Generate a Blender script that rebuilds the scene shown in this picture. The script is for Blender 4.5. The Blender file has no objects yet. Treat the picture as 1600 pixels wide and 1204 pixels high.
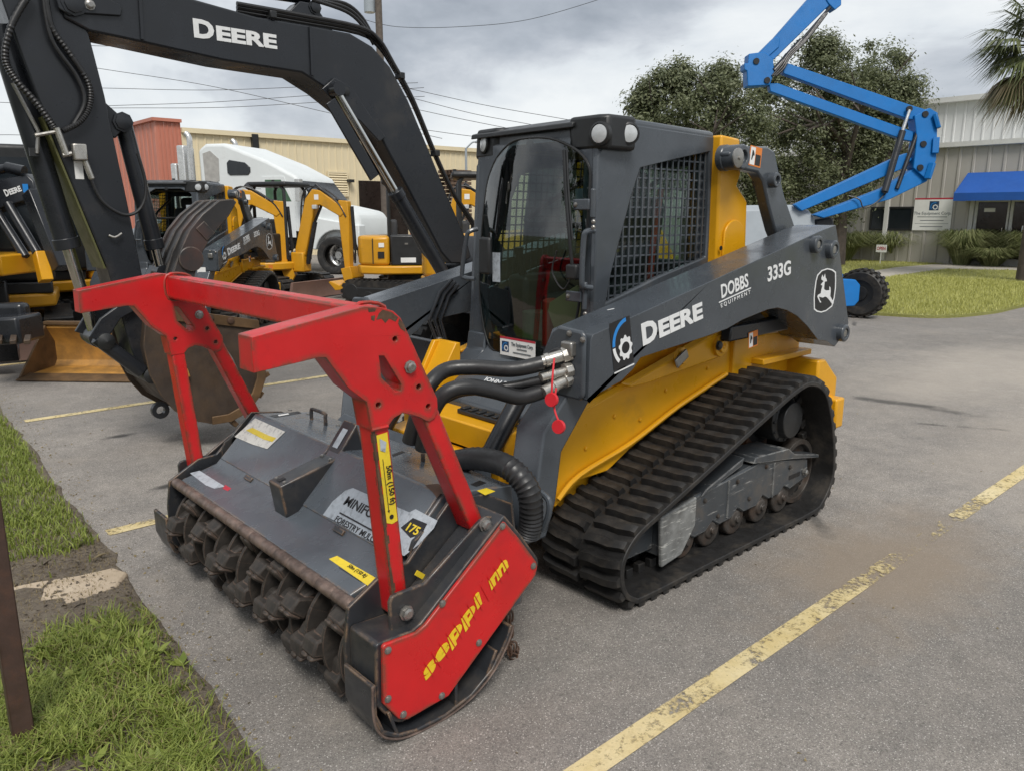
import bpy, bmesh, math, random
from mathutils import Vector as V, Matrix as MX
from mathutils.geometry import tessellate_polygon
random.seed(7)
PI = math.pi
SKX, SKY_ = 3.9, 15.1
rad = math.radians
scn = bpy.context.scene
COL = scn.collection

# ------------------------------------------------------------------ camera, sky, sun, exposure
FPX, CX, CY = 1220.0, 800.0, 602.0           # focal length and centre in photo pixels (1600 x 1204)
PITCH = math.atan(267 / 1220.0)
YAW = rad(48.0)
CAM = V((2.360, 2.916, 1.65))
_s, _c = math.sin(YAW), math.cos(YAW)
RIGHT = V((-_s, _c, 0)); FLAT = V((-_c, -_s, 0)); ZUP = V((0, 0, 1))
FWD = FLAT * math.cos(PITCH) - ZUP * math.sin(PITCH)
UPV = FLAT * math.sin(PITCH) + ZUP * math.cos(PITCH)
cd = bpy.data.cameras.new('camera'); cam = bpy.data.objects.new('camera', cd); COL.objects.link(cam)
cam.matrix_world = MX(((RIGHT.x, UPV.x, -FWD.x, CAM.x), (RIGHT.y, UPV.y, -FWD.y, CAM.y), (RIGHT.z, UPV.z, -FWD.z, CAM.z), (0, 0, 0, 1)))
cd.sensor_fit = 'HORIZONTAL'; cd.sensor_width = 36.0; cd.lens = 36.0 * FPX / 1600.0
cd.clip_start = 0.05; cd.clip_end = 1500
scn.camera = cam
scn.render.resolution_x = 1024; scn.render.resolution_y = 770

SUN_EL, SUN_AZ = rad(52), rad(58)             # direction towards the sun, azimuth from +x towards +y
sl = bpy.data.lights.new('sun', 'SUN'); sun = bpy.data.objects.new('sun', sl); COL.objects.link(sun)
sl.energy = 1.5; sl.angle = rad(20); sl.color = (1.0, 0.96, 0.9)
sd = V((math.cos(SUN_EL) * math.cos(SUN_AZ), math.cos(SUN_EL) * math.sin(SUN_AZ), math.sin(SUN_EL)))
sun.rotation_euler = (-sd).to_track_quat('-Z', 'Y').to_euler()
sun.location = (0, 0, 30)

w = bpy.data.worlds.new('World'); scn.world = w; w.use_nodes = True
nt = w.node_tree; N = nt.nodes; L = nt.links
for n in list(N): N.remove(n)
def wn(t, **k):
    n = N.new(t)
    for a, b in k.items(): setattr(n, a, b)
    return n
def wm(op, a, b=None):
    n = wn('ShaderNodeMath', operation=op)
    for i, x in enumerate((a, b)):
        if x is None: continue
        if isinstance(x, (int, float)): n.inputs[i].default_value = x
        else: L.new(x, n.inputs[i])
    return n.outputs[0]
out = wn('ShaderNodeOutputWorld'); bg = wn('ShaderNodeBackground'); bg.inputs['Strength'].default_value = 0.1
sky = wn('ShaderNodeTexSky'); sky.sky_type = 'NISHITA'; sky.sun_disc = False
sky.sun_elevation = SUN_EL; sky.sun_rotation = PI / 2 - SUN_AZ; sky.dust_density = 2.0
tc = wn('ShaderNodeTexCoord'); sep = wn('ShaderNodeSeparateXYZ'); L.new(tc.outputs['Generated'], sep.inputs[0])
cmb = wn('ShaderNodeVectorMath', operation='MULTIPLY'); cmb.inputs[1].default_value = (1.0, 1.0, 2.3); L.new(tc.outputs['Generated'], cmb.inputs[0])
def wnoise(scale, detail, rough, off):
    mp = wn('ShaderNodeMapping'); mp.inputs['Location'].default_value = off; L.new(cmb.outputs[0], mp.inputs[0])
    n = wn('ShaderNodeTexNoise'); n.inputs['Scale'].default_value = scale; n.inputs['Detail'].default_value = detail
    n.inputs['Roughness'].default_value = rough; n.inputs['Distortion'].default_value = 0.35
    L.new(mp.outputs[0], n.inputs['Vector']); return n.outputs[0]
n1 = wnoise(1.9, 9, 0.52, (SKX, SKY_, -0.13)); n2 = wnoise(6.0, 8, 0.6, (4.2, 1.3, 2.0))
mixn = wm('ADD', wm('MULTIPLY', n1, 0.8), wm('MULTIPLY', n2, 0.2))
ramp = wn('ShaderNodeValToRGB'); cr = ramp.color_ramp
cr.elements[0].position = 0.35; cr.elements[0].color = (1.67, 1.85, 2.11, 1)
cr.elements[1].position = 0.595; cr.elements[1].color = (5.10, 5.24, 5.28, 1)
for p, c in ((0.432, (2.55, 2.75, 3.04)), (0.478, (3.30, 3.48, 3.74)), (0.522, (4.31, 4.53, 4.71))):
    e = cr.elements.new(p); e.color = c + (1,)
L.new(mixn, ramp.inputs[0])
mix = wn('ShaderNodeMix', data_type='RGBA'); mix.inputs[0].default_value = 0.94
L.new(sky.outputs[0], mix.inputs[6]); L.new(ramp.outputs[0], mix.inputs[7])
L.new(mix.outputs[2], bg.inputs['Color']); L.new(bg.outputs[0], out.inputs[0])
scn.render.engine = 'CYCLES'
scn.view_settings.view_transform = 'Standard'; scn.view_settings.look = 'None'
scn.view_settings.exposure = 0.85; scn.view_settings.gamma = 1.0; scn.view_settings.use_curve_mapping = False

# ------------------------------------------------------------------ measuring: photo pixel -> point on a known plane of the place
def ray(u, v): return FWD + RIGHT * ((u - CX) / FPX) - UPV * ((v - CY) / FPX)
def at(u, v, ax, val):
    d = ray(u, v); return CAM + d * ((val - CAM[ax]) / d[ax])
def far(u, v, dist): return CAM + ray(u, v) * dist
def pl(ax, val, pts):
    r = []
    for u, v in pts:
        p = at(u, v, ax, val); r.append(tuple(p[i] for i in range(3) if i != ax))
    return r

# ------------------------------------------------------------------ mesh building
def crom(pts, n):
    if n < 1: return [V(p) for p in pts]
    P = [V(p) for p in pts]; out = []
    for i in range(len(P) - 1):
        a, b, c, d = P[max(i - 1, 0)], P[i], P[i + 1], P[min(i + 2, len(P) - 1)]
        for k in range(n):
            t = k / n
            out.append(0.5 * ((2 * b) + (c - a) * t + (2 * a - 5 * b + 4 * c - d) * t * t + (3 * b - a - 3 * c + d) * t ** 3))
    return out + [P[-1]]
def unp(ax, p, a):
    q = list(p); q.insert(ax, a); return tuple(q)
AX = {'x': 0, 'y': 1, 'z': 2}
class B:
    def __init__(s): s.v = []; s.f = []
    def add(s, vs, fs):
        o = len(s.v); s.v += [tuple(x) for x in vs]; s.f += [tuple(i + o for i in f) for f in fs]; return s
    def box(s, x0, x1, y0, y1, z0, z1):
        return s.add([(x0, y0, z0), (x1, y0, z0), (x1, y1, z0), (x0, y1, z0), (x0, y0, z1), (x1, y0, z1), (x1, y1, z1), (x0, y1, z1)],
                     [(0, 3, 2, 1), (4, 5, 6, 7), (0, 1, 5, 4), (1, 2, 6, 5), (2, 3, 7, 6), (3, 0, 4, 7)])
    def cbox(s, c, size, rot=None):
        c = V(c); h = [x / 2 for x in size]; vs = []
        for dx, dy, dz in ((-1, -1, -1), (1, -1, -1), (1, 1, -1), (-1, 1, -1), (-1, -1, 1), (1, -1, 1), (1, 1, 1), (-1, 1, 1)):
            p = V((dx * h[0], dy * h[1], dz * h[2]))
            vs.append(c + (rot @ p if rot else p))
        return s.add(vs, [(0, 3, 2, 1), (4, 5, 6, 7), (0, 1, 5, 4), (1, 2, 6, 5), (2, 3, 7, 6), (3, 0, 4, 7)])
    def prism(s, poly, ax, a, b):
        ax = AX[ax]; n = len(poly)
        vs = [unp(ax, p, a) for p in poly] + [unp(ax, p, b) for p in poly]
        fs = [tuple(range(n)), tuple(range(2 * n - 1, n - 1, -1))] + [(i, (i + 1) % n, n + (i + 1) % n, n + i) for i in range(n)]
        return s.add(vs, fs)
    def plate(s, poly, holes, ax, a, b):
        ax = AX[ax]; loops = [poly] + holes
        flat = [p for l in loops for p in l]; m = len(flat)
        tri = tessellate_polygon([[V((p[0], p[1], 0)) for p in l] for l in loops])
        vs = [unp(ax, p, a) for p in flat] + [unp(ax, p, b) for p in flat]
        fs = [tuple(t) for t in tri] + [tuple(i + m for i in reversed(t)) for t in tri]
        o = 0
        for l in loops:
            n = len(l)
            for i in range(n): fs.append((o + i, o + (i + 1) % n, m + o + (i + 1) % n, m + o + i))
            o += n
        return s.add(vs, fs)
    def tube(s, pts, r, seg=10, sub=0, cap=True):
        P = crom(pts, sub); n = len(P)
        if isinstance(r, (int, float)): R = [r] * n
        else:
            R = []; m = len(r) - 1
            for i in range(n):
                t = i / (n - 1) * m; k = min(int(t), m - 1); R.append(r[k] + (r[k + 1] - r[k]) * (t - k))
        t0 = (P[1] - P[0]).normalized()
        u = t0.cross(V((0, 0, 1)) if abs(t0.z) < 0.9 else V((1, 0, 0))).normalized()
        vs = []; fs = []
        for i in range(n):
            t = (P[min(i + 1, n - 1)] - P[max(i - 1, 0)]).normalized()
            u = (u - t * u.dot(t)).normalized(); w_ = t.cross(u)
            for k in range(seg):
                a = 2 * PI * k / seg; vs.append(P[i] + (u * math.cos(a) + w_ * math.sin(a)) * R[i])
        for i in range(n - 1):
            for k in range(seg):
                fs.append((i * seg + k, i * seg + (k + 1) % seg, (i + 1) * seg + (k + 1) % seg, (i + 1) * seg + k))
        if cap: fs += [tuple(range(seg - 1, -1, -1)), tuple(range((n - 1) * seg, n * seg))]
        return s.add(vs, fs)
    def cyl(s, p, q, r, seg=20, r2=None): return s.tube([p, q], [r, r if r2 is None else r2], seg)
    def beam(s, p, q, w_, h, up=(0, 0, 1)):
        p = V(p); q = V(q); t = (q - p).normalized(); sd_ = t.cross(V(up)).normalized(); u = sd_.cross(t)
        vs = []
        for c in (p, q):
            for a, b in ((-1, -1), (1, -1), (1, 1), (-1, 1)): vs.append(c + sd_ * (a * w_ / 2) + u * (b * h / 2))
        return s.add(vs, [(3, 2, 1, 0), (4, 5, 6, 7), (0, 1, 5, 4), (1, 2, 6, 5), (2, 3, 7, 6), (3, 0, 4, 7)])
    def lathe(s, o, axis, prof, seg=28):      # prof: (radius, distance along axis)
        o = V(o); t = V(axis).normalized(); u = t.cross(V((0, 0, 1)) if abs(t.z) < 0.9 else V((1, 0, 0))).normalized(); w_ = t.cross(u)
        n = len(prof); vs = []; fs = []
        for r, d in prof:
            for k in range(seg):
                a = 2 * PI * k / seg; vs.append(o + t * d + (u * math.cos(a) + w_ * math.sin(a)) * max(r, 1e-5))
        for i in range(n - 1):
            for k in range(seg): fs.append((i * seg + k, i * seg + (k + 1) % seg, (i + 1) * seg + (k + 1) % seg, (i + 1) * seg + k))
        return s.add(vs, fs)
    def quad(s, a, b, c, d): return s.add([a, b, c, d], [(0, 1, 2, 3)])
    def sheet(s, rows):                        # rows of points
        m = len(rows[0]); vs = [p for r in rows for p in r]; fs = []
        for i in range(len(rows) - 1):
            for k in range(m - 1): fs.append((i * m + k, i * m + k + 1, (i + 1) * m + k + 1, (i + 1) * m + k))
        return s.add(vs, fs)
    def mesh(s, name, mat_, smooth=35, recalc=True):
        me = bpy.data.meshes.new(name); me.from_pydata(s.v, [], s.f); me.update()
        if recalc:
            bm = bmesh.new(); bm.from_mesh(me); bmesh.ops.recalc_face_normals(bm, faces=bm.faces[:]); bm.to_mesh(me); bm.free()
        if mat_: me.materials.append(mat_ if not isinstance(mat_, str) else MT[mat_])
        if smooth: me.shade_smooth(); me.set_sharp_from_angle(angle=rad(smooth))
        return me
def empty(name, label, cat, loc=(0, 0, 0), group=None):
    o = bpy.data.objects.new(name, None); COL.objects.link(o); o.location = loc; o.empty_display_size = 0.2
    o['label'] = label; o['category'] = cat
    if group: o['group'] = group
    return o
def put(name, me, parent=None, bevel=0.0, seg=2, label=None, cat=None, kind=None, group=None):
    o = bpy.data.objects.new(name, me); COL.objects.link(o)
    if parent is not None:
        o.parent = parent
        if parent.type == 'EMPTY': o.matrix_parent_inverse = MX.Translation(-parent.location)
    if bevel:
        b = o.modifiers.new('bevel', 'BEVEL'); b.width = bevel; b.segments = seg; b.limit_method = 'ANGLE'; b.angle_limit = rad(38)
    for k, x in (('label', label), ('category', cat), ('kind', kind), ('group', group)):
        if x: o[k] = x
    return o
def part(name, parent, mat_, b, bevel=0.0, smooth=35, seg=2, **k):
    return put(name, b.mesh(name, mat_, smooth), parent, bevel, seg, **k)
def copy_tree(o, parent=None):
    c = o.copy(); COL.objects.link(c); c.parent = parent; c.matrix_parent_inverse = o.matrix_parent_inverse.copy()
    for ch in list(o.children): copy_tree(ch, c)
    return c
def frame_at(o, xd, up):                       # matrix with local x along xd, local y along up, z out of the surface
    x = V(xd).normalized(); z = x.cross(V(up)).normalized(); y = z.cross(x)
    return MX(((x.x, y.x, z.x, o[0]), (x.y, y.y, z.y, o[1]), (x.z, y.z, z.z, o[2]), (0, 0, 0, 1)))
def text_mesh(txt, size, bold=0.0, align='LEFT', sx=1.0, shear=0.0, space=1.0):
    c = bpy.data.curves.new('lettering', 'FONT'); c.body = txt; c.size = size; c.offset = bold; c.extrude = 0.0008
    c.align_x = align; c.shear = shear; c.space_character = space; c.resolution_u = 3
    o = bpy.data.objects.new('tmp', c); COL.objects.link(o); bpy.context.view_layer.update()
    me = bpy.data.meshes.new_from_object(o.evaluated_get(bpy.context.evaluated_depsgraph_get()))
    bpy.data.objects.remove(o); bpy.data.curves.remove(c)
    if sx != 1.0: me.transform(MX.Diagonal((sx, 1, 1, 1)))
    return me
def text(txt, size, mat_, parent, o, xd, up, lift=0.0015, name='lettering', **k):
    me = text_mesh(txt, size, **k); me.name = name
    M4 = frame_at(o, xd, up); me.transform(MX.Translation(M4.to_3x3() @ V((0, 0, lift))) @ M4)
    me.materials.clear(); me.materials.append(MT[mat_]); return put(name, me, parent)
def deere(size, mat_, parent, o, xd, up, lift=0.0015):     # big capital then smaller capitals
    x = V(xd).normalized()
    text('D', size, mat_, parent, o, xd, up, lift, bold=size * 0.022, sx=1.12)
    text('EERE', size * 0.80, mat_, parent, V(o) + x * size * 0.80, xd, up, lift, bold=size * 0.02, sx=1.16)
def decal(parent, mat_, pts, o, xd, up, lift=0.001, name='decal', th=0.0006):   # flat shape given in local 2D
    M4 = frame_at(o, xd, up); b = B(); b.plate(pts, [], 'z', lift, lift + th)
    b.v = [tuple(M4 @ V(p)) for p in b.v]; return part(name, parent, mat_, b, smooth=0)
def ring_decal(parent, mat_, outer, inner, o, xd, up, lift=0.001, name='decal'):
    M4 = frame_at(o, xd, up); b = B(); b.plate(outer, [inner], 'z', lift, lift + 0.0006)
    b.v = [tuple(M4 @ V(p)) for p in b.v]; return part(name, parent, mat_, b, smooth=0)
def rect(x0, y0, x1, y1): return [(x0, y0), (x1, y0), (x1, y1), (x0, y1)]
def circ(cx, cy, r, n=24, a0=0.0, a1=2 * PI):
    full = abs(a1 - a0 - 2 * PI) < 1e-6
    return [(cx + r * math.cos(a0 + (a1 - a0) * k / (n if full else n - 1)), cy + r * math.sin(a0 + (a1 - a0) * k / (n if full else n - 1))) for k in range(n)]
def bolt(parent, p, axis, r=0.012, h=0.01, mat_='steel', name='bolt'):
    return part(name, parent, mat_, B().lathe(p, axis, [(0, 0), (r * 1.3, 0), (r * 1.3, h * 0.35), (r, h * 0.4), (r, h), (r * 0.6, h * 1.25), (0, h * 1.25)], 8), smooth=25)

# ------------------------------------------------------------------ materials
MT = {}
def mat(name, col, rough=0.5, metal=0.0, var=0.12, vs=5.0, dirt=None, da=0.35, ds=2.5, bump=0.0, bs=80.0,
        wear=None, wr=0.006, wt=0.25, rv=0.15, spec=0.5, scratch=None, sa=0.6, coat=0.0, emit=0.0, trans=0.0):
    m = bpy.data.materials.new(name); m.use_nodes = True; nt = m.node_tree; n = nt.nodes; l = nt.links
    p = n['Principled BSDF']; MT[name] = m
    p.inputs['Metallic'].default_value = metal; p.inputs['Specular IOR Level'].default_value = spec
    p.inputs['Coat Weight'].default_value = coat; p.inputs['Coat Roughness'].default_value = 0.12
    tc = n.new('ShaderNodeTexCoord'); co = tc.outputs['Object']
    def noise(sc, det=5.0, ro=0.6, vec=None):
        x = n.new('ShaderNodeTexNoise'); x.inputs['Scale'].default_value = sc; x.inputs['Detail'].default_value = det
        x.inputs['Roughness'].default_value = ro; l.new(vec or co, x.inputs['Vector']); return x.outputs[0]
    def mr(x, a, b, c=0.0, d=1.0):
        q = n.new('ShaderNodeMapRange'); q.inputs[1].default_value = a; q.inputs[2].default_value = b
        q.inputs[3].default_value = c; q.inputs[4].default_value = d; l.new(x, q.inputs[0]); return q.outputs[0]
    def mixc(f, a, b):
        q = n.new('ShaderNodeMix'); q.data_type = 'RGBA'
        if isinstance(f, float): q.inputs[0].default_value = f
        else: l.new(f, q.inputs[0])
        for i, c in ((6, a), (7, b)):
            if isinstance(c, tuple): q.inputs[i].default_value = c + (1,)
            else: l.new(c, q.inputs[i])
        return q.outputs[2]
    nz = noise(vs)
    c = mixc(mr(nz, 0.3, 0.7), tuple(x * (1 - var) for x in col), tuple(min(x * (1 + var), 1) for x in col))
    rsrc = mr(noise(vs * 2.3), 0.25, 0.75, max(rough - rv, 0.05), min(rough + rv, 1.0))
    if dirt:
        c = mixc(mr(noise(ds, 9.0, 0.68), 0.72 - da * 0.6, 0.86 - da * 0.3, 0, 0.85), c, dirt)
    if scratch:
        mp = n.new('ShaderNodeMapping'); mp.inputs['Scale'].default_value = (1.2, 1.2, 9.0); mp.inputs['Rotation'].default_value = (0.2, 0.5, 0.3); l.new(co, mp.inputs[0])
        c = mixc(mr(noise(6.0, 8.0, 0.75, mp.outputs[0]), 0.78 - 0.25 * sa, 0.84 - 0.25 * sa, 0, 0.8), c, scratch)
    if wear:
        bv = n.new('ShaderNodeBevel'); bv.samples = 4; bv.inputs['Radius'].default_value = wr
        ge = n.new('ShaderNodeNewGeometry'); dt = n.new('ShaderNodeVectorMath'); dt.operation = 'DOT_PRODUCT'
        l.new(bv.outputs[0], dt.inputs[0]); l.new(ge.outputs['Normal'], dt.inputs[1])
        e = mr(dt.outputs['Value'], 0.998, 0.955)
        mu = n.new('ShaderNodeMath'); mu.operation = 'MULTIPLY'; l.new(e, mu.inputs[0]); l.new(mr(noise(14.0, 8.0, 0.7), 0.55 - wt, 0.62 - wt * 0.5), mu.inputs[1])
        c = mixc(mu.outputs[0], c, wear)
    l.new(c, p.inputs['Base Color']); l.new(rsrc, p.inputs['Roughness'])
    if bump:
        b = n.new('ShaderNodeBump'); b.inputs['Strength'].default_value = bump; b.inputs['Distance'].default_value = 0.01
        l.new(noise(bs, 6.0), b.inputs['Height']); l.new(b.outputs[0], p.inputs['Normal'])
    if emit:
        l.new(c, p.inputs['Emission Color']); p.inputs['Emission Strength'].default_value = emit
    return m
def glass(name, tint, refl=0.06, rough=0.02):
    m = bpy.data.materials.new(name); m.use_nodes = True; n = m.node_tree.nodes; l = m.node_tree.links; MT[name] = m
    n.remove(n['Principled BSDF']); o = n['Material Output']
    t = n.new('ShaderNodeBsdfTransparent'); t.inputs[0].default_value = tint + (1,)
    g = n.new('ShaderNodeBsdfGlossy'); g.inputs['Roughness'].default_value = rough; g.inputs['Color'].default_value = (1, 1, 1, 1)
    f = n.new('ShaderNodeLayerWeight'); f.inputs[0].default_value = 0.5
    pw = n.new('ShaderNodeMath'); pw.operation = 'POWER'; pw.inputs[1].default_value = 4.0; l.new(f.outputs['Facing'], pw.inputs[0])
    a = n.new('ShaderNodeMath'); a.operation = 'MULTIPLY_ADD'; a.inputs[1].default_value = 0.9 - refl; a.inputs[2].default_value = refl; l.new(pw.outputs[0], a.inputs[0])
    x = n.new('ShaderNodeMixShader'); l.new(a.outputs[0], x.inputs[0]); l.new(t.outputs[0], x.inputs[1]); l.new(g.outputs[0], x.inputs[2]); l.new(x.outputs[0], o.inputs[0])
dust = (0.22, 0.18, 0.13); rust = (0.13, 0.06, 0.03)
mat('red_paint', (0.55, 0.013, 0.015), 0.34, var=0.14, vs=3, wear=(0.11, 0.06, 0.035), wr=0.026, wt=0.17, scratch=(0.60, 0.14, 0.11), sa=0.22, dirt=(0.40, 0.014, 0.018), da=0.3, ds=5, bump=0.04, bs=40)
mat('charcoal_paint', (0.060, 0.069, 0.080), 0.24, var=0.16, vs=3, scratch=(0.15, 0.155, 0.16), sa=0.12, dirt=(0.10, 0.10, 0.10), da=0.22, ds=3, bump=0.02, bs=120)
mat('mulcher_paint', (0.092, 0.106, 0.122), 0.25, scratch=(0.24, 0.235, 0.225), sa=0.2, var=0.12, vs=4, dirt=(0.125, 0.128, 0.13), da=0.3, ds=3.5, wear=(0.20, 0.145, 0.105), wr=0.012, wt=0.10, bump=0.03, bs=70)
mat('dark_plate', (0.026, 0.028, 0.032), 0.36, var=0.2, dirt=(0.075, 0.065, 0.055), da=0.35, ds=4, wear=(0.22, 0.14, 0.085), wr=0.010, wt=0.10, bump=0.04)
mat('machine_yellow', (0.70, 0.34, 0.008), 0.36, var=0.07, vs=2.5, dirt=(0.42, 0.22, 0.03), da=0.25, ds=3, scratch=(0.66, 0.54, 0.32), sa=0.27)
mat('digger_yellow', (0.60, 0.29, 0.012), 0.38, var=0.08, vs=2.5, dirt=(0.30, 0.17, 0.04), da=0.25, ds=3)
mat('black_boom', (0.016, 0.018, 0.022), 0.30, var=0.15, vs=2, dirt=(0.05, 0.045, 0.04), da=0.25, ds=2, bump=0.02)
mat('olive_edge', (0.10, 0.10, 0.035), 0.4, var=0.15)
mat('black_plastic', (0.016, 0.017, 0.018), 0.45, var=0.2, bump=0.05, bs=200)
mat('rubber', (0.0125, 0.012, 0.0118), 0.58, var=0.3, vs=9, dirt=(0.075, 0.063, 0.05), da=0.38, ds=6, bump=0.12, bs=60)
mat('hose', (0.018, 0.018, 0.019), 0.42, var=0.2, vs=20, bump=0.03)
mat('track_frame', (0.050, 0.057, 0.064), 0.42, var=0.2, dirt=(0.11, 0.09, 0.07), da=0.35, ds=5, scratch=(0.33, 0.33, 0.32), sa=0.75, wear=(0.3, 0.3, 0.29), wt=0.18)
mat('scuffed_guard', (0.20, 0.205, 0.20), 0.5, var=0.3, vs=12, scratch=(0.50, 0.50, 0.47), sa=0.9, dirt=(0.06, 0.06, 0.06), da=0.4, ds=9)
mat('bare_rust', (0.075, 0.04, 0.022), 0.7, var=0.4, vs=25, dirt=(0.16, 0.09, 0.05), da=0.4, ds=30, bump=0.15)
mat('roller_steel', (0.060, 0.053, 0.047), 0.5, metal=0.35, var=0.35, vs=12, dirt=(0.085, 0.05, 0.032), da=0.42, ds=9, bump=0.08)
mat('rusty_steel', (0.085, 0.055, 0.04), 0.62, metal=0.3, var=0.35, vs=12, dirt=rust, da=0.5, ds=9, bump=0.1)
mat('worn_pipe', (0.20, 0.145, 0.12), 0.5, metal=0.45, var=0.5, vs=14, dirt=(0.05, 0.035, 0.03), da=0.5, ds=16, bump=0.2, bs=50)
mat('tooth_steel', (0.036, 0.031, 0.027), 0.66, metal=0.15, var=0.4, vs=11, dirt=(0.10, 0.078, 0.06), da=0.4, ds=9, bump=0.25, bs=45, wear=(0.15, 0.10, 0.075), wt=0.18)
mat('steel', (0.32, 0.31, 0.29), 0.38, metal=0.8, var=0.2, vs=20, dirt=(0.12, 0.09, 0.06), da=0.3, ds=20)
mat('chrome', (0.62, 0.62, 0.60), 0.14, metal=1.0, var=0.05)
mat('bright_coupling', (0.50, 0.48, 0.44), 0.32, metal=0.8, var=0.2, vs=30, dirt=(0.2, 0.15, 0.1), da=0.3, ds=30)
mat('tag_red', (0.62, 0.02, 0.03), 0.4, var=0.05)
mat('white_print', (0.74, 0.75, 0.75), 0.45, var=0.06, vs=30, dirt=(0.45, 0.45, 0.45), da=0.18, ds=40)
mat('white_label', (0.78, 0.78, 0.76), 0.5, var=0.05, dirt=(0.45, 0.42, 0.38), da=0.2, ds=25)
mat('silver_label', (0.40, 0.44, 0.48), 0.4, var=0.12, vs=40, dirt=(0.10, 0.11, 0.12), da=0.34, ds=38)
mat('worn_white_label', (0.70, 0.69, 0.64), 0.5, var=0.1, dirt=(0.12, 0.12, 0.12), da=0.36, ds=45)
mat('yellow_label', (0.75, 0.56, 0.03), 0.42, var=0.08, dirt=(0.45, 0.32, 0.03), da=0.25, ds=30)
mat('yellow_letter', (0.78, 0.53, 0.02), 0.42, var=0.12, vs=30, dirt=(0.52, 0.33, 0.02), da=0.3, ds=25)
mat('black_print', (0.012, 0.012, 0.013), 0.5, var=0.1)
mat('orange_label', (0.70, 0.20, 0.02), 0.45, var=0.05)
mat('blue_print', (0.02, 0.22, 0.60), 0.45, var=0.05)
mat('navy_print', (0.015, 0.05, 0.12), 0.45, var=0.1)
mat('red_print', (0.45, 0.03, 0.05), 0.45, var=0.1)
mat('grey_print', (0.16, 0.18, 0.19), 0.5, var=0.1)
mat('lamp_lens', (0.48, 0.50, 0.51), 0.12, var=0.1, vs=40, coat=0.6)
mat('grey_seat', (0.035, 0.036, 0.038), 0.7, var=0.15)
mat('cardboard', (0.42, 0.33, 0.15), 0.7, var=0.1)
mat('orange_red', (0.45, 0.05, 0.02), 0.5)
mat('green_stuff', (0.05, 0.11, 0.06), 0.6, var=0.3)
mat('brown_post', (0.060, 0.034, 0.026), 0.6, var=0.2, vs=10, dirt=(0.11, 0.05, 0.03), da=0.35, ds=14, bump=0.08)
mat('bucket_worn', (0.16, 0.095, 0.045), 0.5, metal=0.25, var=0.35, vs=4, dirt=(0.05, 0.035, 0.025), da=0.5, ds=3, bump=0.06)
mat('bucket_yellow', (0.48, 0.24, 0.05), 0.5, var=0.3, vs=3, dirt=(0.10, 0.065, 0.035), da=0.5, ds=2.2)
mat('earthy_bucket', (0.050, 0.036, 0.027), 0.6, metal=0.1, var=0.3, vs=5, dirt=(0.10, 0.062, 0.035), da=0.42, ds=3, bump=0.08, wear=(0.17, 0.10, 0.05), wt=0.15)
mat('worn_thumb', (0.040, 0.038, 0.038), 0.45, metal=0.1, var=0.25, vs=3, dirt=(0.10, 0.048, 0.038), da=0.42, ds=3, bump=0.05, wear=(0.2, 0.16, 0.12), wt=0.15)
mat('blade_brown', (0.20, 0.12, 0.095), 0.6, var=0.3, vs=5, dirt=(0.09, 0.06, 0.05), da=0.4)
mat('lift_blue', (0.002, 0.135, 0.41), 0.45, spec=0.3, var=0.08, vs=3, dirt=(0.02, 0.10, 0.28), da=0.2)
mat('lift_grey', (0.31, 0.345, 0.375), 0.45, var=0.06)
mat('truck_white', (0.66, 0.69, 0.69), 0.5, var=0.05, vs=1.5, dirt=(0.52, 0.52, 0.50), da=0.25, ds=1.5)
mat('truck_worn', (0.36, 0.35, 0.33), 0.6, var=0.2, vs=6)
mat('dark_window', (0.012, 0.016, 0.02), 0.10, var=0.1)
mat('alloy', (0.60, 0.60, 0.59), 0.28, metal=0.7, var=0.1)
mat('beige_cladding', (0.72, 0.62, 0.42), 0.55, var=0.05, vs=0.4, dirt=(0.62, 0.52, 0.34), da=0.3, ds=0.5)
mat('salmon_cladding', (0.50, 0.185, 0.125), 0.55, var=0.06, vs=0.5)
mat('grey_cladding', (0.42, 0.40, 0.365), 0.5, var=0.05, vs=0.5, dirt=(0.36, 0.34, 0.31), da=0.3, ds=0.6)
mat('pale_cladding', (0.62, 0.63, 0.62), 0.5, var=0.04, vs=0.5)
mat('trim_white', (0.62, 0.62, 0.60), 0.45, var=0.05)
mat('awning_blue', (0.010, 0.085, 0.36), 0.75, var=0.08, vs=2)
mat('door_dark', (0.022, 0.016, 0.014), 0.10, var=0.3)
mat('pallet_wood', (0.13, 0.085, 0.06), 0.8, var=0.3, vs=6)
mat('pole_wood', (0.11, 0.09, 0.075), 0.85, var=0.25, vs=8)
mat('wire', (0.03, 0.03, 0.032), 0.6)
mat('bark', (0.075, 0.060, 0.050), 0.9, var=0.3, vs=8, bump=0.4, bs=25)
mat('concrete', (0.40, 0.37, 0.32), 0.85, var=0.15, vs=3, dirt=(0.28, 0.24, 0.18), da=0.35, ds=2, bump=0.1)
glass('cab_glass', (0.36, 0.46, 0.45), 0.10, 0.02)
glass('clear_glass', (0.72, 0.80, 0.78), 0.05, 0.02)
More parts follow.
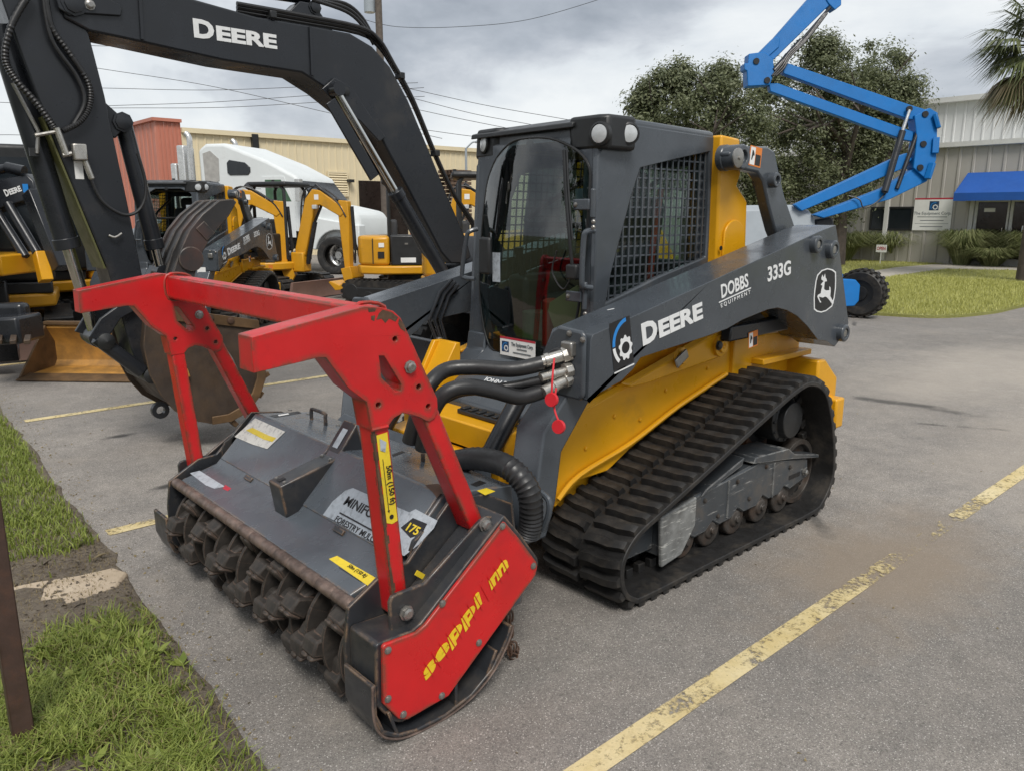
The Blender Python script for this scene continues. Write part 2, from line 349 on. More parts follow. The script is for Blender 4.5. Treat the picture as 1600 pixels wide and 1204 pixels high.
# ------------------------------------------------------------------ ground materials
def nodes_of(name):
    m = bpy.data.materials.new(name); m.use_nodes = True; MT[name] = m
    return m, m.node_tree.nodes, m.node_tree.links, m.node_tree.nodes['Principled BSDF']
class G:                                        # small node helper
    def __init__(s, name):
        s.m, s.n, s.l, s.p = nodes_of(name); s.co = s.n.new('ShaderNodeTexCoord').outputs['Object']
    def noise(s, sc, det=6, ro=0.6, vec=None, dist=0.0):
        x = s.n.new('ShaderNodeTexNoise'); x.inputs['Scale'].default_value = sc; x.inputs['Detail'].default_value = det
        x.inputs['Roughness'].default_value = ro; x.inputs['Distortion'].default_value = dist; s.l.new(vec or s.co, x.inputs['Vector']); return x.outputs[0]
    def vor(s, sc, out='Color', feat='F1', vec=None):
        x = s.n.new('ShaderNodeTexVoronoi'); x.feature = feat; x.inputs['Scale'].default_value = sc; s.l.new(vec or s.co, x.inputs['Vector']); return x.outputs[out]
    def mr(s, x, a, b, c=0.0, d=1.0):
        q = s.n.new('ShaderNodeMapRange'); q.inputs[1].default_value = a; q.inputs[2].default_value = b
        q.inputs[3].default_value = c; q.inputs[4].default_value = d; s.l.new(x, q.inputs[0]); return q.outputs[0]
    def mix(s, f, a, b, mode='MIX'):
        q = s.n.new('ShaderNodeMix'); q.data_type = 'RGBA'; q.blend_type = mode
        if isinstance(f, (int, float)): q.inputs[0].default_value = f
        else: s.l.new(f, q.inputs[0])
        for i, c in ((6, a), (7, b)):
            if isinstance(c, tuple): q.inputs[i].default_value = c + (1,)
            else: s.l.new(c, q.inputs[i])
        return q.outputs[2]
    def math(s, op, a, b=None):
        q = s.n.new('ShaderNodeMath'); q.operation = op
        for i, x in enumerate((a, b)):
            if x is None: continue
            if isinstance(x, (int, float)): q.inputs[i].default_value = x
            else: s.l.new(x, q.inputs[i])
        return q.outputs[0]
    def sepc(s, c):
        q = s.n.new('ShaderNodeSeparateXYZ'); s.l.new(c, q.inputs[0]); return q.outputs
    def bump(s, h, st, d=0.01):
        b = s.n.new('ShaderNodeBump'); b.inputs['Strength'].default_value = st; b.inputs['Distance'].default_value = d
        s.l.new(h, b.inputs['Height']); s.l.new(b.outputs[0], s.p.inputs['Normal'])
    def fin(s, c, r):
        s.l.new(c, s.p.inputs['Base Color'])
        if isinstance(r, float): s.p.inputs['Roughness'].default_value = r
        else: s.l.new(r, s.p.inputs['Roughness'])
    def spot(s, x, y, rx, ry, ns=3.0, amt=0.6):          # soft uneven stain at a place on the ground
        o = s.sepc(s.co)
        dx = s.math('DIVIDE', s.math('SUBTRACT', o[0], x), rx); dy = s.math('DIVIDE', s.math('SUBTRACT', o[1], y), ry)
        d = s.math('SQRT', s.math('ADD', s.math('MULTIPLY', dx, dx), s.math('MULTIPLY', dy, dy)))
        d = s.math('ADD', d, s.math('MULTIPLY', s.math('SUBTRACT', s.noise(ns, 7, 0.65), 0.5), 1.6))
        return s.mr(d, 1.1, 0.35, 0.0, amt)
def asphalt_color(g):
    sp = g.sepc(g.vor(290))[0]; sp2 = g.sepc(g.vor(120))[1]
    base = g.mix(g.mr(g.noise(0.35, 6, 0.6), 0.35, 0.68), (0.215, 0.196, 0.176), (0.335, 0.308, 0.277))
    base = g.mix(g.mr(g.noise(0.16, 5, 0.55), 0.42, 0.62, 0, 0.5), base, (0.37, 0.335, 0.30))
    base = g.mix(g.mr(g.noise(2.2, 8, 0.7), 0.42, 0.75, 0, 0.6), base, (0.17, 0.163, 0.156))
    base = g.mix(g.mr(g.noise(7.5, 7, 0.7), 0.35, 0.68, 0, 0.42), base, (0.14, 0.13, 0.12))
    c = g.mix(g.mr(sp, 0.0, 1.0, 0.0, 1.0), g.mix(1.0, base, (0.66, 0.66, 0.66), 'MULTIPLY'), g.mix(1.0, base, (1.28, 1.28, 1.28), 'MULTIPLY'))
    c = g.mix(g.mr(sp, 0.955, 0.97, 0, 0.6), c, (0.62, 0.59, 0.55))
    c = g.mix(g.mr(sp2, 0.94, 0.96, 0, 0.4), c, (0.09, 0.085, 0.08))
    c = g.mix(g.mr(g.noise(0.9, 9, 0.72), 0.56, 0.74, 0, 0.55), c, (0.36, 0.315, 0.265))
    return c, sp
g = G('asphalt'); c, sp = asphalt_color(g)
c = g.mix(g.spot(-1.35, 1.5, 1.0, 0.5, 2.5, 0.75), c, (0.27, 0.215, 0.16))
c = g.mix(g.spot(-4.5, 1.6, 2.2, 0.8, 1.2, 0.45), c, (0.42, 0.37, 0.315))
c = g.mix(g.spot(-7.0, 0.2, 3.0, 1.0, 1.0, 0.5), c, (0.46, 0.41, 0.35))
for x, y, r in ((0.52, -2.15, 0.06), (0.75, -3.35, 0.06), (0.85, -1.95, 0.05), (0.2, 2.35, 0.03)):
    c = g.mix(g.spot(x, y, r * 2.2, r, 9.0, 0.8), c, (0.025, 0.025, 0.025))
wv = g.n.new('ShaderNodeMix'); wv.data_type = 'VECTOR'; wv.inputs[0].default_value = 0.16; g.l.new(g.co, wv.inputs[4])
nz = g.n.new('ShaderNodeTexNoise'); nz.inputs['Scale'].default_value = 1.1; nz.inputs['Detail'].default_value = 6; g.l.new(g.co, nz.inputs['Vector']); g.l.new(nz.outputs['Color'], wv.inputs[5])
crk = g.math('MULTIPLY', g.mr(g.vor(0.33, 'Distance', 'DISTANCE_TO_EDGE', wv.outputs[1]), 0.012, 0.004), g.mr(g.noise(0.5), 0.57, 0.63))
c = g.mix(g.math('MULTIPLY', crk, 0.75), c, (0.05, 0.048, 0.045))
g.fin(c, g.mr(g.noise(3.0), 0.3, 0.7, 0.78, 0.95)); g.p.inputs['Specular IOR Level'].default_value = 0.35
g.bump(g.math('ADD', g.math('MULTIPLY', sp, 0.6), g.noise(140, 4)), 0.55, 0.006)

g = G('line_paint'); wornv = g.noise(5.0, 10, 0.75); fine = g.noise(42, 6, 0.7)
o3 = g.sepc(g.co)
gap = g.math('MULTIPLY', g.mr(g.math('ABSOLUTE', g.math('ADD', o3[0], 1.72)), 1.0, 0.1, 0.0, 0.24), g.math('GREATER_THAN', o3[1], 0.0))
keep = g.math('SUBTRACT', g.math('ADD', g.math('MULTIPLY', wornv, 0.55), g.math('MULTIPLY', fine, 0.45)), g.math('MULTIPLY', gap, 0.55))
c = g.mix(g.mr(g.noise(3.0, 8, 0.7), 0.35, 0.7), (0.56, 0.44, 0.20), (0.70, 0.60, 0.37)); c = g.mix(g.mr(fine, 0.5, 0.7, 0, 0.4), c, (0.35, 0.28, 0.15))
g.fin(c, 0.75); g.bump(g.noise(140, 4), 0.5, 0.005)
tr = g.n.new('ShaderNodeBsdfTransparent'); ms = g.n.new('ShaderNodeMixShader'); g.l.new(g.mr(keep, 0.42, 0.50), ms.inputs[0]); g.l.new(tr.outputs[0], ms.inputs[1]); g.l.new(g.p.outputs[0], ms.inputs[2])
g.l.new(ms.outputs[0], g.n['Material Output'].inputs[0])

g = G('soil'); c = g.mix(g.mr(g.noise(2.5, 9, 0.7), 0.3, 0.7), (0.19, 0.15, 0.11), (0.36, 0.30, 0.23))
c = g.mix(g.mr(g.noise(30, 6, 0.7), 0.5, 0.75), c, (0.40, 0.34, 0.255)); c = g.mix(g.mr(g.noise(9, 8, 0.7), 0.60, 0.72), c, (0.085, 0.068, 0.05))
g.fin(c, 0.95); g.bump(g.noise(38, 9, 0.75), 1.0, 0.06)
g = G('lawn_soil'); c = g.mix(g.mr(g.noise(0.8, 9, 0.7), 0.3, 0.7), (0.26, 0.265, 0.07), (0.38, 0.375, 0.12)); c = g.mix(g.mr(g.noise(25, 6, 0.7), 0.5, 0.7, 0, 0.7), c, (0.17, 0.18, 0.045))
g.fin(c, 0.95); g.bump(g.noise(40, 8, 0.7), 1.0, 0.05)
g = G('rough_grass'); c = g.mix(g.mr(g.noise(0.5, 9, 0.7), 0.3, 0.7), (0.055, 0.068, 0.022), (0.11, 0.11, 0.045)); c = g.mix(g.mr(g.noise(12, 6, 0.7), 0.5, 0.7, 0, 0.7), c, (0.03, 0.038, 0.012))
g.fin(c, 0.95); g.bump(g.noise(30, 8, 0.7), 1.0, 0.05)
g = G('broken_concrete'); c = g.mix(g.mr(g.noise(5, 9, 0.7), 0.3, 0.7), (0.42, 0.33, 0.23), (0.58, 0.48, 0.36)); c = g.mix(g.mr(g.noise(12, 9, 0.75), 0.56, 0.66), c, (0.15, 0.115, 0.08))
g.fin(c, 0.9); g.bump(g.noise(60, 7, 0.7), 0.6, 0.015)

def leaf_mat(name, c1, c2, tr=0.35, rough=0.55):
    m, n, l, p = nodes_of(name)
    oi = n.new('ShaderNodeNewGeometry'); r = n.new('ShaderNodeValToRGB'); l.new(oi.outputs['Random Per Island'], r.inputs[0])
    r.color_ramp.elements[0].color = c1 + (1,); r.color_ramp.elements[1].color = c2 + (1,)
    l.new(r.outputs[0], p.inputs['Base Color']); p.inputs['Roughness'].default_value = rough
    t = n.new('ShaderNodeBsdfTranslucent'); l.new(r.outputs[0], t.inputs[0]); x = n.new('ShaderNodeMixShader'); x.inputs[0].default_value = tr
    l.new(p.outputs[0], x.inputs[1]); l.new(t.outputs[0], x.inputs[2]); l.new(x.outputs[0], n['Material Output'].inputs[0])
leaf_mat('grass_green', (0.125, 0.175, 0.020), (0.34, 0.39, 0.09), 0.3)
leaf_mat('grass_dry', (0.21, 0.165, 0.075), (0.33, 0.26, 0.13), 0.25)
leaf_mat('lawn_green', (0.33, 0.335, 0.075), (0.55, 0.54, 0.18), 0.25)
leaf_mat('oak_leaf', (0.085, 0.105, 0.05), (0.26, 0.28, 0.155), 0.42, 0.5)
leaf_mat('palm_leaf', (0.065, 0.085, 0.03), (0.18, 0.20, 0.085), 0.25, 0.4)
leaf_mat('palm_dead', (0.17, 0.135, 0.07), (0.26, 0.21, 0.12), 0.2)
leaf_mat('clump_leaf', (0.11, 0.145, 0.045), (0.34, 0.35, 0.17), 0.3)
leaf_mat('hedge_leaf', (0.028, 0.060, 0.016), (0.075, 0.115, 0.032), 0.25)

# ------------------------------------------------------------------ ground, road surface, lines
part('ground', None, 'rough_grass', B().box(-300, 300, -300, 300, -0.5, -0.06), smooth=0, kind='structure')
rn = random.Random(3)
edge_px = [(0, 640), (40, 692), (95, 770), (140, 830), (165, 862), (190, 900), (260, 1000), (310, 1070), (400, 1204)]
edge = [at(u, v, 2, 0.0) for u, v in edge_px]
EL = [V((0.75, -14, 0)), V((1.05, -8.5, 0))] + edge + [V((1.62, 1.6, 0)), V((1.72, 2.6, 0)), V((1.8, 5, 0)), V((2.0, 30, 0))]
EF = crom(EL, 14)
for p in EF: p.x += rn.uniform(-0.022, 0.022)
def edge_x(y):
    for a, b in zip(EF, EF[1:]):
        if a.y <= y <= b.y: return a.x + (b.x - a.x) * (y - a.y) / max(b.y - a.y, 1e-6)
    return EF[0].x if y < EF[0].y else EF[-1].x
lot = B(); ps = [(p.x, p.y) for p in EF]
lot.plate([(-90, 30), (-90, -70), (0.7, -70)] + ps, [], 'z', -0.05, 0.0)
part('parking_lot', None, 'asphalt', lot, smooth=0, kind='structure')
for y, x0, x1, nm in ((1.53, 1.02, -9.0, 'parking_line'), (-1.402, 1.36, -5.5, 'parking_line'), (-4.33, 1.19, -6.0, 'parking_line'), (-7.27, 1.0, -6.5, 'parking_line')):
    part(nm, None, 'line_paint', B().box(x1, x0, y - 0.044, y + 0.044, 0.003, 0.0045), smooth=0, kind='structure')
# soil verge beside the lot, slightly humped
rows = []
for i in range(150):
    y = -14 + 17.5 * i / 149; ex = edge_x(y); r = []
    for k in range(26):
        t = k / 25; x = ex - 0.03 + t * t * 4.5
        z = -0.012 + 0.045 * min(t * 6, 1) + 0.012 * math.sin(x * 9 + y * 5) * t + rn.uniform(-0.004, 0.004)
        r.append((x, y, z if k else -0.03))
    rows.append(r)
part('verge', None, 'soil', B().sheet(rows), smooth=60, kind='structure')
def verge_z(x, y):
    ex = edge_x(y); t = math.sqrt(max(x - ex + 0.03, 0) / 4.5); return -0.012 + 0.045 * min(t * 6, 1) + 0.012 * math.sin(x * 9 + y * 5) * t
# broken strip of concrete in the verge
cp = pl(2, 0.03, [(60, 905), (120, 898), (175, 886), (196, 892), (190, 905), (186, 915), (150, 930), (105, 945), (40, 962), (-60, 985), (-160, 985), (-120, 950), (-20, 925)])
cb = B(); cb.prism([(x + rn.uniform(-.02, .02), y + rn.uniform(-.02, .02)) for x, y in cp], 'z', -0.02, 0.032)
part('concrete_slab', None, 'broken_concrete', cb, bevel=0.012, kind='structure')

def blades(name, matn, pts, h0, h1, w0, bend, label, cat, seed, kind='stuff', zf=None, segs=2):
    r = random.Random(seed); b = B(); vs = []; fs = []
    for x, y in pts:
        z = zf(x, y) if zf else 0.0
        h = r.uniform(h0, h1); a = r.uniform(0, 2 * PI); wd = w0 * r.uniform(0.6, 1.3); bn = r.uniform(0.2, 1.0) * bend * h
        ca, sa = math.cos(a), math.sin(a); a2 = a + r.uniform(-0.8, 0.8); cb_, sb_ = math.cos(a2 + PI / 2), math.sin(a2 + PI / 2); o = len(vs)
        if segs == 2:
            vs += [(x - ca * wd, y - sa * wd, z - .01), (x + ca * wd, y + sa * wd, z - .01), (x + ca * wd * .8 + cb_ * bn * .3, y + sa * wd * .8 + sb_ * bn * .3, z + h * .6),
                   (x - ca * wd * .8 + cb_ * bn * .3, y - sa * wd * .8 + sb_ * bn * .3, z + h * .6), (x + cb_ * bn, y + sb_ * bn, z + h)]
            fs += [(o, o + 1, o + 2, o + 3), (o + 3, o + 2, o + 4)]
        else:
            vs += [(x - ca * wd, y - sa * wd, z - .01), (x + ca * wd, y + sa * wd, z - .01), (x + cb_ * bn, y + sb_ * bn, z + h)]; fs += [(o, o + 1, o + 2)]
    b.v, b.f = vs, fs
    return put(name, b.mesh(name, matn, 0, recalc=False), None, label=label, cat=cat, kind=kind)
from mathutils import noise as mnoise
def patch_pts(n, x0, x1, y0, y1, dens, seed):
    r = random.Random(seed); out = []; k = 0
    while len(out) < n and k < n * 12:
        k += 1; x = r.uniform(x0, x1); y = r.uniform(y0, y1)
        if r.random() < dens(x, y): out.append((x, y))
    return out
def near_d(x, y):
    e = edge_x(y)
    q = x - e
    if q < 0.0: return 0.0
    nzv = mnoise.noise((x * 2.6, y * 2.6, 0.0)) + 0.5 * mnoise.noise((x * 7, y * 7, 3.0))
    if y < -1.20 - 0.15 * (x - 1.4) + 0.12 * nzv:                                       # far strip of turf
        return (1.0 if q > 0.03 + 0.03 * nzv else 0.1) * (0.75 + 0.5 * nzv)
    if y > -0.30 + 0.55 * nzv * 0.5:                           # near patch
        if x > 1.95 + 0.3 * (y + 0.1) and y < -0.05: return max(0.0, 0.15 + 0.4 * nzv)
        return max(0.0, min(1.0, 0.62 + 0.95 * nzv)) * (1.0 if q > 0.10 + 0.05 * nzv else 0.12)
    return max(0.0, 0.10 + 0.45 * nzv - 0.1)
gp = patch_pts(62000, 1.25, 3.3, -6.8, -0.9, near_d, 5)
blades('turf', 'grass_green', gp, 0.018, 0.055, 0.0032, 1.3, 'green turf strip along the left edge of the asphalt', 'grass', 11, zf=verge_z)
gp = patch_pts(36000, 1.4, 2.6, -0.55, 1.4, near_d, 6)
blades('weedy_grass', 'grass_green', gp, 0.012, 0.055, 0.0027, 1.9, 'weedy green grass around the brown steel post', 'grass', 12, zf=verge_z)
gp = patch_pts(9000, 1.35, 2.6, -1.6, 1.4, lambda x, y: 0.0 if x < edge_x(y) - 0.01 else 0.6, 7) + patch_pts(5000, 1.3, 3.2, -6, -1.3, lambda x, y: 0.0 if x < edge_x(y) + .02 else 0.5, 8)
gp2 = patch_pts(5200, 1.4, 2.7, -0.6, 1.4, near_d, 17)
blades('straw_blades', 'grass_dry', gp2, 0.012, 0.05, 0.0022, 2.2, 'straw coloured dead blades mixed into the weedy grass', 'grass', 18, zf=verge_z)
blades('dry_grass', 'grass_dry', gp, 0.004, 0.016, 0.0016, 3.0, 'dry straw coloured grass lying on the bare soil', 'grass', 13, zf=verge_z)
# crumbs of gravel, bark and leaf on the asphalt
db = B(); r = random.Random(77)
for k in range(900):
    if k < 520: y = r.uniform(-6, 1.6); x = edge_x(y) - abs(r.gauss(0, .10)) - .005
    else: x = r.uniform(-4.5, 1.3); y = r.uniform(-5.5, 3.0)
    s_ = r.uniform(.003, .010) * (1.0 if k < 760 else .7); q = V((x, y, s_ * .3)); u_ = [V((r.uniform(-1, 1), r.uniform(-1, 1), r.uniform(-.5, .7))).normalized() * s_ for _ in range(4)]
    db.add([q + a_ for a_ in u_], [(0, 1, 2), (0, 2, 3), (0, 3, 1), (1, 3, 2)])
put('gravel_crumbs', db.mesh('gravel_crumbs', 'grass_dry', 0), None, label='loose crumbs of gravel and bark scattered over the asphalt', cat='debris', kind='stuff')
sc_ = B(); r = random.Random(78)
for k in range(1500):
    y = r.uniform(-1.9, 1.3); x = edge_x(y) + abs(r.gauss(0, .28)); s_ = r.uniform(.004, .014) * (1.6 if r.random() < .06 else 1); q = V((x, y, verge_z(x, y) + s_ * .25)); u_ = [V((r.uniform(-1, 1), r.uniform(-1, 1), r.uniform(-.5, .8))).normalized() * s_ for _ in range(4)]
    sc_.add([q + a_ for a_ in u_], [(0, 1, 2), (0, 2, 3), (0, 3, 1), (1, 3, 2)])
put('soil_clods', sc_.mesh('soil_clods', 'soil', 0), None, label='crumbly soil clods along the broken edge of the asphalt', cat='soil', kind='stuff')
# a few broad-leaved weeds
wb = B(); r = random.Random(21)
for x, y in patch_pts(160, 1.5, 2.4, -0.3, 1.3, near_d, 9):
    z = verge_z(x, y)
    for k in range(7):
        a = r.uniform(0, 2 * PI); ln = r.uniform(.03, .075); wd = ln * .22; d = V((math.cos(a), math.sin(a), r.uniform(.25, .8))).normalized(); s_ = d.cross(V((0, 0, 1))).normalized() * wd; p = V((x, y, z + .005))
        wb.add([p, p + d * ln * .5 + s_, p + d * ln, p + d * ln * .5 - s_], [(0, 1, 2, 3)])
put('weeds', wb.mesh('weeds', 'grass_green', 0, recalc=False), None, label='broad leaved weeds among the grass by the steel post', cat='weeds', kind='stuff')
# scraps on the verge
lf = B(); p = at(158, 868, 2, 0.04)
lf.add([p + V((-.05, -.02, 0)), p + V((0, .012, .012)), p + V((.05, .025, .004)), p + V((.005, -.02, .006))], [(0, 1, 2, 3)])
put('fallen_leaf', lf.mesh('fallen_leaf', 'palm_dead', 0), None, label='dry tan leaf lying on the soil beside the turf', cat='leaf')

# brown steel post
pr = empty('steel_post', 'brown painted steel post standing in the weedy grass', 'post', tuple(at(38, 1160, 2, 0.02)))
px_, py_, _ = pr.location
part('upright', pr, 'brown_post', B().plate(rect(px_ - .03, py_ - .026, px_ + .03, py_ + .026), [rect(px_ - .024, py_ - .02, px_ + .024, py_ + .02)], 'z', -0.05, 1.75), bevel=0.004)
part('cap', pr, 'brown_post', B().box(px_ - .034, px_ + .034, py_ - .030, py_ + .030, 1.751, 1.765), bevel=0.003)

# ------------------------------------------------------------------ lawn island, walkway
LX = -26.0
lawn_edge = crom([V((-13.5, -10, 0)), V((-11.2, -5.5, 0)), V((-10.75, -3.6, 0)), V((-10.95, -2.3, 0)), V((-11.4, -1.72, 0)), V((-12.6, -1.42, 0)), V((-14.3, -1.36, 0)), V((-16.5, -0.9, 0)), V((-17.5, 0.8, 0)), V((-17.6, 4, 0)), V((-17.6, 22, 0))], 8)
lw = B(); lw.plate([(p.x, p.y) for p in lawn_edge] + [(-40, 22), (-40, -16), (-17, -16)], [], 'z', -0.05, 0.045)
part('lawn', None, 'lawn_soil', lw, smooth=0, kind='structure')
wk = pl(2, 0.05, [(1290, 444), (1318, 431), (1400, 418), (1478, 412)]) + [(-25.95, -7.2), (-25.95, -3.4), (-24.6, -3.4)] + pl(2, 0.05, [(1478, 420), (1425, 427), (1365, 437), (1335, 450)])
part('walkway', None, 'concrete', B().plate(wk, [], 'z', 0.02, 0.053), smooth=0, kind='structure')
def in_poly(x, y, P):
    c = False; j = len(P) - 1
    for i in range(len(P)):
        if (P[i][1] > y) != (P[j][1] > y) and x < (P[j][0] - P[i][0]) * (y - P[i][1]) / (P[j][1] - P[i][1]) + P[i][0]: c = not c
        j = i
    return c
LP = [(p.x, p.y) for p in lawn_edge] + [(-26, 22), (-26, -16), (-17, -16)]
pts = patch_pts(46000, -19.5, -10.7, -7.5, 3.5, lambda x, y: 1.0 if in_poly(x, y, LP) and not in_poly(x, y, wk) else 0.0, 14) + patch_pts(12000, -26, -19, -10, 3, lambda x, y: 1.0 if not in_poly(x, y, wk) else 0.0, 15)
blades('lawn_grass', 'lawn_green', pts, 0.03, 0.075, 0.008, 0.8, 'mown yellow green lawn in front of the grey building', 'grass', 16, zf=lambda x, y: 0.045, segs=1)
# ------------------------------------------------------------------ ribbed metal buildings
def panel_mesh(wd, z0, z1, matn, ribs=1, depth=0.03):
    prof = []                                    # outline across the panel, y = out of the wall
    for k in range(ribs):
        a = wd * k / ribs; q = wd / ribs
        prof += [(a, 0), (a + q * .72, 0), (a + q * .78, depth), (a + q * .92, depth), (a + q * .98, 0)]
    prof.append((wd - 0.004, 0))
    b = B(); n = len(prof)
    b.add([(x, y, z0) for x, y in prof] + [(x, y, z1) for x, y in prof], [(i, i + 1, n + i + 1, n + i) for i in range(n - 1)])
    m = b.mesh('wall_panel', matn, 0, recalc=False); return m
def clad(parent, matn, o, xd, length, z0, z1, wd, ribs, label=None):
    me = panel_mesh(wd, z0, z1, matn, ribs); x = V(xd).normalized(); nrm = x.cross(V((0, 0, 1)))   # outward = x cross z
    R4 = MX(((x.x, nrm.x, 0, 0), (x.y, nrm.y, 0, 0), (0, 0, 1, 0), (0, 0, 0, 1)))
    for k in range(int(round(length / wd))):
        p = put('wall_panel', me, parent); p.matrix_basis = MX.Translation(V(o) + x * wd * k) @ R4
        p.matrix_parent_inverse = MX.Translation(-parent.location)
# grey office building, front wall on x = LX facing +x, y grows to the right of the picture
y0 = at(1524, 312, 0, LX).y
gb = empty('office_building', 'grey ribbed metal office building with blue awning over glass doors', 'building', (LX, -5, 0))
clad(gb, 'grey_cladding', (LX, y0 - .12 - .42 * 47, 0), (0, 1, 0), .42 * 47, 0.0, 3.78, 0.42, 1)
clad(gb, 'grey_cladding', (LX, y0 + 2.1, 0), (0, 1, 0), 9.24, 0.0, 3.78, 0.42, 1)
clad(gb, 'grey_cladding', (LX, y0 - .12, 0), (0, 1, 0), 2.22, 2.2, 3.78, 0.444, 1)
clad(gb, 'pale_cladding', (LX - 1.0, -26.1, 0), (0, 1, 0), 31.5, 3.95, 5.30, 0.9, 3)
part('core', gb, 'grey_cladding', B().box(LX - 9, LX - 1.02, -26.1, 5.5, 0, 5.28).box(LX - 1.1, LX - .03, -26.1, y0 - .13, 0, 3.8).box(LX - 1.1, LX - .03, y0 + 2.11, 5.5, 0, 3.8), smooth=0)
part('lower_fascia', gb, 'trim_white', B().prism([(LX - 1.0, 3.98), (LX - 1.0, 4.02), (LX + .16, 3.93), (LX + .16, 3.78), (LX + .03, 3.76)], 'y', -26.2, 5.6), smooth=0)
part('roof_edge', gb, 'trim_white', B().prism([(LX - 9, 5.5), (LX - .78, 5.46), (LX - .78, 5.30), (LX - 9, 5.29)], 'y', -26.3, 5.7), smooth=0)
ds = at(1384, 350, 0, LX + .06)
part('downspout', gb, 'trim_white', B().box(LX + .032, LX + .13, ds.y - .07, ds.y + .07, 0.05, 3.75), bevel=.01)
wn_ = part('window', gb, 'dark_window', B().box(LX + .035, LX + .05, -9.55, -8.2, 1.15, 1.85), smooth=0)
part('window_frame', wn_, 'black_plastic', B().plate(rect(-9.6, 1.1, -8.15, 1.9), [rect(-9.54, 1.16, -8.21, 1.84)], 'x', LX + .034, LX + .07))
dz = 2.13
y0 = at(1524, 312, 0, LX).y
for k in range(2):
    a = y0 + k * 1.02
    d = part('glass_door', gb, 'door_dark', B().box(LX - .06, LX - .05, a + .10, a + .95, .25, dz - .10), smooth=0)
    part('door_frame', d, 'trim_white', B().plate(rect(a + .01, .03, a + 1.005, dz), [rect(a + .10, .25, a + .95, dz - .10)], 'x', LX - .09, LX - .02), bevel=.005)
    hy = a + .88 if k == 0 else a + .13
    part('door_handle', d, 'chrome', B().tube([(LX - .02, hy, .95), (LX + .05, hy, .97), (LX + .05, hy, 1.22), (LX - .02, hy, 1.24)], .013, 8))
    part('door_notice', d, 'white_label', B().box(LX - .048, LX - .046, a + (.28 if k == 0 else .38), a + (.60 if k == 0 else .60), 1.72 if k == 0 else 1.1, 1.84 if k == 0 else 1.3), smooth=0)
part('entrance_frame', gb, 'trim_white', B().box(LX - .1, LX + .05, y0 - .12, y0, 0, dz + .1).box(LX - .1, LX + .05, y0, y0 + 2.1, dz + .005, dz + .1), smooth=0)
part('entrance_back', gb, 'door_dark', B().box(LX - .6, LX - .5, y0 - .2, y0 + 2.2, 0, 2.3), smooth=0)
ay = at(1488, 307, 0, LX + 1.1)
aw = part('awning', gb, 'awning_blue', B().prism([(LX + .04, 2.95), (LX + 1.05, 2.30), (LX + 1.05, 2.06), (LX + 1.03, 2.06), (LX + 1.03, 2.28), (LX + .04, 2.90)], 'y', at(1490, 307, 0, LX + 1.05).y, 3.0), smooth=0)
part('awning_cheek', aw, 'awning_blue', B().prism([(LX + .04, 2.94), (LX + 1.04, 2.29), (LX + 1.04, 2.06), (LX + .04, 2.06)], 'y', ay.y + .03, ay.y + .04), smooth=0)

# company sign on the wall
s0 = at(1430, 310, 0, LX + .06); s1 = at(1484, 361, 0, LX + .06)
sg = empty('company_sign', 'white company sign with red top strip and gear logo beside the awning', 'sign', (LX + .05, (s0.y + s1.y) / 2, s1.z))
sw, sh = s1.y - s0.y, s0.z - s1.z
part('sign_board', sg, 'white_label', B().box(LX + .04, LX + .06, s0.y, s1.y, s1.z, s0.z), bevel=.003)
O = (LX + .06, s0.y, s1.z)
def gear_logo(parent, o, xd, up, s, lift=.002):
    decal(parent, 'navy_print', rect(0, 0, s, s), o, xd, up, lift, 'logo_panel')
    x, y = V(xd).normalized(), V(up).normalized(); o = V(o)
    gz = []
    for k in range(32):
        a = 2 * PI * k / 32; rr = s * (.30 if k % 4 < 2 else .25); gz.append((s * .64 + rr * math.cos(a), s * .36 + rr * math.sin(a)))
    ring_decal(parent, 'white_print', gz, circ(s * .64, s * .36, s * .17, 20), o, xd, up, lift + .001, 'gear')
    arc = circ(s * .58, s * .42, s * .46, 14, rad(70), rad(215)) + circ(s * .58, s * .42, s * .38, 14, rad(215), rad(70))
    decal(parent, 'blue_print', arc, o, xd, up, lift + .001, 'logo_arc')
decal(sg, 'red_print', rect(0, sh - .05, sw, sh), O, (0, 1, 0), (0, 0, 1), .001, 'red_strip')
gear_logo(sg, V(O) + V((0, sw * .40, sh * .62)), (0, 1, 0), (0, 0, 1), sh * .28)
text('The Equipment Corp.', .135, 'grey_print', sg, V(O) + V((0, sw * .5, sh * .49)), (0, 1, 0), (0, 0, 1), align='CENTER', bold=.002)
for f, s_ in ((.42, .78), (.31, .62), (.12, .6)):
    decal(sg, 'grey_print', rect(sw * (.5 - s_ / 2), sh * f - .012, sw * (.5 + s_ / 2), sh * f + .012), O, (0, 1, 0), (0, 0, 1), .001, 'small_print')
decal(sg, 'grey_print', rect(sw * .06, sh * .21, sw * .94, sh * .22), O, (0, 1, 0), (0, 0, 1), .001, 'rule')

# little yard sign on a stake
yp = at(1375, 412, 2, 0.05)
ys = empty('yard_sign', 'small white and red yard sign on a thin stake before the grasses', 'sign', tuple(yp))
part('stake', ys, 'trim_white', B().box(yp.x - .01, yp.x + .01, yp.y - .012, yp.y + .012, 0, .55))
part('sign_face', ys, 'white_label', B().box(yp.x - .008, yp.x + .012, yp.y - .17, yp.y + .17, .42, .66))
text('OPEN', .15, 'red_print', ys, (yp.x + .013, yp.y, .49), (0, 1, 0), (0, 0, 1), align='CENTER', bold=.003, sx=.75)

